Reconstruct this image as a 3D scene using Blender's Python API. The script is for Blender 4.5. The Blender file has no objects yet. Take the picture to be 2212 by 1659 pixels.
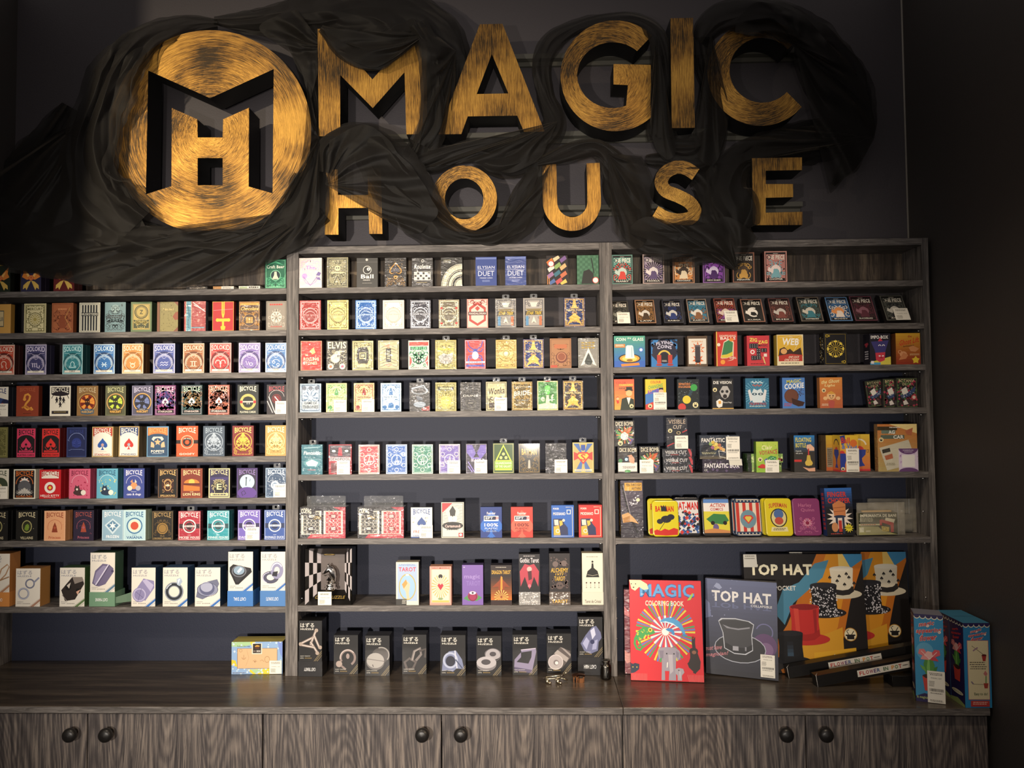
import bpy, math, random
from mathutils import Vector, Matrix
C = bpy.context.scene
COL = C.collection
PI = math.pi

# ------------------------------------------------------------------ camera
CZ = 1.60                      # camera height above the shop floor
FPX = 1600.6
YAW, PITCH, ROLL = math.radians(1.551), math.radians(2.230), math.radians(-0.478)
def _axes():
    cy, sy, cp, sp = math.cos(YAW), math.sin(YAW), math.cos(PITCH), math.sin(PITCH)
    f = Vector((-sy*cp, cy*cp, sp)); r = Vector((cy, sy, 0)); u = r.cross(f)
    cr, sr = math.cos(ROLL), math.sin(ROLL)
    return r*cr+u*sr, u*cr-r*sr, f
CR, CU, CF = _axes()
cam = bpy.data.cameras.new('camera'); camo = bpy.data.objects.new('camera', cam); COL.objects.link(camo)
M = Matrix((CR, CU, -CF)).transposed().to_4x4(); M.translation = (0, 0, CZ)
camo.matrix_world = M
cam.sensor_width = 36; cam.lens = 36*FPX/2212; cam.clip_start = .05
C.camera = camo
def ray(px, py):
    return CF + CR*((px-1106)/FPX) - CU*((py-829.5)/FPX)
def at(px, py, Y):
    d = ray(px, py); p = d*(Y/d.y); return Vector((p.x, p.y, p.z+CZ))
def atz(px, py, z):
    d = ray(px, py); p = d*((z-CZ)/d.z); return Vector((p.x, p.y, z))
def pix(P):
    v = Vector(P)-Vector((0, 0, CZ)); d = v.dot(CF)
    return 1106+FPX*v.dot(CR)/d, 829.5-FPX*v.dot(CU)/d

# ------------------------------------------------------------------ light
w = bpy.data.worlds.new('world'); C.world = w; w.use_nodes = True
w.node_tree.nodes['Background'].inputs[0].default_value = (.95, .85, .8, 1)
w.node_tree.nodes['Background'].inputs[1].default_value = .22
def spot(name, loc, tgt, power, col, angle=100, blend=.6, size=.03):
    l = bpy.data.lights.new(name, 'SPOT'); l.energy = power; l.color = col
    l.spot_size = math.radians(angle); l.spot_blend = blend; l.shadow_soft_size = size
    o = bpy.data.objects.new(name, l); COL.objects.link(o); o.location = loc
    o.rotation_euler = (Vector(tgt)-Vector(loc)).to_track_quat('-Z', 'Y').to_euler()
    return o
WARM = (1, .80, .58)
spot('track_spot', (-2.05, .25, 2.66), (-.95, 2.3, 2.06), 142, (1, .82, .58), 66, 1, .03)
spot('room_lamp', (-1.0, -.65, 1.38), (-.42, 2.3, 1.46), 262, (1, .90, .79), 57, 1, .04)
spot('room_lamp', (.0, -.85, 1.42), (-.25, 2.3, 1.40), 172, (1, .90, .79), 62, 1, .04)
spot('track_spot', (1.95, -.1, 2.7), (.85, 2.3, 1.20), 165, (1, .74, .48), 72, 1, .04)
spot('worktop_fill_spot', (-.75, 1.15, 2.9), (-.70, 2.15, .85), 42, (1, .84, .62), 62, 1, .05)  # added pair of fill spots, brightens the worktop from above
spot('worktop_fill_spot', (.65, 1.15, 2.9), (.70, 2.15, .85), 42, (1, .80, .58), 62, 1, .05)
C.view_settings.view_transform = 'Standard'; C.view_settings.look = 'None'
C.view_settings.exposure = .04; C.view_settings.gamma = 1; C.view_settings.use_curve_mapping = False

# ------------------------------------------------------------------ levels measured from the photo (metres)
YF, YW = 2.200, 2.336            # shelf fronts, back wall
ZC = CZ-.771                     # worktop surface
ZL = [CZ+v for v in (.381, .2545, .128, .0017, -.123, -.247, -.3725, -.5683)]
ZM = [CZ+v for v in (.381, .2544, .1318, .0066, -.1791, -.3684, -.5652)]
ZR = [CZ+v for v in (.3806, .2544, .1325, .0061, -.181, -.3701)]
XL0, XL1, XM0, XM1, XR0, XR1 = -1.675, -.7185, -.7185, .2225, .2225, 1.1713

# ------------------------------------------------------------------ helpers
def new(name, me, parent=None, mats=()):
    o = bpy.data.objects.new(name, me); COL.objects.link(o)
    for m in mats: me.materials.append(m)
    if parent: o.parent = parent
    return o
def tag(o, label, cat, group=None):
    o['label'] = label; o['category'] = cat
    if group: o['group'] = group
    return o
def empty(name, loc=(0, 0, 0), rot=(0, 0, 0)):
    o = bpy.data.objects.new(name, None); COL.objects.link(o); o.empty_display_size = .02
    o.location = loc; o.rotation_euler = rot; return o
def structure(o): o['kind'] = 'structure'; return o
def hexc(c, m=None):
    a = 0.0
    if c[-1] == 'm': a = .85; c = c[:-1]
    v = [int(c[i:i+2], 16)/255 for i in (0, 2, 4)]
    v = [x/12.92 if x <= .04045 else ((x+.055)/1.055)**2.4 for x in v]
    return (*v, a)
class MB:
    'collects shapes into one mesh'
    def __init__(s): s.v = []; s.f = []; s.m = []; s.sm = []
    def add(s, vs, fs, mi=0, smooth=False):
        n = len(s.v); s.v += [tuple(x) for x in vs]; s.f += [[n+i for i in f] for f in fs]
        s.m += [mi]*len(fs); s.sm += [smooth]*len(fs)
    def box(s, a, b, mi=0, c=0):
        x0, y0, z0 = a; x1, y1, z1 = b
        if c <= 0:
            s.add([(x0, y0, z0), (x1, y0, z0), (x1, y1, z0), (x0, y1, z0), (x0, y0, z1), (x1, y0, z1), (x1, y1, z1), (x0, y1, z1)],
                  [(0, 3, 2, 1), (4, 5, 6, 7), (0, 1, 5, 4), (1, 2, 6, 5), (2, 3, 7, 6), (3, 0, 4, 7)], mi); return
        # chamfered box
        vs = []; P = [(x0, x1), (y0, y1), (z0, z1)]
        idx = {}
        for i in (0, 1):
            for j in (0, 1):
                for k in (0, 1):
                    p = [P[0][i], P[1][j], P[2][k]]; sg = [(1, -1)[i], (1, -1)[j], (1, -1)[k]]
                    for ax in range(3):
                        q = [p[t] + (0 if t == ax else sg[t]*c) for t in range(3)]
                        idx[(i, j, k, ax)] = len(vs); vs.append(q)
        fs = []
        for i in (0, 1): fs.append([idx[(i, 0, 0, 0)], idx[(i, 1, 0, 0)], idx[(i, 1, 1, 0)], idx[(i, 0, 1, 0)]][::(-1 if i == 0 else 1)])
        for j in (0, 1): fs.append([idx[(0, j, 0, 1)], idx[(1, j, 0, 1)], idx[(1, j, 1, 1)], idx[(0, j, 1, 1)]][::(1 if j == 0 else -1)])
        for k in (0, 1): fs.append([idx[(0, 0, k, 2)], idx[(1, 0, k, 2)], idx[(1, 1, k, 2)], idx[(0, 1, k, 2)]][::(-1 if k == 0 else 1)])
        for i in (0, 1):
            for j in (0, 1):
                fs.append([idx[(i, j, 0, 0)], idx[(i, j, 0, 1)], idx[(i, j, 1, 1)], idx[(i, j, 1, 0)]][::(1 if i != j else -1)])
        for i in (0, 1):
            for k in (0, 1):
                fs.append([idx[(i, 0, k, 0)], idx[(i, 0, k, 2)], idx[(i, 1, k, 2)], idx[(i, 1, k, 0)]][::(1 if i == k else -1)])
        for j in (0, 1):
            for k in (0, 1):
                fs.append([idx[(0, j, k, 1)], idx[(0, j, k, 2)], idx[(1, j, k, 2)], idx[(1, j, k, 1)]][::(1 if j != k else -1)])
        for i in (0, 1):
            for j in (0, 1):
                for k in (0, 1):
                    fs.append([idx[(i, j, k, 0)], idx[(i, j, k, 1)], idx[(i, j, k, 2)]][::(1 if (i+j+k) % 2 else -1)])
        s.add(vs, fs, mi)
    def lathe(s, prof, origin, axis='Z', n=24, mi=0):
        vs = []; fs = []; m = len(prof)
        for i in range(n):
            t = 2*PI*i/n
            for r, h in prof:
                p = (r*math.cos(t), r*math.sin(t), h)
                if axis == 'Y': p = (p[0], -h, p[1])
                if axis == 'X': p = (h, p[0], p[1])
                vs.append(tuple(a+b for a, b in zip(p, origin)))
        for i in range(n):
            for j in range(m-1):
                a = i*m+j; b = ((i+1) % n)*m+j; fs.append((a, b, b+1, a+1))
        s.add(vs, fs, mi, True)
    def tube(s, pts, r, n=8, mi=0, closed=False):
        pts = [Vector(p) for p in pts]; N = len(pts); vs = []; fs = []
        for i, p in enumerate(pts):
            a = pts[(i-1) % N] if closed or i else p; b = pts[(i+1) % N] if closed or i < N-1 else p
            t = (b-a).normalized(); u = t.cross(Vector((0, .13, 1))).normalized(); v = t.cross(u)
            rr = r(i/(N-1)) if callable(r) else r
            for k in range(n):
                q = 2*PI*k/n; vs.append(p+u*math.cos(q)*rr+v*math.sin(q)*rr)
        for i in range(N if closed else N-1):
            for k in range(n):
                a = i*n+k; b = i*n+(k+1) % n; c = ((i+1) % N)*n
                fs.append((a, b, c+(k+1) % n, c+k))
        if not closed:
            fs.append(tuple(range(n))[::-1]); fs.append(tuple((N-1)*n+k for k in range(n)))
        s.add(vs, fs, mi, True)
    def build(s, name, mats, parent=None):
        me = bpy.data.meshes.new(name); me.from_pydata(s.v, [], s.f)
        me.polygons.foreach_set('material_index', s.m); me.polygons.foreach_set('use_smooth', s.sm)
        me.update()
        return new(name, me, parent, mats if isinstance(mats, (list, tuple)) else [mats])

# ------------------------------------------------------------------ materials
def mat(name):
    m = bpy.data.materials.new(name); m.use_nodes = True
    return m, m.node_tree.nodes, m.node_tree.links, m.node_tree.nodes['Principled BSDF']
def simple(name, col, rough=.5, metal=0, coat=0, bump=0, bscale=200):
    m, n, l, b = mat(name)
    b.inputs['Base Color'].default_value = (*hexc(col)[:3], 1); b.inputs['Roughness'].default_value = rough
    b.inputs['Metallic'].default_value = metal; b.inputs['Coat Weight'].default_value = coat
    if bump:
        t = n.new('ShaderNodeTexNoise'); t.inputs['Scale'].default_value = bscale; t.inputs['Detail'].default_value = 4
        tc = n.new('ShaderNodeTexCoord'); l.new(tc.outputs['Object'], t.inputs['Vector'])
        bp = n.new('ShaderNodeBump'); bp.inputs['Strength'].default_value = bump; bp.inputs['Distance'].default_value = .002
        l.new(t.outputs[0], bp.inputs['Height']); l.new(bp.outputs[0], b.inputs['Normal'])
    return m
def wood(name, dark, mid, light, scale, rough, contrast=1.0, wave=True, lines=None):
    'grain runs along the axis whose scale is small'
    m, n, l, b = mat(name)
    tc = n.new('ShaderNodeTexCoord'); mp = n.new('ShaderNodeMapping'); mp.inputs['Scale'].default_value = scale
    l.new(tc.outputs['Object'], mp.inputs['Vector'])
    no = n.new('ShaderNodeTexNoise'); no.inputs['Scale'].default_value = 1; no.inputs['Detail'].default_value = 9
    no.inputs['Roughness'].default_value = .68; no.inputs['Distortion'].default_value = .9
    l.new(mp.outputs[0], no.inputs['Vector'])
    big = n.new('ShaderNodeTexNoise'); big.inputs['Scale'].default_value = .16; big.inputs['Detail'].default_value = 3
    l.new(mp.outputs[0], big.inputs['Vector'])
    # contour lines of the big noise: cathedral grain
    if lines:
        mp2 = n.new('ShaderNodeMapping'); mp2.inputs['Scale'].default_value = lines[1]; l.new(tc.outputs['Object'], mp2.inputs['Vector'])
        big.inputs['Scale'].default_value = 1; big.inputs['Detail'].default_value = 2; big.inputs['Distortion'].default_value = .4; l.new(mp2.outputs[0], big.inputs['Vector'])
    mu = n.new('ShaderNodeMath'); mu.operation = 'MULTIPLY'; mu.inputs[1].default_value = lines[0] if lines else 26
    l.new(big.outputs[0], mu.inputs[0])
    sn = n.new('ShaderNodeMath'); sn.operation = 'SINE'; l.new(mu.outputs[0], sn.inputs[0])
    mx = n.new('ShaderNodeMath'); mx.operation = 'MULTIPLY_ADD'; mx.inputs[1].default_value = .10 if wave else .03
    pw = n.new('ShaderNodeMath'); pw.operation = 'MULTIPLY'; l.new(sn.outputs[0], pw.inputs[0]); l.new(sn.outputs[0], pw.inputs[1])
    l.new((pw if lines else sn).outputs[0], mx.inputs[0]); l.new(no.outputs[0], mx.inputs[2])
    cr = n.new('ShaderNodeValToRGB'); l.new(mx.outputs[0], cr.inputs[0])
    e = cr.color_ramp.elements; e[0].position = .5-.17/contrast; e[1].position = .5+.2/contrast
    e[0].color = (*hexc(dark)[:3], 1); e[1].color = (*hexc(light)[:3], 1)
    q = cr.color_ramp.elements.new(.5); q.color = (*hexc(mid)[:3], 1)
    l.new(cr.outputs[0], b.inputs['Base Color']); b.inputs['Roughness'].default_value = rough
    bp = n.new('ShaderNodeBump'); bp.inputs['Strength'].default_value = .25; bp.inputs['Distance'].default_value = .001
    l.new(mx.outputs[0], bp.inputs['Height']); l.new(bp.outputs[0], b.inputs['Normal'])
    return m
W_V = wood('ash_grain_upright', '3c3937', '5a5552', '827c77', (160, 160, 9), .5, .9)
W_H = wood('ash_grain_shelf', '3c3937', '605b58', '8c8681', (16, 120, 200), .5, .8, False)
W_D = wood('ash_grain_door', '302c2c', '4f4948', '897e75', (130, 130, 6), .5, .9, lines=(330, (2.6, 2.6, .34)))
W_T = wood('ash_grain_worktop', '37302a', '463e36', '5a5046', (4, 50, 50), .26, .9)
W_B = wood('ash_grain_rail', '2a2521', '4a4038', '8a7a66', (60, 60, 4), .5, .8)

def print_mat(name, coat, rough, wr=0):
    m, n, l, b = mat(name)
    at_ = n.new('ShaderNodeAttribute'); at_.attribute_name = 'Col'
    mm = n.new('ShaderNodeMath'); mm.operation = 'MULTIPLY'; mm.inputs[1].default_value = .5
    l.new(at_.outputs['Color'], b.inputs['Base Color']); l.new(at_.outputs['Alpha'], mm.inputs[0]); l.new(mm.outputs[0], b.inputs['Metallic'])
    b.inputs['Roughness'].default_value = rough; b.inputs['Coat Weight'].default_value = coat
    b.inputs['Coat Roughness'].default_value = .10
    if wr:
        tc = n.new('ShaderNodeTexCoord'); mp = n.new('ShaderNodeMapping'); mp.inputs['Scale'].default_value = (28, 28, 75)
        oi = n.new('ShaderNodeObjectInfo'); va = n.new('ShaderNodeVectorMath'); va.operation = 'ADD'
        sc = n.new('ShaderNodeMath'); sc.operation = 'MULTIPLY'; sc.inputs[1].default_value = 7
        l.new(oi.outputs['Random'], sc.inputs[0]); l.new(tc.outputs['Object'], va.inputs[0]); l.new(sc.outputs[0], va.inputs[1])
        l.new(va.outputs[0], mp.inputs['Vector'])
        mp.inputs['Rotation'].default_value = (0, .5, 0)
        no = n.new('ShaderNodeTexNoise'); no.inputs['Scale'].default_value = 1; no.inputs['Detail'].default_value = 3; no.inputs['Distortion'].default_value = 1.4
        l.new(mp.outputs[0], no.inputs['Vector'])
        bp = n.new('ShaderNodeBump'); bp.inputs['Strength'].default_value = wr; bp.inputs['Distance'].default_value = .006
        l.new(no.outputs[0], bp.inputs['Height']); l.new(bp.outputs[0], b.inputs['Coat Normal'])
        bp2 = n.new('ShaderNodeBump'); bp2.inputs['Strength'].default_value = wr*.35; bp2.inputs['Distance'].default_value = .003
        l.new(no.outputs[0], bp2.inputs['Height']); l.new(bp2.outputs[0], b.inputs['Normal'])
    return m
M_CARD = print_mat('printed_card', .15, .45)
M_GLOSS = print_mat('printed_gloss_card', .12, .5)
M_WRAP = print_mat('cellophane_wrapped_print', 1, .5, 1)
def clear_plastic(name, alpha, wr=.6, col='c8ccd0'):
    m, n, l, b = mat(name)
    b.inputs['Base Color'].default_value = (*hexc(col)[:3], 1); b.inputs['Roughness'].default_value = .08
    b.inputs['Alpha'].default_value = alpha; b.inputs['Coat Weight'].default_value = 1
    no = n.new('ShaderNodeTexNoise'); no.inputs['Scale'].default_value = 60; no.inputs['Detail'].default_value = 3
    tc = n.new('ShaderNodeTexCoord'); l.new(tc.outputs['Object'], no.inputs['Vector'])
    bp = n.new('ShaderNodeBump'); bp.inputs['Strength'].default_value = wr; bp.inputs['Distance'].default_value = .004
    l.new(no.outputs[0], bp.inputs['Height']); l.new(bp.outputs[0], b.inputs['Normal']); l.new(bp.outputs[0], b.inputs['Coat Normal'])
    return m
M_CLEAR = clear_plastic('clear_plastic', .16)
M_BAG = clear_plastic('clear_bag_film', .22, .9, 'd8d0bc')
M_PIN = simple('shelf_pin_steel', 'c8c8c8', .3, 1)
M_KNOB = simple('black_knob_lacquer', '1c1a19', .38)
M_WALL = simple('charcoal_wall_paint', '454145', .6, bump=.25, bscale=260)
M_BACK = simple('navy_back_wall_paint', '262b3e', .62, bump=.2, bscale=260)
M_SIDE = simple('black_side_wall_paint', '3a3634', .6, bump=.25, bscale=200)
M_FLOOR = simple('dark_floor', '2a2624', .5)

# ------------------------------------------------------------------ the setting
def slab(name, a, b, m):
    mb = MB(); mb.box(a, b); return structure(mb.build(name, m))
slab('wall_back', (-2.2, YW, ZC+.9), (1.72, YW+.12, 3.0), M_WALL)
slab('wall_back_lower', (-2.2, YW, 0), (1.72, YW+.12, ZC+.9), M_BACK)
slab('wall_left', (XL0-.35, 1.23, 0), (XL0, YW, 3.0), M_SIDE)
slab('wall_right', (1.1845, 1.0, 0), (1.70, YW, 3.0), M_SIDE)
slab('floor', (-4, -2.5, -.05), (4, YW+.12, 0), M_FLOOR)
mb = MB(); mb.tube([(1.1825, YW-.002, ZC+1.2), (1.1825, YW-.002, 3.0)], .003, 6)
structure(mb.build('trim_1', simple('pale_caulk', '8d8880', .6)))

# ------------------------------------------------------------------ bookcases
def bookcase(x0, x1, zs, label):
    t = empty('bookcase', ((x0+x1)/2, YF, ZC)); ox, oz = (x0+x1)/2, ZC
    def P(name, a, b, m, c=.0006):
        mb = MB(); mb.box((a[0]-ox, a[1]-YF, a[2]-oz), (b[0]-ox, b[1]-YF, b[2]-oz), 0, c); return mb.build(name, m, t)
    th = .0185; top = CZ+.5057
    P('side_panel', (x0, YF, ZC), (x0+th, YW, top), W_V); P('side_panel', (x1-th, YF, ZC), (x1, YW, top), W_V)
    P('top_panel', (x0+th, YF, top-.021), (x1-th, YW, top), W_H)
    for z in zs: P('shelf', (x0+th, YF, z-.0175), (x1-th, YW, z), W_H)
    P('back_rail', (x0+th, YW-.018, CZ+.392), (x1-th, YW, CZ+.4847), W_B)
    for z in zs[1:]:
        for sx, xx in ((1, x0+th), (-1, x1-th)):
            for yy in (YF+.022, YW-.028):
                mb = MB(); mb.tube([(xx-ox, yy-YF, z-.0215-oz), (xx+sx*.009-ox, yy-YF, z-.0215-oz)], .0025, 8); mb.build('shelf_pin', M_PIN, t)
    for k, z in enumerate([ZC+.10, ZC+.16, ZC+.22, CZ-.30, CZ-.20]):
        for sx, xx in ((1, x0+th), (-1, x1-th)):
            mb = MB(); mb.tube([(xx-ox, .03, z-oz), (xx+sx*.006-ox, .03, z-oz)], .002, 8); mb.build('shelf_pin', M_PIN, t)
    tag(t, label, 'bookcase', 'wall bookcases'); return t
bookcase(XL0, XL1, ZL, 'grey ash bookcase left of the first upright, eight rows of decks and boxes')
bookcase(XM0, XM1, ZM, 'grey ash bookcase in the middle, seven shelves under the word HOUSE')
bookcase(XR0, XR1, ZR, 'grey ash bookcase at the right end, six shelves of magic tricks')

# ------------------------------------------------------------------ worktops and cabinets
YC = 1.9714
def worktop(x0, x1, label):
    mb = MB(); mb.box((x0, YC, ZC-.0185), (x1, YW-.0005, ZC), 0, .0008); o = mb.build('worktop', W_T)
    o.data.materials.append(W_H)
    for p in o.data.polygons:
        if p.normal.y < -.9: p.material_index = 1
    tag(o, label, 'worktop'); return o
worktop(XL0, .2290, 'long dark ash worktop under the left and middle bookcases')
worktop(.2300, 1.1712, 'shorter dark ash worktop under the right bookcase, left of the black wall')
def knob(x, z, parent, ox, oy, oz):
    mb = MB(); mb.lathe([(0, 0), (.007, 0), (.006, .006), (.0055, .012), (.011, .015), (.0175, .021), (.0185, .027), (.0165, .033), (.010, .0365), (0, .0375)], (x-ox, YC+.012-oy, z-oz), 'Y', 28)
    return mb.build('knob', M_KNOB, parent)
def cabinet(x0, xm, x1, k0, k1, label):
    oy = YC+.014; t = empty('base_cabinet', ((x0+x1)/2, oy, 0)); ox = (x0+x1)/2
    mb = MB(); ze = ZC-.0195
    for a, b in (((x0, YC+.032, .08), (x0+.018, YW-.001, ze)), ((x1-.018, YC+.032, .08), (x1, YW-.001, ze)), ((x0+.018, YC+.032, .08), (x1-.018, YW-.001, .098)),
                 ((x0+.018, YC+.032, ze-.03), (x1-.018, YC+.10, ze)), ((x0, YC+.08, 0), (x1, YC+.098, .08))):
        mb.box((a[0]-ox, a[1]-oy, a[2]), (b[0]-ox, b[1]-oy, b[2]))
    mb.build('body', W_V, t)
    for a, b, kx in ((x0, xm, k0), (xm, x1, k1)):
        d = MB(); d.box((a+.0017-ox, YC+.012-oy, .085), (b-.0017-ox, YC+.030-oy, ze-.005), 0, .0008)
        do = d.build('door', W_D, t); 
        kz = at(kx, 1590.5, YC-.02); kx_ = kz.x
        knob(kx_, kz.z, do, ox, oy, 0)
    tag(t, label, 'cabinet', 'base cabinets'); return t
cabinet(XL0, -1.1972, -.7240, 147, 225, 'grey ash base cabinet with two doors and round black knobs, left end')
cabinet(-.7235, -.2475, .2275, 911, 995, 'grey ash two-door base cabinet with black knobs, in the middle')
cabinet(.2280, .7040, 1.1712, 1701, 1787, 'grey ash two-door base cabinet with black knobs, right end by black wall')

# ------------------------------------------------------------------ sign letters
def gold(name, radial):
    m, n, l, b = mat(name)
    tc = n.new('ShaderNodeTexCoord'); mp = n.new('ShaderNodeMapping')
    if radial:
        sx = n.new('ShaderNodeSeparateXYZ'); l.new(tc.outputs['Object'], sx.inputs[0])
        cx = n.new('ShaderNodeCombineXYZ'); l.new(sx.outputs[0], cx.inputs[0]); l.new(sx.outputs[2], cx.inputs[1])
        ln = n.new('ShaderNodeVectorMath'); ln.operation = 'LENGTH'; l.new(cx.outputs[0], ln.inputs[0])
        nn = n.new('ShaderNodeVectorMath'); nn.operation = 'NORMALIZE'; l.new(cx.outputs[0], nn.inputs[0])
        s2 = n.new('ShaderNodeSeparateXYZ'); l.new(nn.outputs[0], s2.inputs[0])
        c2 = n.new('ShaderNodeCombineXYZ')
        l.new(s2.outputs[0], c2.inputs[0]); l.new(s2.outputs[1], c2.inputs[1]); l.new(ln.outputs['Value'], c2.inputs[2])
        l.new(c2.outputs[0], mp.inputs['Vector']); mp.inputs['Scale'].default_value = (2.2, 2.2, 210)
    else:
        l.new(tc.outputs['Object'], mp.inputs['Vector']); mp.inputs['Scale'].default_value = (300, 300, 11)
        mp.inputs['Rotation'].default_value = (0, .06, 0)
    no = n.new('ShaderNodeTexNoise'); no.inputs['Scale'].default_value = 1.6; no.inputs['Detail'].default_value = 7
    no.inputs['Roughness'].default_value = .75; no.inputs['Distortion'].default_value = 1.2 if radial else .7
    l.new(mp.outputs[0], no.inputs['Vector'])
    big = n.new('ShaderNodeTexNoise'); big.inputs['Scale'].default_value = 6; big.inputs['Detail'].default_value = 4
    l.new(tc.outputs['Object'], big.inputs['Vector'])
    ad = n.new('ShaderNodeMath'); ad.operation = 'MULTIPLY_ADD'; ad.inputs[1].default_value = .80
    l.new(big.outputs[0], ad.inputs[0]); l.new(no.outputs[0], ad.inputs[2])
    hf = n.new('ShaderNodeMath'); hf.operation = 'MULTIPLY'; hf.inputs[1].default_value = .5; l.new(ad.outputs[0], hf.inputs[0])
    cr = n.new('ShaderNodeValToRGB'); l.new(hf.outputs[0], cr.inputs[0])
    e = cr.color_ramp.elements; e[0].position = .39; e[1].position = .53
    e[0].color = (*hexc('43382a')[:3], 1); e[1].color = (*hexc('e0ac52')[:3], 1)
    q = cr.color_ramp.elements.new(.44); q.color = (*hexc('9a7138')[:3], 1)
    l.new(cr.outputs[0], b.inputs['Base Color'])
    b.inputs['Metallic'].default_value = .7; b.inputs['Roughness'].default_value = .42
    bp = n.new('ShaderNodeBump'); bp.inputs['Strength'].default_value = .5; bp.inputs['Distance'].default_value = .002
    l.new(no.outputs[0], bp.inputs['Height']); l.new(bp.outputs[0], b.inputs['Normal'])
    return m
G_S = gold('brushed_gold_straight', False); G_R = gold('brushed_gold_round', True)
M_EDGE = simple('black_letter_side', '0b0a0a', .55)
M_RIM = simple('gold_edge', 'a87a34', .4, .6)
YS, SD = 2.212, .088
def circ(cx, cy, rx, ry, a0=0, a1=360, n=64):
    return [(cx+rx*math.cos(math.radians(a0+(a1-a0)*i/n)), cy+ry*math.sin(math.radians(a0+(a1-a0)*i/n))) for i in range(n+(0 if a1-a0 >= 360 else 1))]
def letter(name, rings, off, sc, m, label, group, yoff=0):
    P = [[at(off[0]+x*sc, off[1]+y*sc, YS+yoff) for x, y in r] for r in rings]
    xs = [p.x for p in P[0]]; zs = [p.z for p in P[0]]; cx, cz = (min(xs)+max(xs))/2, (min(zs)+max(zs))/2
    cu = bpy.data.curves.new(name, 'CURVE'); cu.dimensions = '2D'; cu.fill_mode = 'BOTH'; cu.extrude = SD/2
    for r in P:
        sp = cu.splines.new('POLY'); sp.points.add(len(r)-1); sp.use_cyclic_u = True
        for i, p in enumerate(r): sp.points[i].co = (p.x-cx, p.z-cz, 0, 1)
    to = bpy.data.objects.new('tmp', cu); me = bpy.data.meshes.new_from_object(to)
    bpy.data.objects.remove(to)
    for v in me.vertices:
        x, y, z = v.co; v.co = (x, -z, y)
    me.update()
    me.flip_normals() if False else None
    for p in me.polygons: p.material_index = 0 if abs(p.normal.y) > .9 and p.center.y < 0 else 1
    o = new(name, me, None, [m, M_EDGE]); o.location = (cx, YS+yoff+SD/2, cz)
    tag(o, label, 'sign letter', group); return o
ZA, SA = (0, 0), .38567
ZB, SB = (650, 0), .33749
ZE, SE = (1150, 0), .48011
g1, g2 = 'letters of the upper sign word', 'letters of the lower sign word'
em = letter('sign_emblem', [circ(1177, 739, 567, 570, n=128),
   [(830, 395), (1177, 550), (1533, 387), (1527, 1083), (1393, 1045), (1395, 603), (1250, 668), (1247, 770), (1107, 770), (1105, 668), (962, 605), (960, 1043), (817, 1088)],
   [(1107, 885), (1247, 885), (1247, 1038), (1107, 1038)]], ZA, SA, G_R, 'large round brushed gold emblem with a cut-out M over H on the wall', None)
em['category'] = 'sign'
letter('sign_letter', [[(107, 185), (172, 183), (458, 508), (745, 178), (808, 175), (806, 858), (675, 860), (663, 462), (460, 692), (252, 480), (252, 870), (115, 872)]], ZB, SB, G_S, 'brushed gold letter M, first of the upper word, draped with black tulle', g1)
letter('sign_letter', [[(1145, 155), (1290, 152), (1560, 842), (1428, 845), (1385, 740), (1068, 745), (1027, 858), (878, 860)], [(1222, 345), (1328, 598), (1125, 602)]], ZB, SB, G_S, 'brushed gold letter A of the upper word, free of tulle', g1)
go = circ(372, 341, 245, 249, 312, 50, 60)
go = [(372+245*math.cos(math.radians(t)), 341+249*math.sin(math.radians(t))) for t in [-47-i*(360-47-49)/70 for i in range(71)]]
gi = [(362+160*math.cos(math.radians(t)), 338+148*math.sin(math.radians(t))) for t in [-47-i*(360-47-68)/60 for i in range(61)]]
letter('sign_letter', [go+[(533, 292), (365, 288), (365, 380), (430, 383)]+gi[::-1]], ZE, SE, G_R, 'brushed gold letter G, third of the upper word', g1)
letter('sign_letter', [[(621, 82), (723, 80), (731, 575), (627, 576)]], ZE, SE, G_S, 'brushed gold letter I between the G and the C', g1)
co = [(1028+240*math.cos(math.radians(t)), 328+238*math.sin(math.radians(t))) for t in [-42-i*(360-42-40)/70 for i in range(71)]]
ci = [(1035+148*math.cos(math.radians(t)), 316+146*math.sin(math.radians(t))) for t in [-40-i*(360-40-42)/60 for i in range(61)]]
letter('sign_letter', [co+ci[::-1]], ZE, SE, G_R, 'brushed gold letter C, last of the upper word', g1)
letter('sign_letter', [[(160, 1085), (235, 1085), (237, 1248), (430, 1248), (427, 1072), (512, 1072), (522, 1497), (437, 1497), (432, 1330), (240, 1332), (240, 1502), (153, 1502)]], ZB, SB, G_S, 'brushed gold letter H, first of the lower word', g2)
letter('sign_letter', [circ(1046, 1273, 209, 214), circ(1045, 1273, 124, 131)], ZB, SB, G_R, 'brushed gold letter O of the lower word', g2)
uo = [(1545, 1052), (1635, 1050), (1640, 1290)]+[(1737+97*math.cos(math.radians(t)), 1290+100*math.sin(math.radians(t))) for t in range(180, -1, -6)]+[(1829, 1045), (1912, 1042), (1921, 1290)]+[(1735+186*math.cos(math.radians(t)), 1292+186*math.sin(math.radians(t))) for t in range(0, 181, 5)]
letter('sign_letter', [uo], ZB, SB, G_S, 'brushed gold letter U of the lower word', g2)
def catmull(P, n):
    out = []; N = len(P); D = len(P[0])
    for i in range(N-1):
        p0, p1, p2, p3 = P[max(i-1, 0)], P[i], P[i+1], P[min(i+2, N-1)]
        for k in range(n):
            t = k/n
            out.append(tuple(.5*((2*p1[d])+(-p0[d]+p2[d])*t+(2*p0[d]-5*p1[d]+4*p2[d]-p3[d])*t*t+(-p0[d]+3*p1[d]-3*p2[d]+p3[d])*t**3) for d in range(D)))
    return out+[tuple(P[-1])]
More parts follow.
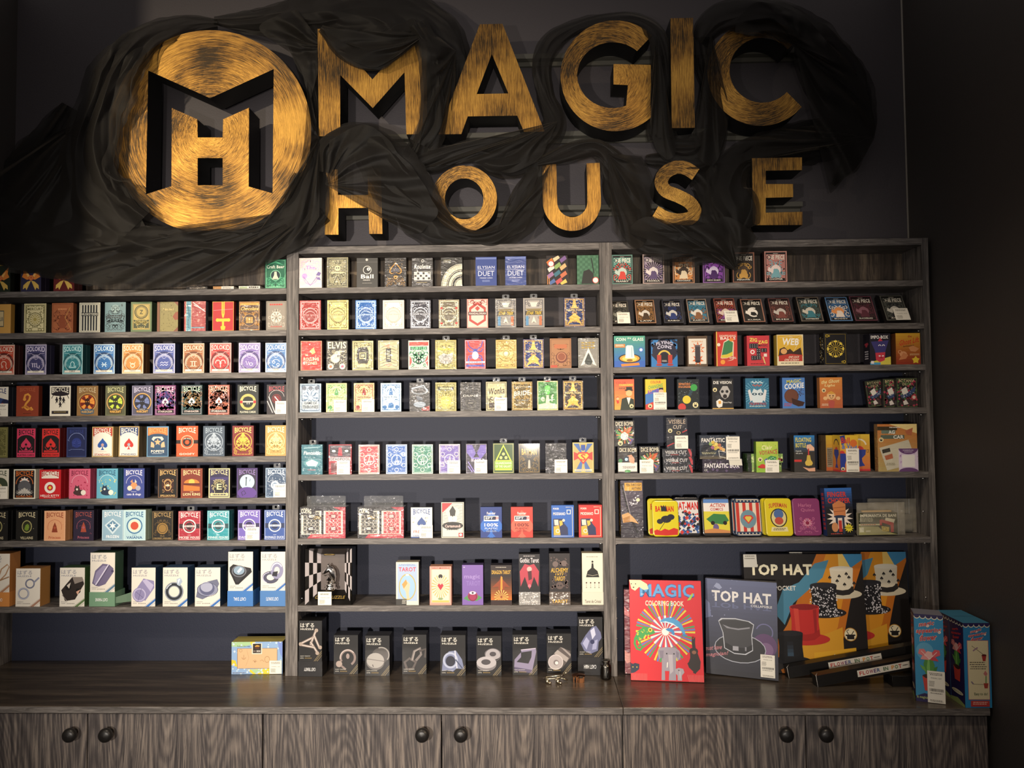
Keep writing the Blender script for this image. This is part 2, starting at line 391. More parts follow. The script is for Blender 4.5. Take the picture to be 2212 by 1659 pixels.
def stroke(P, hw):
    L = []; R_ = []
    for i, p in enumerate(P):
        a = P[max(i-1, 0)]; b = P[min(i+1, len(P)-1)]; dx, dy = b[0]-a[0], b[1]-a[1]; d = math.hypot(dx, dy) or 1
        L.append((p[0]-dy/d*hw, p[1]+dx/d*hw)); R_.append((p[0]+dy/d*hw, p[1]-dx/d*hw))
    return L+R_[::-1]
sc_ = catmull([(735, 785), (692, 758), (645, 753), (598, 778), (580, 820), (600, 858), (655, 882), (706, 910), (731, 948), (712, 980), (660, 990), (605, 982), (552, 953)], 8)
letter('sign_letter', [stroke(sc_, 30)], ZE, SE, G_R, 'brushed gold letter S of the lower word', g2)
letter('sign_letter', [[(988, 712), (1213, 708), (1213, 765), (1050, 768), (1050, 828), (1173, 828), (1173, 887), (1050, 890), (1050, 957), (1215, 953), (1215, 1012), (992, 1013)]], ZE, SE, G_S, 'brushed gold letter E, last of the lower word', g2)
M_RAIL = simple('grey_painted_rail', '5a5850', .5)
for x0, x1, y, lab in ((705, 1740, 123, 'thin grey mounting rail on the wall behind the tops of the upper letters'), (700, 1735, 292, 'thin grey mounting rail on the wall under the upper letters'), (700, 1735, 452, 'thin grey mounting rail on the wall behind the lower letters')):
    a = at(x0, y, 2.30); b = at(x1, y-8, 2.30); z = (a.z+b.z)/2
    mb = MB(); mb.box((a.x, YS+SD+.001, z-.008), (b.x, YW, z+.008), 0, .001); mb.box((a.x, YW-.012, z-.022), (b.x, YW, z-.008), 0, .001)
    tag(mb.build('mounting_rail', M_RAIL), lab, 'rail', 'mounting rails')

# ------------------------------------------------------------------ tulle
def tulle_mat():
    m, n, l, b = mat('black_tulle')
    b.inputs['Base Color'].default_value = (.010, .0088, .0078, 1); b.inputs['Roughness'].default_value = .6
    b.inputs['Specular IOR Level'].default_value = .25
    b.inputs['Sheen Weight'].default_value = .10; b.inputs['Sheen Roughness'].default_value = .4
    b.inputs['Sheen Tint'].default_value = (1, .85, .65, 1)
    lw = n.new('ShaderNodeLayerWeight'); lw.inputs['Blend'].default_value = .35
    tc = n.new('ShaderNodeTexCoord'); no = n.new('ShaderNodeTexNoise'); no.inputs['Scale'].default_value = 14; no.inputs['Detail'].default_value = 3
    l.new(tc.outputs['Object'], no.inputs['Vector'])
    mr = n.new('ShaderNodeMapRange'); mr.inputs['From Min'].default_value = .02; mr.inputs['From Max'].default_value = .75
    mr.inputs['To Min'].default_value = .46; mr.inputs['To Max'].default_value = .84
    l.new(lw.outputs['Facing'], mr.inputs[0])
    mv = n.new('ShaderNodeMath'); mv.operation = 'MULTIPLY_ADD'; mv.inputs[1].default_value = .22; mv.use_clamp = True
    l.new(no.outputs[0], mv.inputs[0]); l.new(mr.outputs[0], mv.inputs[2]); l.new(mv.outputs[0], b.inputs['Alpha'])
    return m
M_TULLE = tulle_mat()
from mathutils import noise as MN
def drape(strips, label, seed, fans=()):
    rnd = random.Random(seed); mb = MB()
    for st in fans:
        ax, ay, ad = st[0]; k = st[1]; R_ = catmull(st[2:], 14); zz = rnd.uniform(0, 90); NT = 34; vs = []; L = 0
        for i, (x, y, dp) in enumerate(R_):
            if i: L += math.hypot(x-R_[i-1][0], y-R_[i-1][1])
            q = L/100
            for j in range(NT+1):
                t = j/NT; wq = q*k+.55*MN.noise(Vector((q*.7, t*1.6, zz)))+zz
                f1 = abs((wq % 1)*2-1); f2 = abs(((wq*1.63+t*.8) % 1)*2-1)
                am = .030*min(1, t*2.2)*(1-.25*t)
                te = t*(1+.05*MN.noise(Vector((q*2.2, 5.5, zz))))
                vs.append(at(ax+(x-ax)*te, ay+(y-ay)*te, ad+(dp-ad)*t-(f1*.6+f2*.3)*am+.010*math.sin(PI*t)*MN.noise(Vector((q, t*3, zz+4)))))
        mb.add(vs, [(i*(NT+1)+j, i*(NT+1)+j+1, (i+1)*(NT+1)+j+1, (i+1)*(NT+1)+j) for i in range(len(R_)-1) for j in range(NT)], 0, True)
    for si, st in enumerate(strips):
        nf, path = st[0], st[1:]
        P = catmull(path, 16); NS = len(P); NV = 64; z0 = rnd.uniform(0, 90); L = 0; Ls = [0]
        for i in range(1, NS): L += math.hypot(P[i][0]-P[i-1][0], P[i][1]-P[i-1][1]); Ls.append(L)
        tri = lambda q: abs(((q+.5) % 1)*2-1)
        nz = lambda x, y, z: MN.noise(Vector((x, y, z)))
        for layer in (0, 1):
            vs = []; zz = z0+layer*31
            for i, (x, y, hw, dep) in enumerate(P):
                hw *= 1.13 if seed != 3 else 1.0
                a = P[max(i-1, 0)]; b = P[min(i+1, NS-1)]; dx, dy = b[0]-a[0], b[1]-a[1]; d = math.hypot(dx, dy) or 1
                nx, ny = -dy/d, dx/d; s = Ls[i]/100
                k = (.55+.45*layer) if layer == 0 else 1
                shift = .22*MN.noise(Vector((s*.8, 3.1, zz))); 
                for j in range(NV+1):
                    v = j/NV*2-1; sg = 1 if v > 0 else -1
                    edge = 1+.22*MN.noise(Vector((s*1.5, 7.7*sg, zz)))+.08*MN.noise(Vector((s*5, 1.7*sg, zz)))
                    vv = v*(1 if layer else .86)*edge+shift*(1-v*v)
                    ph1 = v*hw/120*(1+.7*nz(s*.35, 1, zz))+1.5*nz(s*.38, v*.7, zz)+zz
                    ph2 = v*hw/95+s*.45+1.3*nz(s*.5, v*.8, zz+5)
                    amp = min(.036, .008+hw*.00055)
                    h1 = tri(ph1); h2 = tri(ph2); h3 = abs(nz(s*.8+v, v*hw/60, zz+3))
                    dy_ = -(h1*.60+h2*.34+h3*.3)*amp*.9+amp*.35+layer*.008
                    vs.append(at(x+nx*hw*vv, y+ny*hw*vv, dep+dy_+.012*v*v))
            fs = [(i*(NV+1)+j, i*(NV+1)+j+1, (i+1)*(NV+1)+j+1, (i+1)*(NV+1)+j) for i in range(NS-1) for j in range(NV)]
            mb.add(vs, fs, 0, True)
    o = mb.build('tulle_drape', M_TULLE)
    tag(o, label, 'drape', 'black tulle on the sign'); return o
F = 2.176   # just in front of the letters
B = 2.262   # beside the letters
drape([
 (5, (470, 52, 12, 2.25), (400, 58, 26, 2.22), (320, 82, 34, 2.18), (262, 140, 54, 2.165), (222, 230, 58, 2.165), (198, 330, 62, 2.165), (206, 420, 75, 2.16), (280, 500, 66, 2.155)),
 (4, (150, 230, 20, 2.30), (95, 330, 60, 2.29), (50, 420, 95, 2.28), (-60, 500, 110, 2.27)),
 (6, (-120, 470, 80, 2.18), (20, 505, 72, 2.165), (170, 535, 72, 2.155), (300, 548, 66, 2.15), (420, 550, 56, 2.155), (540, 535, 40, 2.16), (630, 500, 38, 2.17), (690, 450, 34, 2.19)),
 (6, (120, 400, 60, 2.24), (190, 470, 60, 2.20), (300, 520, 45, 2.175), (430, 528, 32, 2.17), (560, 520, 30, 2.175), (660, 480, 36, 2.19)),
 (4, (648, 50, 40, 2.26), (668, 130, 32, 2.25), (688, 220, 24, 2.24), (672, 320, 26, 2.22), (668, 410, 45, 2.19), (640, 490, 48, 2.18), (590, 530, 26, 2.18)),
 ], 'black tulle swag round the gold emblem, hanging over the left shelves', 3, [
 [(692, 448, 2.185), 1.0, (660, 528, 2.17), (560, 578, 2.15), (430, 612, 2.145), (280, 626, 2.145), (120, 606, 2.15), (10, 566, 2.16), (-60, 548, 2.18)],
 [(190, 250, 2.19), 1.0, (40, 330, 2.26), (-40, 430, 2.24), (-40, 540, 2.19), (90, 590, 2.17), (230, 560, 2.165), (320, 500, 2.17)],
 [(700, 100, 2.22), 1.1, (640, 20, 2.22), (560, 60, 2.24), (640, 130, 2.24), (668, 230, 2.24)],
 [(690, 300, 2.21), 1.1, (664, 170, 2.23), (655, 320, 2.18), (620, 430, 2.17), (560, 505, 2.17), (640, 520, 2.17), (690, 470, 2.18)],
 ])
drape([
 (5, (462, 45, 8, 2.26), (540, 48, 24, 2.25), (620, 42, 40, 2.24), (700, 28, 52, 2.22), (790, 22, 52, 2.21), (870, 30, 52, 2.20), (940, 62, 42, 2.21), (985, 125, 28, 2.24), (978, 195, 24, 2.25), (950, 260, 26, 2.24), (905, 320, 24, 2.22), (872, 345, 10, 2.22)),
 (4, (692, 62, 8, 2.20), (740, 92, 26, 2.19), (800, 112, 34, 2.185), (850, 92, 32, 2.19), (905, 58, 20, 2.19)),
 (3, (900, 50, 20, F), (928, 110, 24, F), (932, 190, 22, F), (930, 260, 24, F), (905, 310, 22, 2.19)),
 ], 'black tulle swag looped over the letter M', 11, [
 [(922, 72, 2.18), 1.1, (700, 62, 2.19), (730, 112, 2.185), (800, 148, 2.18), (860, 120, 2.18)],
 [(985, 110, 2.20), 1.2, (900, 40, 2.19), (908, 110, 2.17), (915, 220, 2.17), (905, 320, 2.19), (880, 350, 2.21), (945, 330, 2.22), (985, 220, 2.24)],
 ])
drape([
 (4, (700, 372, 10, 2.19), (712, 325, 34, 2.20), (770, 300, 32, 2.19), (822, 335, 50, F), (865, 395, 56, F), (905, 440, 50, F), (945, 480, 34, 2.19), (1010, 512, 18, 2.20), (1080, 508, 26, 2.20), (1135, 462, 34, 2.21), (1160, 395, 30, 2.22), (1168, 348, 14, 2.21)),
 (3, (880, 430, 30, 2.22), (900, 480, 34, 2.22), (960, 515, 22, 2.22), (1080, 520, 14, 2.22)),
 ], 'black tulle swag falling from letter H under the O', 5, [
 [(702, 398, 2.19), 1.2, (712, 305, 2.20), (785, 266, 2.18), (835, 300, 2.17), (880, 355, 2.17), (922, 420, 2.17), (946, 460, 2.175), (920, 500, 2.19), (880, 505, 2.20)],
 [(1060, 530, 2.21), 1.1, (1085, 470, 2.24), (1108, 410, 2.24), (1150, 362, 2.23), (1185, 350, 2.22), (1165, 430, 2.21), (1130, 500, 2.20)],
 ])
drape([
 (4, (890, 365, 8, 2.21), (935, 350, 22, 2.21), (1010, 325, 22, 2.21), (1090, 340, 40, 2.21), (1150, 318, 36, 2.21), (1195, 268, 24, 2.21), (1180, 205, 18, 2.23), (1172, 140, 20, 2.23), (1196, 88, 20, 2.23), (1250, 56, 15, 2.23), (1320, 42, 14, 2.23), (1378, 46, 14, 2.22), (1420, 82, 20, 2.20), (1430, 160, 20, 2.22), (1418, 240, 22, 2.22), (1428, 300, 28, 2.21)),
 (5, (1416, 290, 10, 2.21), (1450, 322, 28, 2.21), (1510, 330, 40, 2.21), (1548, 290, 24, 2.22), (1545, 220, 18, 2.24), (1528, 150, 20, 2.24), (1522, 80, 22, 2.24)),
 ], 'black tulle swag winding round the letters G and I', 8, [
 [(1205, 262, 2.20), 1.1, (1060, 300, 2.21), (930, 325, 2.21), (890, 362, 2.21), (960, 358, 2.215), (1030, 350, 2.215), (1105, 372, 2.215), (1168, 345, 2.21)],
 [(1418, 70, 2.20), 1.3, (1405, 200, 2.22), (1408, 300, 2.22), (1440, 345, 2.21), (1460, 320, 2.21)],
 [(1535, 70, 2.21), 1.3, (1512, 210, 2.23), (1500, 320, 2.22), (1545, 345, 2.21), (1575, 250, 2.23), (1560, 160, 2.23)],
 ])
drape([
 (5, (1510, 90, 20, 2.23), (1550, 45, 30, 2.20), (1620, 30, 32, F), (1690, 42, 36, F), (1760, 92, 44, 2.20), (1820, 150, 42, 2.24), (1855, 220, 34, 2.26), (1868, 280, 22, 2.26), (1838, 345, 18, 2.27), (1800, 400, 5, 2.27)),
 (4, (1722, 95, 6, 2.20), (1745, 140, 26, 2.23), (1790, 200, 40, 2.27), (1830, 270, 38, 2.29), (1850, 300, 20, 2.29)),
 (5, (1860, 300, 10, 2.28), (1790, 300, 40, 2.28), (1700, 320, 44, 2.26), (1610, 345, 36, 2.22), (1575, 400, 40, 2.19), (1590, 460, 44, F), (1600, 505, 28, F), (1630, 520, 6, F)),
 ], 'black tulle swag spread over the letter C and down to the E', 21, [
 [(1716, 96, 2.19), 1.0, (1588, 70, 2.18), (1600, 28, 2.18), (1650, 2, 2.17), (1740, 40, 2.18), (1830, 140, 2.22), (1868, 190, 2.24), (1886, 290, 2.25), (1840, 380, 2.26), (1792, 412, 2.27)],
 [(1884, 296, 2.25), 1.0, (1760, 270, 2.27), (1680, 282, 2.26), (1590, 308, 2.24), (1545, 350, 2.22), (1600, 352, 2.23), (1700, 336, 2.27), (1790, 336, 2.28)],
 ])
drape([
 (4, (1160, 352, 8, 2.20), (1225, 332, 18, 2.20), (1290, 322, 20, 2.20), (1335, 372, 34, 2.21), (1360, 440, 38, 2.20), (1385, 500, 34, 2.18), (1440, 525, 40, 2.17), (1510, 528, 42, 2.165), (1560, 545, 26, 2.165), (1590, 578, 6, 2.17)),
 (4, (1395, 345, 10, 2.23), (1450, 350, 20, 2.23), (1510, 375, 26, 2.23), (1545, 430, 34, 2.21), (1560, 500, 40, 2.19)),
 (4, (1540, 350, 12, 2.22), (1555, 420, 34, 2.20), (1562, 490, 44, 2.18), (1545, 530, 30, 2.17)),
 ], 'black tulle swag hanging between letters U, S and E onto the shelf top', 30, [
 [(1312, 330, 2.20), 1.1, (1385, 338, 2.23), (1412, 390, 2.22), (1402, 460, 2.22), (1395, 520, 2.18), (1365, 542, 2.17), (1325, 500, 2.18)],
 [(1592, 586, 2.168), 1.1, (1350, 500, 2.17), (1400, 470, 2.175), (1500, 490, 2.165), (1570, 470, 2.17), (1640, 512, 2.175)],
 ])

# ------------------------------------------------------------------ printed artwork
_tc = {}
def glyphs(s, bold=0):
    k = (s, bold)
    if k not in _tc:
        cu = bpy.data.curves.new('t', 'FONT'); cu.body = s; cu.resolution_u = 2; cu.offset = bold*.02; cu.space_character = 1+bold*.05
        o = bpy.data.objects.new('t', cu); me = bpy.data.meshes.new_from_object(o)
        vs = [(v.co.x, v.co.y) for v in me.vertices]; fs = [tuple(p.vertices) for p in me.polygons]
        bpy.data.objects.remove(o); bpy.data.meshes.remove(me); bpy.data.curves.remove(cu)
        if vs:
            x0 = min(v[0] for v in vs); x1 = max(v[0] for v in vs); y0 = min(v[1] for v in vs); y1 = max(v[1] for v in vs)
            vs = [((x-x0)/((x1-x0) or 1), 1-(y-y0)/((y1-y0) or 1)) for x, y in vs]
        _tc[k] = (vs, fs)
    return _tc[k]
class Art:
    'flat printed artwork on the front of a box; u to the right, v downwards, 0..1'
    EPS = .00003
    def __init__(s, w, h, seed=0): s.w, s.h, s.k = w, h, 1; s.v = []; s.f = []; s.c = []; s.r_ = random.Random(seed); s.asp = w/h
    def put(s, pts, fs, col, hold=False):
        if not pts: return
        n = len(s.v); y = -s.k*s.EPS; pts = [(min(max(u, 0), 1), min(max(v, 0), 1)) for u, v in pts]
        s.v += [((u-.5)*s.w, y, (1-v)*s.h) for u, v in pts]
        for f in fs:
            a, b, c = (pts[f[0]], pts[f[1]], pts[f[2]])
            s.f.append([n+i for i in f]); s.c.append(hexc(col))
        if not hold: s.k += 1
    def r(s, u0, v0, u1, v1, c): s.put([(u0, v1), (u1, v1), (u1, v0), (u0, v0)], [(0, 1, 2, 3)], c)
    def fr(s, m, t, c, mv=None):
        'frame line, inset m, thickness t'
        mv = m if mv is None else mv; tv = t*s.asp; mv = mv*s.asp
        a = [(m, mv), (1-m, mv), (1-m, 1-mv), (m, 1-mv)]; b = [(m+t, mv+tv), (1-m-t, mv+tv), (1-m-t, 1-mv-tv), (m+t, 1-mv-tv)]
        s.put(a+b, [(i, (i+1) % 4, 4+(i+1) % 4, 4+i) for i in range(4)], c)
    def p(s, pts, c): s.put(pts, [tuple(range(len(pts)))], c)
    def e(s, cu, cv, ru, c, rv=None, n=20, a0=0, a1=360):
        rv = ru*s.asp if rv is None else rv
        s.p([(cu+ru*math.cos(math.radians(a0+(a1-a0)*i/n)), cv+rv*math.sin(math.radians(a0+(a1-a0)*i/n))) for i in range(n+(a1-a0 < 360))], c)
    def ring(s, cu, cv, ru, t, c, rv=None, n=26, a0=0, a1=360, hold=False):
        rv = ru*s.asp if rv is None else rv; q = rv/ru; P = []
        for i in range(n+1):
            a = math.radians(a0+(a1-a0)*i/n); P += [(cu+ru*math.cos(a), cv+rv*math.sin(a)), (cu+(ru-t)*math.cos(a), cv+(ru-t)*q*math.sin(a))]
        s.put(P, [(2*i, 2*i+1, 2*i+3, 2*i+2) for i in range(n)], c, hold)
    def line(s, pts, w, c, hold=False):
        P = []
        for i, p in enumerate(pts):
            a = pts[max(i-1, 0)]; b = pts[min(i+1, len(pts)-1)]; dx, dy = b[0]-a[0], (b[1]-a[1])/s.asp; d = math.hypot(dx, dy) or 1
            P += [(p[0]-dy/d*w/2, p[1]+dx/d*w/2*s.asp), (p[0]+dy/d*w/2, p[1]-dx/d*w/2*s.asp)]
        s.put(P, [(2*i, 2*i+1, 2*i+3, 2*i+2) for i in range(len(pts)-1)], c, hold)
    def t(s, txt, u0, v0, u1, v1, c, b=0, arch=0, bold=1, slant=0, rise=0):
        vs, fs = glyphs(txt, bold); P = []
        for x, y in vs:
            q = 1-(2*x-1)**2
            P.append((u0+x*(u1-u0)+slant*(1-y), v0+y*(v1-v0)*(1-b*q)-arch*q-rise*(x-.5)))
        s.put(P, fs, c)
    def rays(s, cu, cv, r0, r1, n, cols, duty=.5, rv=1, off=0):
        for k in range(len(cols)):
            P = []; Fq = []
            for i in range(k, n, len(cols)):
                a = 2*PI*(i+off)/n; d = PI*duty*2/n/2; m = len(P)
                for rr, sg in ((r0, -1), (r1, -1), (r1, 1), (r0, 1)):
                    P.append((cu+rr*math.cos(a+sg*d), cv+rr*math.sin(a+sg*d)*s.asp*rv))
                Fq.append((m, m+1, m+2, m+3))
            s.put(P, Fq, cols[k], True)
        s.k += 1
    def star(s, cu, cv, r, c, n=5, q=.45, rot=-90):
        s.p([(cu+(r if i % 2 == 0 else r*q)*math.cos(math.radians(rot+180*i/n)), cv+(r if i % 2 == 0 else r*q)*math.sin(math.radians(rot+180*i/n))*s.asp) for i in range(2*n)], c)
    def spade(s, cu, cv, r, c, stem=True):
        A = s.asp; P = []
        for x, y in ((0, -1.2), (.25, -.85), (.62, -.45), (.9, -.05), (.92, .35), (.62, .6), (.3, .5), (.08, .28), (.1, .7), (.35, 1), (-.35, 1), (-.1, .7), (-.08, .28), (-.3, .5), (-.62, .6), (-.92, .35), (-.9, -.05), (-.62, -.45), (-.25, -.85)):
            P.append((cu+x*r, cv+y*r*A))
        s.p(P, c)
    def grad(s, u0, v0, u1, v1, c0, c1, n=10):
        a = [int(c0[i:i+2], 16) for i in (0, 2, 4)]; b = [int(c1[i:i+2], 16) for i in (0, 2, 4)]
        for i in range(n):
            c = ''.join('%02x' % int(a[k]+(b[k]-a[k])*(i+.5)/n) for k in range(3))
            s.put([(u0, v0+(v1-v0)*(i+1)/n), (u1, v0+(v1-v0)*(i+1)/n), (u1, v0+(v1-v0)*i/n), (u0, v0+(v1-v0)*i/n)], [(0, 1, 2, 3)], c, True)
        s.k += 1
    def fil(s, c, n=12, u0=.1, v0=.08, u1=.9, v1=.92, w=.018, size=(.05, .13)):
        'mirrored scrollwork'
        R = s.r_
        for _ in range(n):
            cu = R.uniform(u0, .5); cv = R.uniform(v0, v1); r = R.uniform(*size); a = R.uniform(0, 6.28); sw = R.choice((-1, 1))*R.uniform(3.2, 7)
            pts = []
            for i in range(13):
                t = i/12; rr = r*(1-.72*t)*1.0
                pts.append((cu+rr*math.cos(a+sw*t), cv+rr*math.sin(a+sw*t)*s.asp))
            pts = [(min(max(x, u0-.02), .5), min(max(y, v0-.02), v1+.02)) for x, y in pts]
            s.line(pts, w, c, True); s.line([(1-x, y) for x, y in pts], w, c, True)
        s.k += 1
    def specks(s, c, n, u0, v0, u1, v1, r=.012):
        R = s.r_
        P = []; Fq = []
        for _ in range(n):
            x = R.uniform(u0, u1); y = R.uniform(v0, v1); q = r*R.uniform(.5, 1.4); m = len(P)
            P += [(x-q, y), (x, y+q*s.asp), (x+q, y), (x, y-q*s.asp)]; Fq.append((m, m+1, m+2, m+3))
        s.put(P, Fq, c)
    def small(s, u0, v0, u1, v1, rows, c, fill=.5):
        'lines of print too small to read'
        R = s.r_; P = []; Fq = []; hh = (v1-v0)/rows
        for i in range(rows):
            x = u0+R.uniform(0, .15)*(u1-u0)*.5; e = u1-R.uniform(0, .2)*(u1-u0)*.6
            while x < e:
                wd = R.uniform(.05, .16)*(u1-u0); m = len(P); y = v0+hh*i
                P += [(x, y+hh*fill), (min(x+wd, e), y+hh*fill), (min(x+wd, e), y), (x, y)]; Fq.append((m, m+1, m+2, m+3)); x += wd+.03*(u1-u0)
        s.put(P, Fq, c)
    def hat(s, cu, cv, w, h, c, band, brim=None, top=None):
        A = 1; hw = w/2; P = []
        brim = brim or c
        s.e(cu, cv+h*.40, hw*1.0, brim, rv=h*.17, n=28)
        s.p([(cu-hw*.62, cv-h*.5), (cu-hw*.56, cv-h*.1), (cu-hw*.60, cv+h*.30), (cu-hw*.35, cv+h*.42), (cu, cv+h*.45), (cu+hw*.35, cv+h*.42), (cu+hw*.60, cv+h*.30), (cu+hw*.56, cv-h*.1), (cu+hw*.62, cv-h*.5)], c)
        s.p([(cu-hw*.585, cv+h*.12), (cu-hw*.60, cv+h*.30), (cu-hw*.35, cv+h*.42), (cu, cv+h*.45), (cu+hw*.35, cv+h*.42), (cu+hw*.60, cv+h*.30), (cu+hw*.585, cv+h*.12), (cu+hw*.3, cv+h*.24), (cu, cv+h*.27), (cu-hw*.3, cv+h*.24)], band)
        s.e(cu, cv-h*.5, hw*.62, top or c, rv=h*.09, n=24)

def box_mesh(a, d, side, mt, name, parent=None, front=True, top=None, bev=.0007):
    'card box with chamfered upright edges and its artwork, one mesh'
    w, h = a.w/2, a.h; me = bpy.data.meshes.new(name)
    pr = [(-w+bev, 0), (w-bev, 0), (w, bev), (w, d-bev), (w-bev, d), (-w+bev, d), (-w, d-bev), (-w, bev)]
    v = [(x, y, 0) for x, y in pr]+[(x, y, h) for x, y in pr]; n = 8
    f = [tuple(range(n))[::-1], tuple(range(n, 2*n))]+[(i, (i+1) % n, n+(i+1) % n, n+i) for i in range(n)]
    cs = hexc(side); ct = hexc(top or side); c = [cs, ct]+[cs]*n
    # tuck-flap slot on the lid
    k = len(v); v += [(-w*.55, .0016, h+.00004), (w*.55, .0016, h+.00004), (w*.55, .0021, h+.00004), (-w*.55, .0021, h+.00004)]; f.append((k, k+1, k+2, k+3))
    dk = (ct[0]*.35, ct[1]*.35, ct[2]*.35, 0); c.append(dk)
    k = len(v); v += a.v; f += [[k+i for i in q] for q in a.f]; c += a.c
    me.from_pydata(v, [], f); me.update()
    at_ = me.attributes.new('Col', 'FLOAT_COLOR', 'CORNER'); buf = []
    for p in me.polygons: buf += list(c[p.index])*p.loop_total
    at_.data.foreach_set('color', buf)
    # artwork must face the room
    o = new(name, me, parent, [mt]); return o
def sheet_mesh(a, name, parent, mt, th=.0004, y=-.0016, x=0, z=0, side='e9e4d8'):
    o = box_mesh(a, th, side, mt, name, parent, bev=.0001); o.location = (x, y, z); return o

def sticker(parent, W, H, u0, v0, u1, v1, seed=0, bar=None, y=-.0030):
    w, h = (u1-u0)*W, (v1-v0)*H; a = Art(w, h, seed); a.r(0, 0, 1, 1, 'f1ecdd'); tall = h > w*1.25 if bar is None else bar
    if tall:
        a.small(.12, .06, .88, .15, 2, '55504a'); a.t('79 RON | 16 €', .2, .20, .8, .255, '2c2a28', bold=.4); a.small(.08, .32, .42, .5, 4, '77726a')
        x = .1; R = random.Random(seed)
        while x < .9:
            q = R.choice((.012, .02, .03)); a.r(x, .55, x+q, .64, '3a3836'); x += q+R.choice((.015, .025))
        a.small(.12, .68, .88, .72, 1, '77726a'); a.small(.1, .90, .92, .97, 2, '8a857c')
    else:
        a.small(.12, .12, .88, .27, 2, '55504a'); a.t('79 RON | 16 €', .18, .42, .86, .50, '2c2a28', bold=.4); a.small(.1, .62, .52, .92, 4, '77726a')
    sheet_mesh(a, 'price_sticker', parent, M_CARD, y=y, x=((u0+u1)/2-.5)*W, z=(1-v1)*H)
def hang_tab(parent, H, d, dx=0):
    n = 24; r = .0038; W2, T = .0105, .0135; mb = MB(); P = []
    for i in range(n):
        a = 2*PI*i/n; ca, sa = math.cos(a), math.sin(a); k = min(W2/abs(ca) if abs(ca) > 1e-6 else 9, (T/2)/abs(sa) if abs(sa) > 1e-6 else 9); k = min(k, .0118)
        P.append(((dx+ca*k), sa*k)); 
    vs = []; fs = []
    for yy in (d*.5-.0003, d*.5+.0003):
        vs += [(x, yy, H+T/2+z) for x, z in P]+[(dx+r*math.cos(2*PI*i/n), yy, H+T/2+.001+r*math.sin(2*PI*i/n)) for i in range(n)]
    for i in range(n):
        j = (i+1) % n; fs += [(i, j, n+j, n+i), (2*n+i, 3*n+i, 3*n+j, 2*n+j), (i, 2*n+i, 2*n+j, j), (n+i, n+j, 3*n+j, 3*n+i)]
    mb.add(vs, fs); return mb.build('hang_tab', M_CLEAR, parent)

class Row:
    def __init__(s, ox, oy, sc, z, yb, where, group, name='playing_card_deck', cat='card deck', Y=2.2045, d=.0175, mt=None):
        s.__dict__.update(locals())
    def X(s, x, y, Y): return at(s.ox+x*s.sc, s.oy+y*s.sc, Y)
_seed = [0]
def short(d):
    w_ = d.replace(',', '').split()[:6]
    while w_[-1] in ('with', 'and', 'of', 'a', 'an', 'in', 'the', 'picturing', 'behind', 'by', 'cut', 'dark', 'big', 'gold', 'golden', 'orange', 'green', 'red', 'white', 'pale', 'brown', 'yellow', 'price', 'round', 'blue', 'small', 'off', 'black', 'oval', 'fiery', 'coiled', 'thin', 'letter', 'cream'): w_.pop()
    return ' '.join(w_)
def item(R, x0, x1, y0, art, side, desc, tag_=None, tab=0, nb=0, lean=0, yaw=0, Y=None, d=None, mt=None, z=None, yb=None, name=None, cat=None, group=None, roll=0, full=None, top=None, bar=None, h=None, nbgap=.001, where=None):
    Y = Y or R.Y; d = d or R.d; yb = yb or R.yb; z = R.z if z is None else z; mt = mt or R.mt or M_CARD
    ym = (y0+yb)/2; P0, P1 = R.X(x0, ym, Y), R.X(x1, ym, Y); W = P1.x-P0.x
    if h is None:
        pt = R.X((x0+x1)/2, y0, Y)
        if lean:
            th = math.radians(lean); lo, hi = .02, .5
            for _ in range(30):
                m = (lo+hi)/2; q = pix((pt.x, Y+m*math.sin(th), z+d*math.sin(th)+m*math.cos(th)))[1]
                if q > R.oy+y0*R.sc: lo = m
                else: hi = m
            h = lo
        else: h = pt.z-z
    _seed[0] += 1
    a = Art(W, h, _seed[0]); art(a)
    nm = name or R.name
    o = box_mesh(a, d, side, mt, nm, top=top)
    th = math.radians(lean); off = Vector((0, 0, 0))
    o.location = ((P0.x+P1.x)/2, Y, z+(d*math.sin(th) if lean > 0 else 0)+.0002+abs(math.sin(math.radians(roll)))*W/2)
    o.rotation_euler = (-th, math.radians(roll), math.radians(yaw))
    wh = where or R.where
    tag(o, (full or desc+', '+wh), cat or R.cat, group or R.group)
    if tag_:
        x_, y_, xx, yy = tag_; sticker(o, W, h, (x_-x0)/(x1-x0), (y_-y0)/(yb-y0), (xx-x0)/(x1-x0), (yy-y0)/(yb-y0), _seed[0], bar)
    if tab: hang_tab(o, h, d)
    for k in range(nb):
        a2 = Art(W, h-.0004*(k+1), 0)
        b = box_mesh(a2, d, side, mt, nm, top=top)
        g = (k+1)*(d+nbgap); cz, sz = math.cos(math.radians(yaw)), math.sin(math.radians(yaw))
        b.location = (o.location.x-sz*g, Y+cz*g, z+.0002); b.rotation_euler = (0, 0, math.radians(yaw))
        tag(b, ('plain-looking box right behind the ' if k == 0 else 'second box in line behind the ')+short(desc)+', '+wh, cat or R.cat, group or R.group)
    return o, W, h

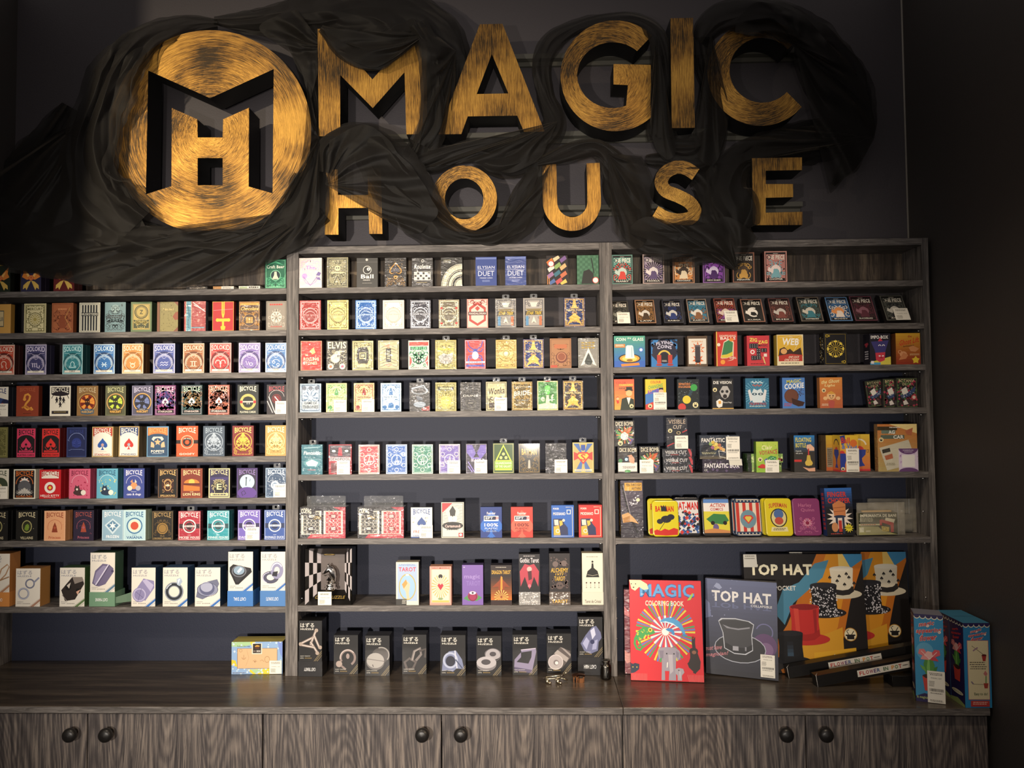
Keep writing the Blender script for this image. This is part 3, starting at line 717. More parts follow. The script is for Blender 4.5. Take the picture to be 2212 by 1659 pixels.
# --------------------------------------------------- artwork of the card decks
def bicycle(bg, tc, draw, rim=None, arc=None, foot=None, fc=None):
    def f(a):
        a.r(0, 0, 1, 1, rim or bg)
        if rim: a.r(.05, .05*a.asp, .95, 1-.05*a.asp, bg)
        draw(a)
        a.t('BICYCLE', .11, .055, .89, .25, tc, b=.32)
        if arc: a.ring(.5, .47, .42, .025, arc, a0=200, a1=340)
        if foot: a.t(foot, .13, .885, .87, .95, fc or tc, bold=.8)
    return f
def spade_card(mid, sp, line, foot='STANDARD'):
    def d(a):
        a.p([(.06, .30)]+[(.5+.44*math.cos(math.radians(t)), .40+.30*math.sin(math.radians(t))*a.asp) for t in range(200, 341, 10)]+[(.94, .30), (.94, .95), (.06, .95)], mid)
        a.ring(.5, .42, .44, .03, line, a0=195, a1=345); a.spade(.5, .59, .25, sp); a.e(.5, .60, .07, line); a.small(.3, .81, .7, .83, 1, line)
    return d
def medal(c1, c2, c3, cy=.58, r=.34):
    def d(a):
        a.ring(.5, cy, r+.06, .025, c1); a.e(.5, cy, r, c2); a.rays(.5, cy, r*.25, r*.9, 14, [c3]); a.e(.5, cy, r*.4, c1); a.star(.5, cy, r*.32, c3, 6)
    return d
def ornate(bg, line, med=None, title=None, seed=0, n=16, tcol=None, ty=.1, th=.09, corner=None, foot=None, core=None, metal='m'):
    def f(a):
        a.r_ = random.Random(seed or sum(map(ord, bg+line)))
        L = line+metal
        a.r(0, 0, 1, 1, bg+metal if metal and corner != 'x' else bg); a.fr(.035, .014, L); a.fr(.075, .03, L)
        a.fil(L, n, .13, .1, .87, .9, .02)
        for cx, cy in ((.15, .11), (.85, .11), (.15, .89), (.85, .89)): a.ring(cx, cy, .07, .02, L)
        if med:
            a.e(.5, .54, .31, bg); a.ring(.5, .54, .31, .03, L); a.ring(.5, .54, .24, .015, L); a.rays(.5, .54, .1, .22, 12, [med+metal]); a.e(.5, .54, .085, med)
        if title: 
            a.r(.12, ty-.02, .88, ty+th+.02, bg); a.t(title, .15, ty, .85, ty+th, tcol or line)
        if foot: a.t(foot, .2, .88, .8, .93, L)
    return f

# =================================================== LEFT BAY
def LB(k, yb, oy, where, **kw): return Row(0, oy, .28933, ZL[k], yb, where, 'card decks on the left shelves', **kw)
def fish(bg):
    def f(a):
        a.r(0, 0, 1, 1, bg)
        for s in (-1, 1):
            a.p([(.5, .55), (.5+s*.12, .40), (.5+s*.42, .16), (.5+s*.38, .38), (.5+s*.46, .50), (.5+s*.2, .60)], 'e0873a')
            a.p([(.5, .62), (.5+s*.18, .66), (.5+s*.38, .78), (.5+s*.40, .92), (.5+s*.28, .86), (.5+s*.22, .95), (.5+s*.12, .80)], 'd8b45a')
            a.p([(.5+s*.03, .48), (.5+s*.30, .30), (.5+s*.18, .50)], 'f0c070')
        a.e(.5, .53, .13, 'c8462c'); a.rays(.5, .53, .04, .11, 8, ['e8b060'])
        a.small(.3, .06, .7, .12, 2, 'c9a24e')
    return f
R1 = LB(0, 372, 520, 'left bay, top shelf', d=.02)
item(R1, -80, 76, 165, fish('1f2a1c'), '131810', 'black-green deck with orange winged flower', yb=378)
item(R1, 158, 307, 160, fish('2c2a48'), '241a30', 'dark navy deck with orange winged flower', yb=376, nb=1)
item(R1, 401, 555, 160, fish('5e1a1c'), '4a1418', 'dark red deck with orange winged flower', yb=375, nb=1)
def flat_small(x0, x1, c, desc, art=None):
    P0 = at(x0*.28933, 520+345*.28933, 2.21); P1 = at(x1*.28933, 520+345*.28933, 2.21); w = P1.x-P0.x
    a = Art(w, .0092, 5); a.r(0, 0, 1, 1, c)
    if art: art(a)
    o = box_mesh(a, .089, c, M_WRAP, 'playing_card_deck'); o.location = ((P0.x+P1.x)/2, 2.208, ZL[0]+.0003)
    tag(o, desc, 'card deck', 'card decks on the left shelves')
flat_small(1395, 1550, '1a1413', 'black deck lying flat, left bay, top shelf', lambda a: a.small(.1, .3, .9, .7, 2, 'b0a090'))
flat_small(1593, 1747, 'e3ddd0', 'deck lying flat with a tan end, left bay, top shelf', lambda a: (a.r(0, 0, .4, 1, 'c08a50'), a.small(.45, .25, .9, .8, 3, '8a857c')))
flat_small(1785, 1943, 'e8e4d6', 'pale deck lying flat with green printed end, left bay, top shelf', lambda a: (a.r(.04, .2, .4, .8, 'b4c49a'), a.small(.45, .2, .97, .8, 1, '55504a', .8)))
def beer(a):
    a.r(0, 0, 1, 1, '1d6b4e'); a.fr(.04, .02, '7fd0a0'); a.fil('5fc292', 16, .1, .62, .9, .92, .02, (.06, .16)); a.p([(.1, .2), (.5, .05), (.9, .2), (.5, .12)], '5fc292')
    a.t('Craft Beer', .08, .20, .92, .31, 'eef2e0'); a.e(.5, .55, .24, '14343a'); a.ring(.5, .55, .25, .03, '8fdcae'); a.p([(.45, .42), (.55, .42), (.57, .55), (.66, .68), (.34, .68), (.43, .55)], 'e8e6c8'); a.small(.2, .93, .8, .96, 1, '9fe0b8')
item(R1, 1979, 2135, 140, beer, '155038', 'green deck with blackletter title and bottle roundel', yb=357, mt=M_GLOSS)
R2 = LB(1, 680, 520, 'left bay, second shelf', d=.018)
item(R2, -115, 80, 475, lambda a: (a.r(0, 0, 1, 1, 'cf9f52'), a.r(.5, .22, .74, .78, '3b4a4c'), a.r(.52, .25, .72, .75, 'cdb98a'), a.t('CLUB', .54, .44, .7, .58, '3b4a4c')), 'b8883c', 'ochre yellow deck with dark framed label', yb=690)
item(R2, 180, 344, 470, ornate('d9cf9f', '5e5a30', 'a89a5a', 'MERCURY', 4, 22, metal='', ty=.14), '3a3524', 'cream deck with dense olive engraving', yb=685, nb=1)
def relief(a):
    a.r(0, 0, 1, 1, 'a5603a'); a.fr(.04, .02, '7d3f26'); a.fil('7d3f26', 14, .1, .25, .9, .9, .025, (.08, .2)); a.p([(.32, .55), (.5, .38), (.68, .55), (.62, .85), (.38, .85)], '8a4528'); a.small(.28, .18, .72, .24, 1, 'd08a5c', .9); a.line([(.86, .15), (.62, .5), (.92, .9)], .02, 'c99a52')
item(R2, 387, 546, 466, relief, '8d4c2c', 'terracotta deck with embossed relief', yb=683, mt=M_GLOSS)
def stripes(a):
    a.r(0, 0, 1, 1, 'd6d2bc')
    a.fr(.05, .012, '1c1e20')
    for i in range(6): a.r(.13+i*.132, .08, .20+i*.132, .94, '22262c')
    a.r(.10, .33, .90, .45, '22262c'); a.t('MUSKETEERS', .12, .35, .88, .43, 'e6e2cc')
item(R2, 592, 748, 463, stripes, '1a1c1e', 'black and cream vertical striped deck', yb=679, nb=1)
def octo(a):
    a.r(0, 0, 1, 1, '6a8b92'); a.fil('34474f', 20, .08, .3, .92, .85, .028, (.08, .2)); a.e(.5, .22, .2, '8fabad'); a.fil('34474f', 5, .3, .1, .7, .3, .02); a.t('6', .78, .05, .86, .14, '233038'); a.small(.1, .42, .9, .56, 2, '2b3a42', .8); a.small(.06, .90, .94, .96, 2, '2b3a42')
item(R2, 783, 938, 460, octo, '2a3338', 'grey-blue deck with tangled tentacle drawing and number 6', yb=677, nb=1)
def zdeck(a):
    a.r(0, 0, 1, 1, '5f7550'); a.r(.09, .07, .91, .93, 'b8a25a'); a.fr(.12, .012, '2e3420'); a.ring(.5, .34, .33, .03, '2e3420'); a.rays(.5, .34, .22, .30, 26, ['2e3420']); a.t('Z', .42, .27, .58, .41, '2e3420'); a.r(.14, .6, .86, .88, '3a4228'); a.fil('c8b468', 14, .17, .62, .83, .86, .02, (.04, .1))
item(R2, 977, 1133, 457, zdeck, '3c4a34', 'green and gold deck with letter Z in a sunburst', yb=674, nb=1)
def leather(a):
    a.r(0, 0, 1, 1, '8c8250'); a.r(0, 0, .12, 1, '7a4a30'); a.r(.12, 0, .14, 1, '3a2a1a'); a.t('Robin Hood', .28, .21, .78, .29, 'd0bb78'); a.p([(.88, .35), (1, .33), (1, .6), (.86, .62), (.74, .5)], '8c4430'); a.p([(.8, 0), (1, 0), (1, .14)], '7a4030'); a.p([(.78, 1), (1, .84), (1, 1)], '7a4030'); a.specks('6e6438', 90, .15, .02, .98, .98, .02)
item(R2, 1173, 1329, 457, leather, '4a3a24', 'olive leather-look deck with brown spine and corners', yb=672)
def redbook(a):
    a.r(0, 0, 1, 1, '9a3338'); a.r(.10, 0, .32, 1, '4f8ba0'); a.r(.08, 0, .10, 1, 'c9b890'); a.r(.32, 0, .34, 1, 'c9b890'); a.line([(.16, .1), (.2, .3), (.24, .5), (.18, .7), (.22, .9)], .03, '2a4a58'); a.line([(.4, .03), (.98, .35)], .03, 'f4e8e4'); a.line([(.45, .12), (.9, .30)], .02, 'e8d4d0'); a.r(.34, .86, .95, .9, '5a8ea0')
item(R2, 1375, 1536, 453, redbook, '3d4c50', 'red wrapped deck with blue spine stripe', yb=670, mt=M_WRAP)
def sword(a):
    g = 'dfa83c'
    a.r(0, 0, 1, 1, 'b01420'); a.fr(0.0, .02, 'd89a40'); a.r(.43, .0, .57, .42, g+'m'); a.r(.485, 0, .515, .42, '8a5a18'); a.p([(.43, .42), (.57, .42), (.53, .55), (.47, .55)], g+'m'); a.r(.22, .58, .78, .68, g+'m'); a.e(.24, .63, .08, g+'m'); a.e(.76, .63, .08, g+'m'); a.r(.45, .68, .55, .85, g+'m'); a.p([(.38, .86), (.5, .80), (.62, .86), (.58, .97), (.42, .97)], g+'m'); a.line([(.05, .30), (.95, .26)], .012, 'e8a8a8')
item(R2, 1586, 1745, 455, sword, '8a1018', 'bright red deck with a golden sword', yb=668, mt=M_GLOSS)
def choc(a):
    g = 'b8843c'
    a.r(0, 0, 1, 1, '4a2e18'); a.fr(.03, .02, g+'m'); a.r(.06, .05, .94, .13, g+'m'); a.t('Chocolate', .08, .19, .92, .31, 'eabf6a', slant=.03); a.fil(g+'m', 14, .08, .36, .92, .94, .022); a.e(.5, .64, .3, '3a2210'); a.ring(.5, .64, .3, .02, g)
    for i in range(3):
        for j in range(3): a.r(.34+i*.115, .54+j*.07, .44+i*.115, .6+j*.07, 'c8923e')
item(R2, 1784, 1940, 453, choc, '2e1c10', 'dark brown deck with gold chocolate-bar emblem', yb=665, mt=M_WRAP)
def beige_red(a):
    a.r(0, 0, 1, 1, '8d8478'); a.fr(.04, .015, '4a4640'); a.fil('c9c0b0', 16, .12, .3, .88, .85, .018); a.ring(.5, .55, .27, .03, 'd8d0c0'); a.rays(.5, .55, .08, .25, 8, ['d8d0c0']); a.small(.14, .09, .86, .15, 1, 'c04038', .9); a.t('CARDS', .22, .85, .78, .9, 'c04038')
item(R2, 1988, 2138, 451, beige_red, '3c3834', 'grey-beige deck with red lettering and wheel emblem', yb=665, mt=M_GLOSS)

def solo(c, dk, lt, sym, foot):
    def f(a):
        a.r(0, 0, 1, 1, lt); a.r(.025, .02, .975, .98, c); a.fr(.05, .014, lt)
        a.e(.5, .60, .46, dk); a.e(.5, .60, .36, c); a.specks(lt, 40, .1, .3, .9, .85, .010)
        a.ring(.5, .42, .11, .012, lt); a.t('SOLOKID', .08, .065, .92, .27, lt, b=.25); a.line([(.1, .30), (.3, .30), (.36, .35), (.64, .35), (.70, .30), (.90, .30)], .016, lt)
        a.ring(.5, .66, .40, .014, lt, a0=160, a1=380); a.ring(.5, .66, .33, .012, lt, a0=170, a1=370); a.rays(.5, .66, .34, .38, 40, [lt])
        sym(a, lt)
        a.p([(.08, .875), (.92, .875), (.88, .90), (.92, .945), (.08, .945), (.12, .90)], 'e6dfcf'); a.t(foot, .36, .885, .64, .925, '3a3436')
    return f
S_leo = lambda a, c: (a.ring(.5, .64, .13, .03, c, a0=120, a1=400), a.ring(.43, .74, .05, .02, c), a.line([(.6, .68), (.62, .78), (.68, .79)], .03, c))
S_scor = lambda a, c: (a.line([(.30, .64), (.34, .62), (.36, .76)], .035, c), a.line([(.38, .65), (.44, .62), (.46, .76)], .035, c), a.line([(.48, .65), (.54, .62), (.56, .76), (.66, .79), (.68, .70)], .035, c))
S_lib = lambda a, c: (a.r(.32, .76, .68, .785, c), a.line([(.32, .73), (.43, .73), (.40, .66), (.44, .60), (.5, .58), (.56, .60), (.60, .66), (.57, .73), (.68, .73)], .035, c))
S_pis = lambda a, c: (a.ring(.36, .69, .12, .035, c, a0=-70, a1=70), a.ring(.64, .69, .12, .035, c, a0=110, a1=250), a.r(.36, .68, .64, .70, c))
S_tau = lambda a, c: (a.ring(.5, .73, .11, .035, c), a.ring(.5, .60, .14, .03, c, a0=10, a1=170))
S_aqu = lambda a, c: (a.line([(.32, .66), (.40, .62), (.46, .66), (.54, .62), (.60, .66), (.68, .62)], .03, c), a.line([(.32, .74), (.40, .70), (.46, .74), (.54, .70), (.60, .74), (.68, .70)], .03, c))
S_gem = lambda a, c: (a.r(.34, .60, .66, .62, c), a.r(.34, .76, .66, .78, c), a.r(.42, .61, .46, .77, c), a.r(.54, .61, .58, .77, c))
S_ari = lambda a, c: (a.ring(.38, .65, .12, .035, c, a0=150, a1=400), a.ring(.62, .65, .12, .035, c, a0=140, a1=390), a.r(.48, .65, .52, .82, c))
S_cap = lambda a, c: (a.line([(.34, .62), (.40, .76), (.46, .62), (.5, .74)], .03, c), a.ring(.57, .72, .08, .028, c))
S_can = lambda a, c: (a.ring(.40, .66, .07, .025, c), a.ring(.60, .74, .07, .025, c), a.ring(.5, .70, .20, .025, c, a0=200, a1=340), a.ring(.5, .70, .20, .025, c, a0=20, a1=160))
R3 = LB(2, 990, 520, 'left bay, third shelf', d=.019, mt=M_GLOSS)
for x0, x1, y0, c, dk, lt, sy, ft, sd, ds, yb, nb in (
  (-50, 108, 778, 'b8402a', '5e1c14', 'f0d8c4', S_leo, 'LEO', '3a1410', 'red-orange zodiac deck cut off by the edge', 996, 1),
  (190, 346, 776, '3b3a66', '26264a', 'd8d0e8', S_scor, 'SCORPIO', '26243c', 'dusky navy zodiac deck', 993, 1),
  (467, 617, 775, '2f8088', '1d5a60', 'c8ecec', S_lib, 'LIBRA', '1c474c', 'teal zodiac deck with scales sign', 992, 1),
  (700, 857, 773, '2a6cae', '163e6c', 'd6ecf8', S_pis, 'PISCES', '12283e', 'bright blue zodiac deck with fishes sign', 991, 1),
  (912, 1070, 769, 'cf8c48', 'a06426', 'fbe6c8', S_tau, 'TAURUS', '5a3a1c', 'orange zodiac deck with bull sign', 990, 1),
  (1145, 1306, 768, '4a5aa0', '2c366e', 'dcdcf4', S_aqu, 'AQUARIUS', '22284a', 'violet-blue zodiac deck with waves sign', 988, 1),
  (1366, 1524, 767, 'a0623c', '6c3c22', 'f4dcc0', S_gem, 'GEMINI', '3e2618', 'brown zodiac deck with twin pillars sign', 986, 0),
  (1567, 1726, 764, 'b43434', '701a1e', 'f8d4cc', S_ari, 'ARIES', '4a1618', 'red zodiac deck with ram sign', 985, 0),
  (1783, 1943, 763, '7a66ac', '463a78', 'e8dcf6', S_cap, 'CAPRICORN', '2a2448', 'purple wrapped zodiac deck', 984, 0),
  (1982, 2138, 763, '4076b4', '24487c', 'dceafa', S_can, 'CANCER', '1e3454', 'steel blue wrapped zodiac deck with crab sign', 982, 0)):
    item(R3, x0, x1, y0, solo(c, dk, lt, sy, ft), sd, ds, yb=yb, nb=nb, mt=M_WRAP if x0 > 1700 else M_GLOSS)

R4 = LB(3, 265, 820, 'left bay, fourth shelf', d=.0175)
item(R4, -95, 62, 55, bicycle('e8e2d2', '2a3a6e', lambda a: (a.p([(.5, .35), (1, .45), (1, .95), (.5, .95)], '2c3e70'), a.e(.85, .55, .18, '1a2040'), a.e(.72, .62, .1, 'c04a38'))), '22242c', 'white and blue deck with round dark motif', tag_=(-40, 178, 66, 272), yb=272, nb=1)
def snake(a):
    a.r(0, 0, 1, 1, '8c3a22'); a.t('BICYCLE', .16, .06, .84, .2, 'a85434', b=.3); a.line([(.36, .40), (.40, .30), (.52, .27), (.62, .34), (.58, .46), (.44, .58), (.36, .70), (.5, .78), (.68, .72), (.74, .80)], .09, 'd8953c'); a.e(.37, .44, .07, 'd8953c'); a.line([(.25, .72), (.45, .66), (.70, .80)], .07, 'c07c30'); a.small(.3, .9, .7, .93, 1, '2e120a')
item(R4, 122, 288, 48, snake, '6a2a18', 'brick red deck with golden coiled snake', yb=270)
def dancers(a):
    a.ring(.5, .5, .44, .03, '221a1e', a0=195, a1=345)
    for cx, cy, s in ((.33, .47, 1), (.5, .43, .9), (.66, .48, 1), (.5, .62, .9)):
        a.e(cx, cy-.08*s, .035, '221a1e'); a.p([(cx-.03, cy-.06*s), (cx+.04, cy-.06*s), (cx+.09, cy+.02), (cx+.04, cy+.02), (cx+.08, cy+.12*s), (cx+.02, cy+.06), (cx-.05, cy+.13*s), (cx-.03, cy+.02), (cx-.08, cy+.0)], '221a1e')
    a.r(.1, .83, .9, .93, '2c2428'); a.small(.2, .86, .8, .90, 1, 'b09a58')
item(R4, 372, 527, 47, bicycle('eae3cf', 'eae3cf', lambda a: (a.r(.07, .04, .93, .27, '221a1e'), a.e(.5, .27, .43, '221a1e', rv=.07), dancers(a)), rim='efe8d4'), '1c181a', 'white and black deck with dancing silhouettes', yb=268, nb=1)
def warc(c):
    def d(a):
        a.e(.5, .56, .42, '2a1a10'); a.ring(.5, .56, .44, .05, 'c8a060m'); a.e(.5, .56, .36, c[0]); a.rays(.5, .56, .05, .34, 11, [c[1], c[2]], .9); a.p([(.38, .62), (.40, .46), (.5, .40), (.6, .46), (.62, .62), (.5, .7)], c[3]); a.e(.45, .53, .025, c[1]); a.e(.55, .53, .025, c[1])
        a.p([(.18, .80), (.5, .75), (.82, .80), (.80, .93), (.5, .96), (.2, .93)], c[4]); a.t('WARCRAFT', .22, .83, .78, .91, 'e8b050'); a.t('WORLD OF', .36, .785, .64, .815, 'd8d0c0', bold=.5)
    return d
item(R4, 574, 732, 47, bicycle('8e6a3c', 'c9b48c', warc(('c0501c', 'f0a040', '70200c', '3a1a10', '3c5a70'))), '2c2018', 'bronze deck with fiery orange medallion', yb=266, mt=M_GLOSS, nb=1)
item(R4, 787, 939, 46, bicycle('4a4c34', 'b6b886', warc(('4a5a1c', 'b8cc40', '222a10', '1a1c12', '3a3010')), rim='5e6044'), '1c1d14', 'olive deck with horned green medallion', yb=265, mt=M_GLOSS)
item(R4, 985, 1140, 45, bicycle('4e4c62', 'c0bcd6', warc(('2c3454', '6a78a8', '161a30', '10121f', '3a3c48')), rim='706e88'), '1c1b28', 'slate violet deck with dark armoured medallion', yb=264, mt=M_GLOSS)
def neb(c1, c2, c3, sp, foot):
    def d(a):
        a.specks(c2, 120, .02, .05, .98, .8, .09); a.specks(c3, 70, .02, .2, .98, .7, .07); a.specks('f4e8ee', 40, .05, .05, .95, .8, .006)
        a.ring(.5, .45, .4, .014, 'e8d8d8', a0=200, a1=340); a.fr(.05, .012, 'd8c8d0'); a.spade(.5, .55, .17, 'eadcdc'); a.e(.5, .55, .06, c1); a.r(.1, .83, .9, .93, '1c1418'); a.t(foot, .16, .85, .84, .91, 'e0d0c8')
    return d
item(R4, 1157, 1312, 43, bicycle('6e2c66', 'e8c8d8', neb('5a2858', 'a04a86', '3c3a7c', 0, 'STARGAZER')), '2a1428', 'magenta galaxy deck with pale spade', yb=263, mt=M_GLOSS)
item(R4, 1353, 1510, 41, bicycle('1c3c3e', 'b8ccb8', lambda a: (a.specks('2c5c58', 60, .05, .3, .95, .8, .07), a.p([(.12, .32), (.5, .28), (.62, .5), (.9, .62), (.85, .76), (.55, .7), (.3, .6)], 'c08a50'), neb('1c3c3e', '264c4a', '8a6a40', 0, 'STARGAZER')(a))), '10201f', 'dark teal deck with tawny nebula and spade', yb=262, mt=M_GLOSS)
item(R4, 1555, 1713, 40, bicycle('9c4a30', 'e8bca4', neb('8a3c28', 'b86444', '6c2c20', 0, 'STARGAZER')), '3c1c14', 'rust red wrapped deck with small spade', yb=260, mt=M_WRAP)
def roundmed(a):
    a.e(.5, .58, .37, '1c211e'); a.ring(.5, .58, .38, .12, 'c8b464'); a.t('GUNS N', .28, .43, .72, .49, '1c211e', arch=.03); a.t('ROSES', .32, .69, .68, .75, '1c211e', arch=-.03); a.r(.24, .55, .76, .60, 'b8b8b0'); a.e(.18, .58, .07, 'b02028'); a.e(.82, .58, .07, 'b02028'); a.r(.44, .58, .48, .66, 'b8b8b0'); a.r(.54, .58, .58, .66, 'b8b8b0')
item(R4, 1773, 1930, 38, bicycle('262c2a', 'ece6cc', roundmed, foot='PLAYING CARDS'), '121413', 'dark green-black deck with gold ring emblem and red roses', yb=258, mt=M_GLOSS)
item(R4, 1992, 2138, 38, bicycle('241c22', 'b05058', lambda a: (a.ring(.5, .45, .4, .02, 'c8c0c0', a0=190, a1=350), a.e(.5, .48, .24, '7c1c24'), a.line([(.1, .4), (.42, .95)], .05, 'c8c8c8'), a.line([(.02, .55), (.3, .95)], .04, 'c8c8c8'), a.ring(.5, .48, .2, .03, '1a1014'), a.line([(.4, .4), (.6, .56)], .05, 'e0d0d0'))), '161214', 'black and red deck with crossed blades', tag_=(2058, 160, 2142, 256), yb=257, mt=M_GLOSS)

R5 = LB(4, 572, 820, 'left bay, fifth shelf', d=.0175)
item(R5, -95, 60, 355, ornate('5d5a30', '8c8850', None, None, 3, 24, metal=''), '1a1a14', 'olive patterned deck cut off by the edge', yb=575, nb=1)
def maiden(bg, hot):
    def f(a):
        a.r(0, 0, 1, 1, '171314'); a.r(.03, .02, .97, .98, hot); a.p([(.06, .36)]+[(.5+.44*math.cos(math.radians(t)), .44+.30*math.sin(math.radians(t))*a.asp) for t in range(200, 341, 10)]+[(.94, .36), (.94, .84), (.06, .84)], '1a1416')
        a.t('BICYCLE', .12, .06, .88, .26, '241416', b=.3); a.spade(.5, .56, .28, hot); a.e(.5, .56, .06, '1a1416'); a.ring(.5, .56, .34, .02, hot, a0=20, a1=160); a.r(.14, .76, .86, .82, hot); a.small(.2, .775, .8, .805, 1, '1a1416'); a.t('PLAYING CARDS', .08, .885, .92, .945, '241416')
    return f
item(R5, 122, 268, 362, maiden(0, 'd23a5e'), '1c1416', 'hot pink and black spade deck', yb=567, nb=1)
item(R5, 310, 449, 362, maiden(0, 'd8302c'), '5e1414', 'scarlet and black spade deck', yb=568, nb=1)
item(R5, 497, 647, 356, lambda a: (a.r(0, 0, 1, 1, '1c2550'), a.fr(.03, .014, '4a5a90'), a.ring(.5, .46, .40, .025, '7a88b8', a0=190, a1=350), a.line([(.06, .42), (.14, .46)], .02, '7a88b8'), a.e(.5, .52, .24, '26347a'), a.fil('3c4c98', 8, .3, .42, .7, .62, .02, (.04, .09)), a.line([(.1, .76), (.2, .76), (.2, .74), (.8, .74), (.8, .76), (.9, .76)], .015, '7a88b8'), a.t('BICYCLE', .16, .08, .84, .22, '2c3a78', b=.3)), '10131f', 'dark navy deck with faint outlined frame', yb=572, nb=1)
item(R5, 687, 845, 352, bicycle('c2c0b0', 'efe8d8', lambda a: (a.r(.05, .035, .95, .3, 'b43a2c'), a.e(.5, .29, .45, 'b43a2c', rv=.08), spade_card('ece6d8', '2c58a4', 'c8a098')(a)), rim='b49a68', foot='STANDARD', fc='b43a2c'), 'a08858', 'red and white deck with blue spade', yb=573, nb=2)
item(R5, 886, 1036, 350, bicycle('c2c0b0', 'efe8d8', lambda a: (a.r(.05, .035, .95, .3, '2c4478'), a.e(.5, .29, .45, '2c4478', rv=.08), spade_card('ece6d8', 'c43a34', 'a8b0c0')(a)), rim='b49a68', foot='STANDARD', fc='2c4478'), '6e6048', 'blue and white deck with red spade', yb=573, nb=2, roll=.8)
def pop(a):
    a.r(.04, .3, .96, .98, '2c4a68'); a.e(.5, .36, .46, '2c4a68', rv=.12); a.p([(.22, .42), (.3, .34), (.7, .34), (.78, .42), (.66, .50), (.34, .50)], 'e8ddc8'); a.p([(.36, .40), (.64, .40), (.66, .58), (.5, .64), (.34, .58)], 'dfb48c'); a.p([(.2, .50), (.36, .56), (.34, .70), (.18, .68)], 'dfb48c'); a.p([(.8, .50), (.64, .56), (.66, .70), (.84, .68)], 'dfb48c'); a.t('POPEYE', .2, .78, .8, .87, 'f0e8d8'); a.small(.24, .89, .76, .92, 1, 'c8d0d8')
    a.e(.5, .52, .19, '33506e'); a.star(.5, .52, .16, 'e8b080', 5)
item(R5, 1096, 1259, 350, bicycle('c87a40', 'e8a868', pop, rim='6a98b8'), '1c2430', 'blue and orange deck with star badge', yb=573, mt=M_GLOSS)
def vault(foot, c, dk):
    def d(a):
        a.r(.0, .46, 1, .58, '2a1a16'); a.ring(.5, .52, .30, .04, dk); a.e(.5, .52, .27, '241c1a'); a.ring(.5, .52, .26, .06, c); a.t('THE VAULT', .33, .41, .67, .45, 'efe6d4', arch=.02); a.star(.5, .53, .12, c, 8, .7); a.t(foot, .14, .885, .86, .95, 'efe6d4')
    return d
item(R5, 1317, 1478, 347, bicycle('d0582c', 'f2e4cc', vault('GOOFY', 'd0582c', 'f0c8a0')), '2c1c18', 'orange deck with black circular badge', yb=572, mt=M_GLOSS)
def drg(bg, g):
    def d(a):
        a.ring(.5, .52, .42, .03, g); a.spade(.5, .52, .36, g); a.r_ = random.Random(9); a.fil(bg, 12, .2, .35, .8, .72, .02, (.04, .12)); a.fil(g, 8, .08, .7, .92, .92, .02); a.small(.12, .93, .88, .96, 1, g)
    return d
item(R5, 1517, 1677, 347, bicycle('4a5868', '9aa8b4m', drg('4a5868', 'a8b4c0m')), '1c2026', 'steel grey deck with engraved spade', yb=570, mt=M_GLOSS)
item(R5, 1735, 1893, 345, bicycle('7c2624', 'e4c470m', drg('7c2624', 'd8b04cm')), '30100f', 'dark red deck with golden spade', yb=568, mt=M_GLOSS)
item(R5, 1981, 2138, 342, bicycle('c09854', 'f0e0b0m', drg('b08840', 'ecd08cm')), '3c2c18', 'pale gold deck with engraved spade', yb=566, mt=M_GLOSS)

R6 = LB(5, 885, 820, 'left bay, sixth shelf', d=.0175)
item(R6, -95, 65, 668, bicycle('d8d4c0', '3e4a3a', lambda a: (a.e(.6, .55, .36, '39452f'), a.e(.5, .62, .2, 'c8b890')), rim='e4dfcc'), '1a1a18', 'cream and dark green deck with price sticker', tag_=(-40, 795, 62, 888), yb=889, nb=1)
item(R6, 102, 264, 670, bicycle('17161a', 'd8702c', lambda a: (a.ring(.5, .5, .40, .03, 'd8702c', a0=180, a1=360), a.e(.5, .46, .22, 'd0582c'), a.star(.5, .43, .24, 'e8e2d6', 9, .6), a.e(.5, .6, .30, '5a5a5e'), a.p([(.15, .82), (.5, .62), (.85, .82)], 'b8b4ac'), a.rays(.5, .78, .1, .4, 16, ['e0dacc'], .2, .4)), rim='e6e0cc', foot='PLAYING CARDS', fc='d8702c'), 'c9c3b0', 'cream rimmed black deck with orange title and white spiky star', yb=888, nb=1)
def kit(a):
    a.e(.5, .43, .40, 'efe6d6', rv=.12, a0=180, a1=360); a.r(.1, .06, .9, .30, 'efe6d6'); a.p([(.1, .3), (.9, .3), (.95, .42), (.05, .42)], 'c81c24'); a.e(.5, .42, .4, 'c81c24', rv=.06); a.e(.5, .62, .26, 'f2ece0'); a.e(.5, .62, .14, 'c81c24'); a.e(.5, .62, .07, 'f0d040'); a.t('HELLO KITTY', .06, .86, .94, .93, 'f4efe6'); a.small(.2, .95, .8, .97, 1, 'f4efe6')
item(R6, 294, 454, 673, bicycle('c81c24', 'b01820', kit, rim='c81c24'), 'a8161e', 'bright red deck with white flower roundel', yb=892, nb=2)
def animals(bg, ln, body, dots):
    def d(a):
        a.ring(.5, .48, .38, .016, ln, a0=180, a1=360); a.specks(dots, 26, .08, .35, .92, .9, .03); a.e(.5, .80, .30, body, rv=.10); a.e(.38, .68, .13, body); a.p([(.28, .64), (.30, .54), (.38, .60)], body); a.p([(.48, .64), (.47, .54), (.40, .60)], body); a.e(.38, .69, .05, 'efe6d6'); a.e(.68, .80, .12, 'efe6d6')
    return d
item(R6, 516, 674, 667, bicycle('d6627e', '8c2c48', animals(0, 'f0c0cc', '4a3030', 'b02c50')), 'b04a66', 'pink deck with dark reclining cat', yb=887, nb=1)
item(R6, 722, 879, 665, bicycle('62a8c0', '2c5a78', animals(0, 'e0f0f4', '24344c', 'e4d060')), '3c7088', 'sky blue deck with dark dog and yellow spots', yb=887, nb=1)
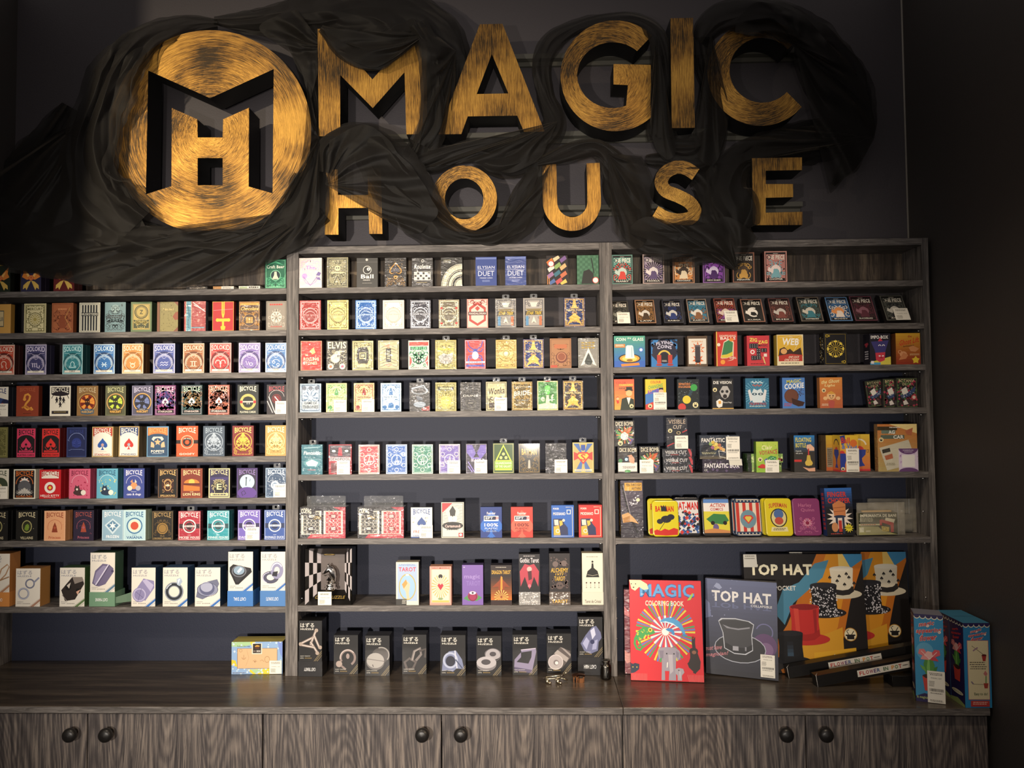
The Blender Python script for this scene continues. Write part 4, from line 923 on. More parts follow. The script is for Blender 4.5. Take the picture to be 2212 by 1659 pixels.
item(R6, 923, 1078, 664, bicycle('3c4a90', 'e4e2f0', lambda a: (a.ring(.5, .5, .38, .016, 'e0def0', a0=180, a1=360), a.p([(.32, .45), (.42, .36), (.44, .50)], 'd89060'), a.p([(.55, .36), (.64, .46), (.54, .50)], 'e4d4c0'), a.e(.5, .58, .16, 'd89060'), a.e(.3, .66, .12, 'e4d4c0'), a.e(.7, .66, .12, 'a8a8b8'), a.t('Disney', .38, .76, .62, .80, 'd8d8ec', bold=.3), a.t('cats & dogs', .16, .83, .84, .92, 'eceaf6'))), '1c2244', 'indigo deck with orange and cream animals', yb=886, nb=1)
item(R6, 1178, 1328, 665, bicycle('15110f', 'd8b070', lambda a: (a.fr(.035, .012, 'b07a50'), a.e(.5, .56, .30, '3a1c18', rv=.25), a.ring(.5, .48, .18, .03, 'd8b070'), a.ring(.5, .64, .16, .03, 'd8b070'), a.spade(.5, .57, .08, 'efe0c0'), a.fil('c89860', 6, .25, .4, .75, .78, .018)), rim='1e1514', foot='SPELLBOUND', fc='d8b070'), '0e0c0c', 'black deck with clipped frame and gold serpent emblem', yb=884, nb=0)
item(R6, 1351, 1511, 664, bicycle('7a3020', 'e8c890', lambda a: (a.e(.5, .50, .36, 'd07a30', a0=180, a1=360, rv=.14), a.e(.5, .46, .14, 'f0b850'), a.r(.12, .50, .88, .56, '5a2014'), a.p([(.12, .56), (.88, .62), (.88, .76), (.12, .76)], 'c8722c'), a.t('THE', .42, .78, .58, .81, 'f0d8a0', bold=.5), a.t('LION KING', .10, .83, .90, .92, 'f0d8a0')), rim='8c4228'), '2c1812', 'maroon deck with orange sunset arch', yb=884, mt=M_GLOSS)
item(R6, 1558, 1716, 663, bicycle('2a2548', 'd8cca0', lambda a: (a.p([(.08, .3), (.92, .3), (.92, .38), (.5, .46), (.08, .38)], '3c3468'), a.e(.5, .62, .34, '1c1b24'), a.fil('c8bc8c', 14, .16, .4, .84, .84, .022), a.r(.34, .50, .66, .74, '1c1b24'), a.t('E', .38, .52, .62, .72, 'e4d8a4'), a.r(.08, .84, .92, .94, 'd4c894'), a.small(.16, .87, .84, .915, 1, '3a3448', .9)), rim='cfc598'), '1c1a1c', 'cream framed deck with letter E in filigree', yb=883, mt=M_GLOSS)
item(R6, 1768, 1922, 661, bicycle('46306c', '8a74b0', lambda a: (a.r(.06, .05, .94, .95, '2c2440'), a.e(.5, .47, .36, 'b4d0dc'), a.line([(.46, .32), (.45, .60)], .04, '2a2a3a'), a.e(.46, .33, .04, '2a2a3a'), a.line([(.62, .45), (.66, .36)], .02, '4a5a6a'), a.e(.5, .84, .46, '5a3a8c', rv=.20), a.line([(.3, .94), (.22, .82), (.36, .76), (.44, .86), (.34, .90)], .035, '2a1c48')), rim='46306c'), '1a1428', 'purple deck with pale blue moon', yb=882, mt=M_GLOSS)
item(R6, 1982, 2140, 660, bicycle('3a5270', 'c8d8e8', lambda a: (a.ring(.5, .46, .4, .02, 'c8d8e8', a0=180, a1=360), a.e(.45, .58, .2, 'c8d4dc'), a.e(.45, .58, .12, '6a88a8'), a.specks('d8e4f0', 50, .06, .3, .94, .95, .02)), rim='8aa0b8'), '1c2430', 'frosty blue-grey deck with hanging tab', tag_=(2043, 778, 2142, 878), tab=1, yb=880, mt=M_WRAP)

R7 = LB(6, 303, 1080, 'left bay, seventh shelf', d=.0175)
def villain(g, foot='VILLAINS'):
    return bicycle('171512', 'c8bc98', lambda a: (a.e(.5, .53, .24, 'a8a068', rv=.21), a.e(.5, .53, .20, '2a2c18', rv=.18), a.p([(.38, .62), (.44, .48), (.54, .44), (.62, .50), (.58, .64), (.48, .67)], g), a.specks('c8bc98', 8, .1, .4, .9, .65, .012), a.t(foot, .2, .86, .8, .95, 'c8bc98')))
item(R7, -95, 57, 82, villain('8a5a78'), '0f0e0d', 'black deck with dusky pink mirror, cut off by the edge', yb=306, nb=2)
item(R7, 122, 279, 80, villain('6f8a2c'), '100f0d', 'black deck with green oval mirror', yb=305, nb=2)
def castle(c1, c2):
    def d(a):
        a.ring(.5, .52, .36, .014, c2, a0=170, a1=370); a.r(.34, .62, .66, .74, c1); 
        for x, h in ((.36, .52), (.44, .46), (.5, .40), (.56, .46), (.64, .52)): a.r(x-.025, h, x+.025, .66, c1); a.p([(x-.03, h), (x+.03, h), (x, h-.06)], c2)
        a.specks(c2, 30, .1, .3, .9, .75, .01); a.t('Princess', .24, .84, .76, .93, c2)
    return d
def towers(c1, c2): # plain generic stand-in: three simple spires
    def d(a):
        a.ring(.5, .54, .34, .016, c2, a0=160, a1=380); a.p([(.36, .72), (.42, .52), (.5, .38), (.58, .52), (.64, .72)], c1); a.star(.5, .57, .09, c2, 4, .4); a.specks(c2, 30, .1, .3, .9, .78, .01); a.t('Princess', .22, .85, .78, .94, c2)
    return d
item(R7, 330, 488, 82, bicycle('e0a478', '9c5038', towers('8c3c24', 'b4583c'), rim='e6b088'), 'c08458', 'peach deck with brown spire', yb=308, nb=1)
item(R7, 548, 700, 77, bicycle('2a2036', '9c4c48', towers('a84a34', 'b05a68')), '1a1422', 'dark plum deck with red spire', yb=302, nb=1)
item(R7, 762, 921, 75, bicycle('8eb0c4', 'e4ecf0', lambda a: (a.p([(.5, .28), (.88, .5), (.5, .80), (.12, .5)], 'c8dce6'), a.p([(.5, .34), (.78, .5), (.5, .72), (.22, .5)], '5a84a4'), a.star(.5, .52, .2, 'f0f4f4', 6, .35), a.t('FROZEN', .2, .83, .8, .92, 'f4f6f8')), rim='a8c4d2'), '4a6478', 'ice blue deck with white snow star', yb=301)
item(R7, 922, 1087, 75, bicycle('b4d4dc', '3a6a94', lambda a: (a.ring(.5, .52, .36, .05, '3a6a94', n=20), a.e(.5, .52, .27, 'e8dcc8'), a.e(.5, .52, .18, 'c8503c'), a.t('VAIANA', .14, .86, .86, .95, '2a5a8c'), a.t('Disney', .4, .81, .6, .845, '2a5a8c', bold=.3)), rim='c4e0e4'), 'a8b8a0', 'pale aqua deck with coral red disc', yb=306, nb=1)
item(R7, 1133, 1293, 82, bicycle('1f1b16', 'a88a58', lambda a: (a.fr(.04, .014, '8a7040'), a.fil('6a5430', 14, .1, .3, .9, .88, .018), a.e(.5, .60, .26, '9c7a44m'), a.ring(.5, .60, .20, .02, '1f1b16'), a.t('Disney', .4, .84, .6, .88, 'b09460', bold=.3), a.t('MICKEY MOUSE', .1, .91, .9, .95, 'b09460')), rim='2a241c'), '12100d', 'black deck with tan gold medallion', yb=303, nb=0)
def mouse(foot, c, dk, lt): return bicycle(c, lt, lambda a: (a.fr(.03, .014, lt), a.r(.04, .44, .96, .60, dk), a.ring(.5, .52, .30, .05, lt), a.e(.5, .52, .25, dk), a.ring(.5, .52, .22, .05, c), a.r(.2, .49, .8, .55, lt), a.t('THE VAULT', .25, .50, .75, .54, dk), a.t(foot, .06, .87, .94, .945, lt), a.small(.42, .82, .58, .845, 1, lt)))
item(R7, 1331, 1497, 84, mouse('MICKEY MOUSE', 'a8283a', '3c1c24', 'eadcd8'), '5a1820', 'crimson deck with round badge and hanging tab', yb=306, tab=1, mt=M_WRAP)
item(R7, 1547, 1712, 80, mouse('MINNIE MOUSE', '2f98a4', '1c4850', 'dcecec'), '1f6c74', 'turquoise wrapped deck with round badge', yb=304, nb=1, mt=M_WRAP)
item(R7, 1776, 1943, 75, mouse('DAISY DUCK', '7060b4', '2c2450', 'e4dcf0'), '3a3064', 'violet deck with round badge and price sticker', yb=301, tag_=(1836, 203, 1940, 301), mt=M_GLOSS)
item(R7, 1973, 2130, 75, mouse('DONALD DUCK', '34549c', '1c2c54', 'dce4f0'), '1f2c50', 'royal blue deck with round badge and hanging tab', yb=299, tab=1, mt=M_GLOSS)

# ------------------------------------------------------------------ cast metal puzzle boxes
def hz_title(a, c, y=.05):
    a.t('はずる', .06, y, .66, y+.115, c, bold=.3); a.t('HUZZLE', .07, y+.135, .64, y+.175, c)
def P_ring(a): # chain of two rings
    a.ring(.32, .66, .24, .07, '8c90a4'); a.ring(.58, .40, .20, .06, '787c90'); a.line([(.72, .38), (.95, .24)], .07, '8c90a4'); a.ring(.32, .66, .225, .02, 'c8ccd8')
def P_can(c1, c2, c3):
    def d(a):
        a.p([(.12, .62), (.50, .28), (.94, .34), (.96, .52), (.58, .86)], c1); a.p([(.45, .33), (.62, .30), (.93, .45), (.80, .62)], c2)
        a.e(.34, .70, .30, c1); a.e(.34, .70, .27, c2); a.e(.34, .70, .22, c1); a.line([(.18, .62), (.50, .78)], .014, c3); a.line([(.42, .54), (.28, .86)], .014, c3)
    return d
def P_blackcan(a):
    a.p([(.06, .58), (.5, .24), (.9, .24), (.98, .42), (.62, .82), (.22, .86)], '2b2320'); a.p([(.5, .24), (.9, .24), (.96, .34), (.60, .42)], '8a8078'); a.e(.34, .50, .12, '12100f'); a.p([(.28, .46), (.44, .38), (.38, .54)], 'c8bfb4'); a.e(.74, .60, .10, '12100f'); a.p([(.66, .62), (.84, .56), (.72, .70)], 'd8a890'); a.line([(.1, .7), (.3, .86)], .02, '9a9088')
def P_plate(a):
    a.p([(.08, .78), (.20, .46), (.50, .28), (.76, .30), (.94, .40), (.92, .52), (.62, .80), (.36, .86), (.22, .84)], '6c6484'); a.p([(.14, .76), (.24, .50), (.52, .33), (.72, .34), (.48, .62), (.26, .82)], '8e86a8'); a.line([(.22, .82), (.74, .30)], .04, 'd8d4e8'); a.line([(.26, .84), (.78, .32)], .02, '3c3450'); a.r(.85, .44, .95, .5, '4c4464')
def P_spiral(a):
    a.ring(.46, .62, .38, .17, '2c3038'); a.ring(.46, .62, .37, .03, '9aa4b4'); a.ring(.46, .62, .24, .025, '8a94a4'); a.ring(.46, .62, .33, .03, 'c8d0dc', a0=200, a1=250); a.p([(.56, .30), (.72, .26), (.80, .36), (.68, .48), (.58, .44)], 'a8b8cc'); a.p([(.60, .32), (.72, .28), (.62, .44)], 'e8f0f8')
def P_ufo(a):
    a.p([(.04, .76), (.10, .56), (.50, .36), (.88, .30), (.96, .42), (.80, .66), (.30, .82)], '6c7088'); a.e(.5, .56, .42, '8c90aa', rv=.17); a.e(.48, .54, .30, '5c6080', rv=.17); a.e(.46, .50, .24, 'a8acc4', rv=.13); a.ring(.5, .57, .42, .02, '3c4058', rv=.18)
def P_dial(a):
    a.p([(.06, .40), (.20, .32), (.92, .42), (.96, .52), (.42, .84), (.30, .84), (.06, .52)], '17171a'); a.p([(.12, .42), (.24, .36), (.86, .45), (.40, .78), (.32, .78)], '2c2c30'); a.ring(.44, .50, .30, .05, '6c7078', rv=.15); a.e(.44, .48, .22, '8ca4b8', rv=.11); a.p([(.36, .50), (.50, .40), (.58, .44), (.42, .55)], 'dce8f0')
def P_donut(a):
    a.ring(.40, .66, .34, .18, '4a4a60', rv=.16); a.ring(.66, .48, .26, .15, '8c8cac', rv=.22); a.ring(.66, .48, .24, .04, 'd4d4e8', rv=.20, a0=180, a1=330); a.ring(.40, .67, .33, .04, 'b8b8d0', rv=.15, a0=120, a1=260); a.p([(.5, .52), (.70, .50), (.66, .64), (.46, .62)], '1c1c28')
def hz_white(pic, rib):
    def f(a):
        a.r(0, 0, 1, 1, 'e4ded2'); hz_title(a, '8a8c98'); pic(a); a.small(.06, .875, .34, .895, 1, '6a6a70'); a.small(.06, .915, .26, .935, 1, '6a6a70')
        for i in range(6): a.star(.31+i*.055, .925, .022, '2e2e34')
        a.p([(.60, 1), (1.0, .80), (1.0, .86), (.74, 1)], rib); a.line([(.56, 1), (1, .785)], .01, rib); a.line([(.80, 1), (1, .90)], .01, rib)
    return f
R8 = LB(7, 798, 1080, 'left bay, eighth shelf', d=.047, name='puzzle_box', cat='puzzle box')
R8.group = 'metal puzzle boxes'
def tray(o, W, c, txt, h=.035, d=.055, tc='e8e8e8', flap=False):
    'the open base the box stands in'
    a = Art(W*1.04, h, 3); a.r(0, 0, 1, 1, c); a.t(txt, .72, .64, .24, .42, tc, bold=.6)
    t = box_mesh(a, d, c, M_CARD, 'base_tray', o); t.location = (0, -.0012, -h)
    if flap:
        mb = MB(); mb.add([(W*.52, .004, -.034), (W*.52+.045, .030, -.034), (W*.52+.045, .030, -.004), (W*.52, .004, -.016), (W*.52, .0045, -.034), (W*.52+.045, .0305, -.034), (W*.52+.045, .0305, -.004), (W*.52, .0045, -.016)], [(0, 1, 2, 3), (7, 6, 5, 4), (3, 2, 6, 7), (0, 3, 7, 4), (1, 0, 4, 5), (2, 1, 5, 6)])
        mb.build('open_flap', simple('green_card_flap', '5f7a62', .6), o)
    return t
def hz(x0, x1, y0, pic, rib, side, desc, yb=798, tr=None, R=R8, **kw):
    if tr:
        zt = R.X((x0+x1)/2, tr[2], R.Y).z
        o, W, h = item(R, x0, x1, y0, hz_white(pic, rib) if R is R8 else pic, side, desc, z=zt, yb=tr[2], **kw)
        tray(o, W, tr[0], tr[1], h=zt-R.z-.0004, flap=len(tr) > 3)
    else: o, W, h = item(R, x0, x1, y0, hz_white(pic, rib), side, desc, yb=yb, **kw)
    return o
hz(-110, 72, 402, lambda a: (a.line([(.55, .62), (.66, .40), (.90, .28), (.98, .34), (.84, .54), (.60, .70)], .05, 'b08a68'), a.line([(.5, .72), (.98, .6)], .05, 'a07c5c')), 'b08060', 'b87c44', 'orange puzzle box with looped wire picture, cut off by the edge', tr=('d08a48', 'CAST PUZZLE', 690))
hz(118, 300, 512, P_ring, 'a8806a', 'b07c44', 'short orange puzzle box picturing two chained rings', yb=800)
hz(446, 632, 506, P_blackcan, '5f7a4c', '3f5c34', 'green-sided puzzle box picturing a black cylinder', yb=800)
hz(674, 858, 394, P_plate, '5a7c98', '3e5a44', 'tall green puzzle box picturing a violet plate', tr=('6f9478', 'CAST MARINE', 688, 1))
hz(982, 1160, 506, P_can('8c86b0', 'b8b2d4', '5a5480'), '3a70b8', '22384f', 'blue-sided puzzle box picturing a lilac cylinder', yb=796)
hz(1216, 1399, 505, P_spiral, '3a70b8', '2a4668', 'blue-sided puzzle box picturing a dark spiral ring', yb=796)
hz(1456, 1644, 505, P_ufo, '3a70b8', '22384f', 'blue-sided puzzle box picturing a lilac saucer', yb=795)
hz(1704, 1888, 387, P_dial, '3a70b8', '1f3450', 'tall blue puzzle box picturing a black triangle with a dial', tr=('3f78bc', 'CAST DIAL', 679))
hz(1947, 2130, 387, P_donut, '3a70b8', '1f3450', 'tall blue puzzle box picturing interlocked rings', tr=('4a7cb8', 'CAST DONUTS', 677))

# map box on the worktop
def place2(bl, br, tp, d, art, side, name, desc, cat, group, lean=0, z=None, mt=M_CARD, top=None, h=None, seed=1, yaw=None):
    'box standing on the worktop; bl, br bottom corners and tp the height of the top edge, read in the photo frame'
    z = ZC if z is None else z
    P0, P1 = atz(*bl, z), atz(*br, z)
    if yaw is not None:
        m = P0.y; q = at(br[0], br[1], m); P1 = Vector((q.x, m+(q.x-P0.x)*math.tan(math.radians(yaw)), z))
    W = (P1-P0).length; ya = math.atan2(P1.y-P0.y, P1.x-P0.x); mid = (P0+P1)/2; th = math.radians(lean)
    if h is None:
        lo, hi = .01, .6
        for _ in range(30):
            m = (lo+hi)/2; q = pix((mid.x-math.sin(ya)*m*math.sin(th), mid.y+math.cos(ya)*m*math.sin(th), z+m*math.cos(th)+d*math.sin(th)))[1]
            if q > tp: lo = m
            else: hi = m
        h = lo
    a = Art(W, h, seed); art(a); o = box_mesh(a, d, side, mt, name, top=top)
    o.location = (mid.x, mid.y, z+d*math.sin(th)+.0002); o.rotation_euler = (-th, 0, ya)
    tag(o, desc, cat, group); return o, W, h
def mapbox(a):
    a.r(0, 0, 1, 1, '8fb0d8')
    a.p([(0, 0), (.35, 0), (.42, .08), (.2, .16), (0, .14)], 'a8cc98'); a.p([(0, .55), (.08, .58), (.12, .78), (0, .72)], 'e0c838'); a.p([(.36, 0), (.46, 0), (.44, .12), (.40, .16)], 'e8d040'); a.p([(.3, .86), (.6, .84), (.95, .82), (.9, 1), (.42, 1)], 'e4d040'); a.p([(.38, .86), (.56, .86), (.6, .95), (.46, .98)], 'a8cca0'); a.p([(.9, .0), (1, 0), (1, .5), (.96, .4)], '7c94d4')
    a.specks('c8dcec', 80, .0, .0, 1, 1, .02)
    a.t('Follow the map', .11, .11, .36, .17, '3a4a6c', bold=.3)
    a.r(.11, .20, .90, .83, '7a5c40'); a.r(.118, .21, .893, .82, 'dcb488'); a.ring(.18, .27, .03, .006, 'a07850'); a.ring(.24, .48, .04, .008, 'a07850', a0=0, a1=180); a.line([(.24, .40), (.24, .54)], .006, 'a07850')
    a.line([(.3, .25), (.34, .5), (.28, .75)], .004, 'b08c64'); a.line([(.42, .6), (.46, .56), (.5, .62)], .006, 'a07850'); a.p([(.44, .6), (.48, .6), (.46, .65)], 'a07850'); a.ring(.70, .55, .05, .006, 'a07850', rv=.10); a.line([(.56, .6), (.6, .56), (.64, .62)], .006, 'a07850')
    a.r(.40, .05, .60, .38, 'e4dcc8'); a.r(.42, .06, .58, .35, '2e2420'); a.p([(.46, .13), (.50, .10), (.55, .12), (.55, .15), (.46, .155)], 'd89a30'); a.small(.46, .18, .55, .22, 1, '8c3a24'); a.t('BOX', .495, .26, .57, .32, 'f0e8dc'); a.small(.43, .27, .48, .32, 2, 'b0a090')
    a.small(.02, .95, .28, .98, 1, '6a5040')
o, W, h = place2((500, 1456.5), (610, 1455.5), 1386.5, .055, mapbox, '14120f', 'puzzle_box', 'nautical map printed puzzle box with wooden panel, alone on the worktop at left', 'puzzle box', None, top='a89a4c')
a = Art(W*.9, .03, 4)
sticker(o, W, h, .75, .58, .99, .99, 4)
mb = MB(); mb.add([(-W*.38, .008, h+.0004), (-W*.02, .008, h+.0004), (-W*.02, .046, h+.0004), (-W*.38, .046, h+.0004)], [(0, 1, 2, 3)], 0)

# =================================================== MIDDLE BAY
def MBy(k, yb, oy, where, **kw): return Row(630, oy, .31193, ZM[k], yb, where, 'card decks on the middle shelves', **kw)
R1 = MBy(0, 289, 530, 'middle bay, top shelf', mt=M_WRAP)
item(R1, 50, 209, 88, lambda a: (a.r(0, 0, 1, 1, 'dcd2cc'), a.t('The', .3, .26, .72, .38, 'b478c8'), a.e(.25, .60, .12, 'd49ad4'), a.ring(.5, .66, .30, .03, 'b486c0', a0=0, a1=180), a.line([(.2, .62), (.5, .92), (.8, .62)], .03, '7858a8'), a.p([(.74, .58), (.84, .46), (.97, .50), (.90, .60)], '6c5a9c'), a.p([(.74, .62), (.90, .64), (.95, .74), (.80, .72)], '6c5a9c'), a.fil('d8a8dc', 6, .1, .1, .9, .5, .02)), 'a89c98', 'white deck with violet heart drawing', nb=0)
item(R1, 245, 391, 84, lambda a: (ornate('8f8a68', '3a3a30', None, None, 12, 18, metal='')(a), a.e(.5, .36, .13, 'd8d0a0'), a.e(.45, .35, .035, '2a2a22'), a.e(.55, .35, .035, '2a2a22'), a.line([(.3, .9), (.5, .6), (.7, .9)], .06, '2a2a22'), a.line([(.2, .5), (.8, .5)], .05, 'd8d0a0'), a.specks('e8e0b0m', 50, .1, .1, .9, .9, .02)), '35342c', 'grey-gold deck with skeleton figure')
item(R1, 451, 596, 88, lambda a: (a.r(0, 0, 1, 1, '3d3c3a'), a.r(0, .13, 1, .15, '5a5856'), a.e(.48, .06, .06, 'c8c4bc'), a.e(.5, .41, .20, 'e8e4dc'), a.e(.5, .41, .175, '2e2d2c'), a.e(.56, .38, .08, 'e8e4dc'), a.t('8', .535, .35, .585, .41, '2e2d2c'), a.t('Ball', .2, .56, .8, .70, 'efece4'), a.t('MAGIC', .30, .735, .64, .77, 'efece4'), a.small(.25, .85, .75, .87, 1, 'b8b4ac')), '1e1d1c', 'charcoal deck with large white ball mark', mt=M_GLOSS)
item(R1, 646, 793, 87, lambda a: (a.r(0, 0, 1, 1, '1e1814'), a.spade(.5, .42, .32, 'b08440m'), a.spade(.5, .42, .26, '1e1814'), a.spade(.5, .42, .18, '4a4a54'), a.ring(.5, .68, .07, .03, 'c09448m'), a.fil('8a6838m', 8, .1, .72, .9, .95, .02), a.specks('d8b478m', 40, .05, .02, .95, .95, .015)), '15110f', 'black deck with gold outlined spade')
item(R1, 833, 977, 88, lambda a: (a.r(0, 0, 1, 1, '33312f'), a.e(.52, .10, .07, 'c8c4bc'), a.e(.52, .10, .045, '33312f'), a.t('Roulette', .10, .22, .88, .38, 'efece4', slant=.04), a.r(.1, .48, .9, .78, 'd8d4cc'), [a.r(.12+i*.13, .50+j*.09, .22+i*.13, .57+j*.09, '33312f') for i in range(6) for j in range(3) if (i+j) % 2], a.small(.2, .85, .8, .88, 1, 'b0a060')), '1c1b1a', 'charcoal deck with script title and table grid')
def wheel(a):
    a.r(0, 0, 1, 1, '2a2822'); a.e(.92, .98, .95, 'd0ccb0', n=50); a.e(.92, .98, .82, '2a2822', n=50); a.rays(.92, .98, .72, .94, 40, ['2a2822'], .35); a.e(.92, .98, .68, 'd0ccb0', n=40); a.rays(.92, .98, .48, .66, 34, ['2a2822'], .5); a.e(.92, .98, .5, '2a2822', n=30); a.e(.92, .98, .38, 'd0ccb0', n=30); a.e(.92, .98, .12, '8a8468')
def wheelclip(a):
    a.r(0, 0, 1, 1, '2e2c26')
    for r, c, n, du in ((.98, 'd4d0b4', 40, .62), (.74, 'd4d0b4', 44, .45)): a.ringq = 0
    for r0, r1, n, du in ((.72, .92, 30, .55), (.50, .62, 46, .5)):
        for i in range(n):
            t = PI+PI/2*i/(n/2); 
            if t > 1.5*PI+.02: break
            d = du*PI/n; q = [(min(.98+rr*math.cos(t+sg*d), 1), min(1+rr*math.sin(t+sg*d)*a.asp*1.1, 1)) for rr, sg in ((r0, -1), (r1, -1), (r1, 1), (r0, 1))]; a.put([(max(x, 0), max(y, 0)) for x, y in q], [(0, 1, 2, 3)], 'd8d4bc', True)
    a.k += 1
    for rr in (.95, .68, .46, .34): a.line([(min(max(.98+rr*math.cos(PI+PI/2*i/16), 0), 1), min(1+rr*math.sin(PI+PI/2*i/16)*a.asp*1.1, 1)) for i in range(17)], .025, 'd8d4bc', True)
    a.k += 1
    a.p([(1, 1)]+[(.98+.3*math.cos(PI+PI/2*i/8), 1+.3*math.sin(PI+PI/2*i/8)*a.asp*1.1) for i in range(9)], 'd8d4bc'); a.small(.1, .08, .5, .2, 2, 'a8a48c')
item(R1, 1034, 1181, 84, wheelclip, '1c1b18', 'dark deck with quarter of a cream roulette wheel')
def duet(a): a.r(0, 0, 1, 1, '35488a'); a.r(.02, .02, .98, .08, '6a7ab4'); a.t('ELYSIAN', .10, .31, .90, .41, 'dce0f0', bold=0); a.r(.08, .445, .92, .455, 'dce0f0'); a.t('DUET', .12, .49, .88, .66, 'dce0f0', bold=0); a.t('MARKED CARDS', .2, .71, .8, .75, 'dce0f0', bold=.3); a.small(.3, .8, .7, .88, 2, '8a98c8')
item(R1, 1274, 1420, 81, duet, '1c2648', 'blue deck with two-line white title, left one of the pair', yb=280, mt=M_GLOSS)
item(R1, 1479, 1624, 77, duet, '1c2648', 'blue deck with two-line white title, glaring right one of the pair', yb=279)
item(R1, 1764, 1911, 71, lambda a: (a.r(0, 0, 1, 1, '241a18'), [a.p([(x, y), (x+.26, y-.14), (x+.34, y-.02), (x+.08, y+.12)], c) for x, y, c in ((.0, .22, 'd07830'), (.30, .10, 'e0c8a0'), (.62, .14, '7a5a90'), (.05, .45, 'e8dcd0'), (.36, .36, '8ca860'), (.62, .40, 'd8b078'), (.02, .68, '9c7098'), (.34, .62, '3c7080'), (.64, .66, 'c8704c'), (.10, .92, '506ca0'), (.42, .88, 'c05050'), (.64, .94, 'e0c060'))], a.e(.22, .28, .15, 'f0e4e0'), a.ring(.22, .28, .15, .03, 'c03c34'), a.r(.04, .7, .07, .98, 'e09040'), a.r(.12, .76, .15, .98, 'e09040')), '1c1614', 'many-coloured deck with diagonal comic panels', yb=271, mt=M_GLOSS)
item(R1, 1976, 2126, 69, lambda a: (a.r(0, 0, 1, 1, '4c7a5c'), [a.r(i*.125, j*.09, (i+1)*.125, (j+1)*.09, '3c684c') for i in range(8) for j in range(11) if (i+j) % 2], a.p([(.2, .98), (.3, .55), (.55, .48), (.75, .62), (.8, .98)], '23241f'), a.e(.85, .86, .15, 'f0e4e0'), a.ring(.85, .86, .15, .03, 'c03c34'), a.line([(.66, .1), (.78, .62)], .04, '1c1c1c')), '24382c', 'green checkered deck at the right end', yb=270, mt=M_GLOSS)

R2 = MBy(1, 580, 530, 'middle bay, second shelf', mt=M_WRAP)
def saga(bg, ln, yb): return lambda a: (ornate(bg, ln, None, None, 31, 18)(a), a.e(.5, .52, .34, bg), a.ring(.5, .52, .36, .03, ln+'m'), a.ring(.5, .56, .27, .02, ln+'m'), a.r(.12, .46, .88, .53, bg), a.t('STAR WARS', .16, .475, .84, .52, ln+'m'))
item(R2, 55, 202, 382, saga('8c2420', 'e0a0a0', 0), '3c1210', 'shiny red deck with engraved roundel', yb=583)
item(R2, 247, 393, 380, saga('c8b878', '5e5428', 0), '46401f', 'pale gold deck with engraved roundel', yb=582)
item(R2, 442, 586, 380, saga('24589a', 'b8d8f4', 0), '14283e', 'bright blue deck with silver engraved roundel', yb=581)
item(R2, 632, 778, 380, lambda a: (saga('d4cec4', 'a8a090', 0)(a)), 'c4beb2', 'plain white deck with faint roundel', yb=580, mt=M_GLOSS)
item(R2, 820, 963, 379, saga('34343c', 'c8ccd4', 0), '17171a', 'black deck with silver engraved roundel', yb=577)
item(R2, 1018, 1161, 376, lambda a: (saga('6a6250', 'd8ccaa', 0)(a), [a.e(x, y, .06, 'b83830') for x, y in ((.14, .3), (.86, .3), (.14, .82), (.86, .82))]), '2a261e', 'silver-gold deck with four red dots', yb=574)
item(R2, 1214, 1360, 372, lambda a: (a.r(0, 0, 1, 1, 'd89a8c'), a.r(.05, .035, .95, .965, 'd8cabc'), a.p([(.5, .10), (.9, .30), (.9, .75), (.5, .93), (.1, .75), (.1, .30)], 'b84a40'), a.p([(.5, .20), (.8, .36), (.8, .7), (.5, .84), (.2, .7), (.2, .36)], 'd8cabc'), a.r(.06, .44, .94, .56, '5a3430'), a.t('MANDALORIAN', .1, .465, .9, .535, 'e8dcd0'), a.p([(.5, .24), (.62, .32), (.5, .42), (.38, .32)], 'b84a40'), a.fil('b84a40', 8, .08, .06, .92, .2, .02)), '7c3c34', 'coral red and cream hexagon deck', yb=572, mt=M_GLOSS)
def trek(bg): return lambda a: (ornate(bg, '4a4a50', None, None, 8, 10, metal='')(a), a.p([(.1, .36), (.9, .36), (.74, .46), (.26, .46)], '8a7a50'), a.r(.08, .44, .92, .58, '3c3838'), a.t('STAR TREK', .14, .455, .86, .565, 'e8c030', slant=.04), a.p([(.5, .62), (.62, .85), (.5, .8), (.38, .85)], 'e0dcc8'), a.p([(.12, .62), (.25, .62), (.25, .93), (.12, .93)], '5c90b8'), a.p([(.75, .62), (.88, .62), (.88, .93), (.75, .93)], 'c07048'), a.p([(.3, .14), (.7, .14), (.6, .30), (.4, .30)], 'd8d4c8'))
item(R2, 1411, 1554, 369, trek('98948c'), '38363a', 'grey deck with yellow slanted title and hanging tab, wrinkled', yb=569, tab=1)
item(R2, 1604, 1750, 365, trek('aaa49c'), '403c3e', 'lighter grey deck with yellow slanted title and hanging tab', yb=566, tab=1, mt=M_GLOSS)
def hamil(bg): return lambda a: (ornate(bg, 'd0a450', None, None, 15, 18)(a), a.p([(.5, .04), (.58, .22), (.66, .36), (.34, .36), (.42, .22)], 'd8b060m'), a.r(.08, .37, .92, .47, bg), a.t('HAMILTON', .12, .385, .88, .455, 'e8c880m'), a.p([(.5, .52), (.80, .70), (.70, .72), (.85, .92), (.5, .78), (.15, .92), (.30, .72), (.2, .70)], 'd8a850m'))
item(R2, 1886, 2031, 364, hamil('24305c'), '1a2038', 'navy and gold deck with fanned figure and hanging tab', yb=563, tab=1)

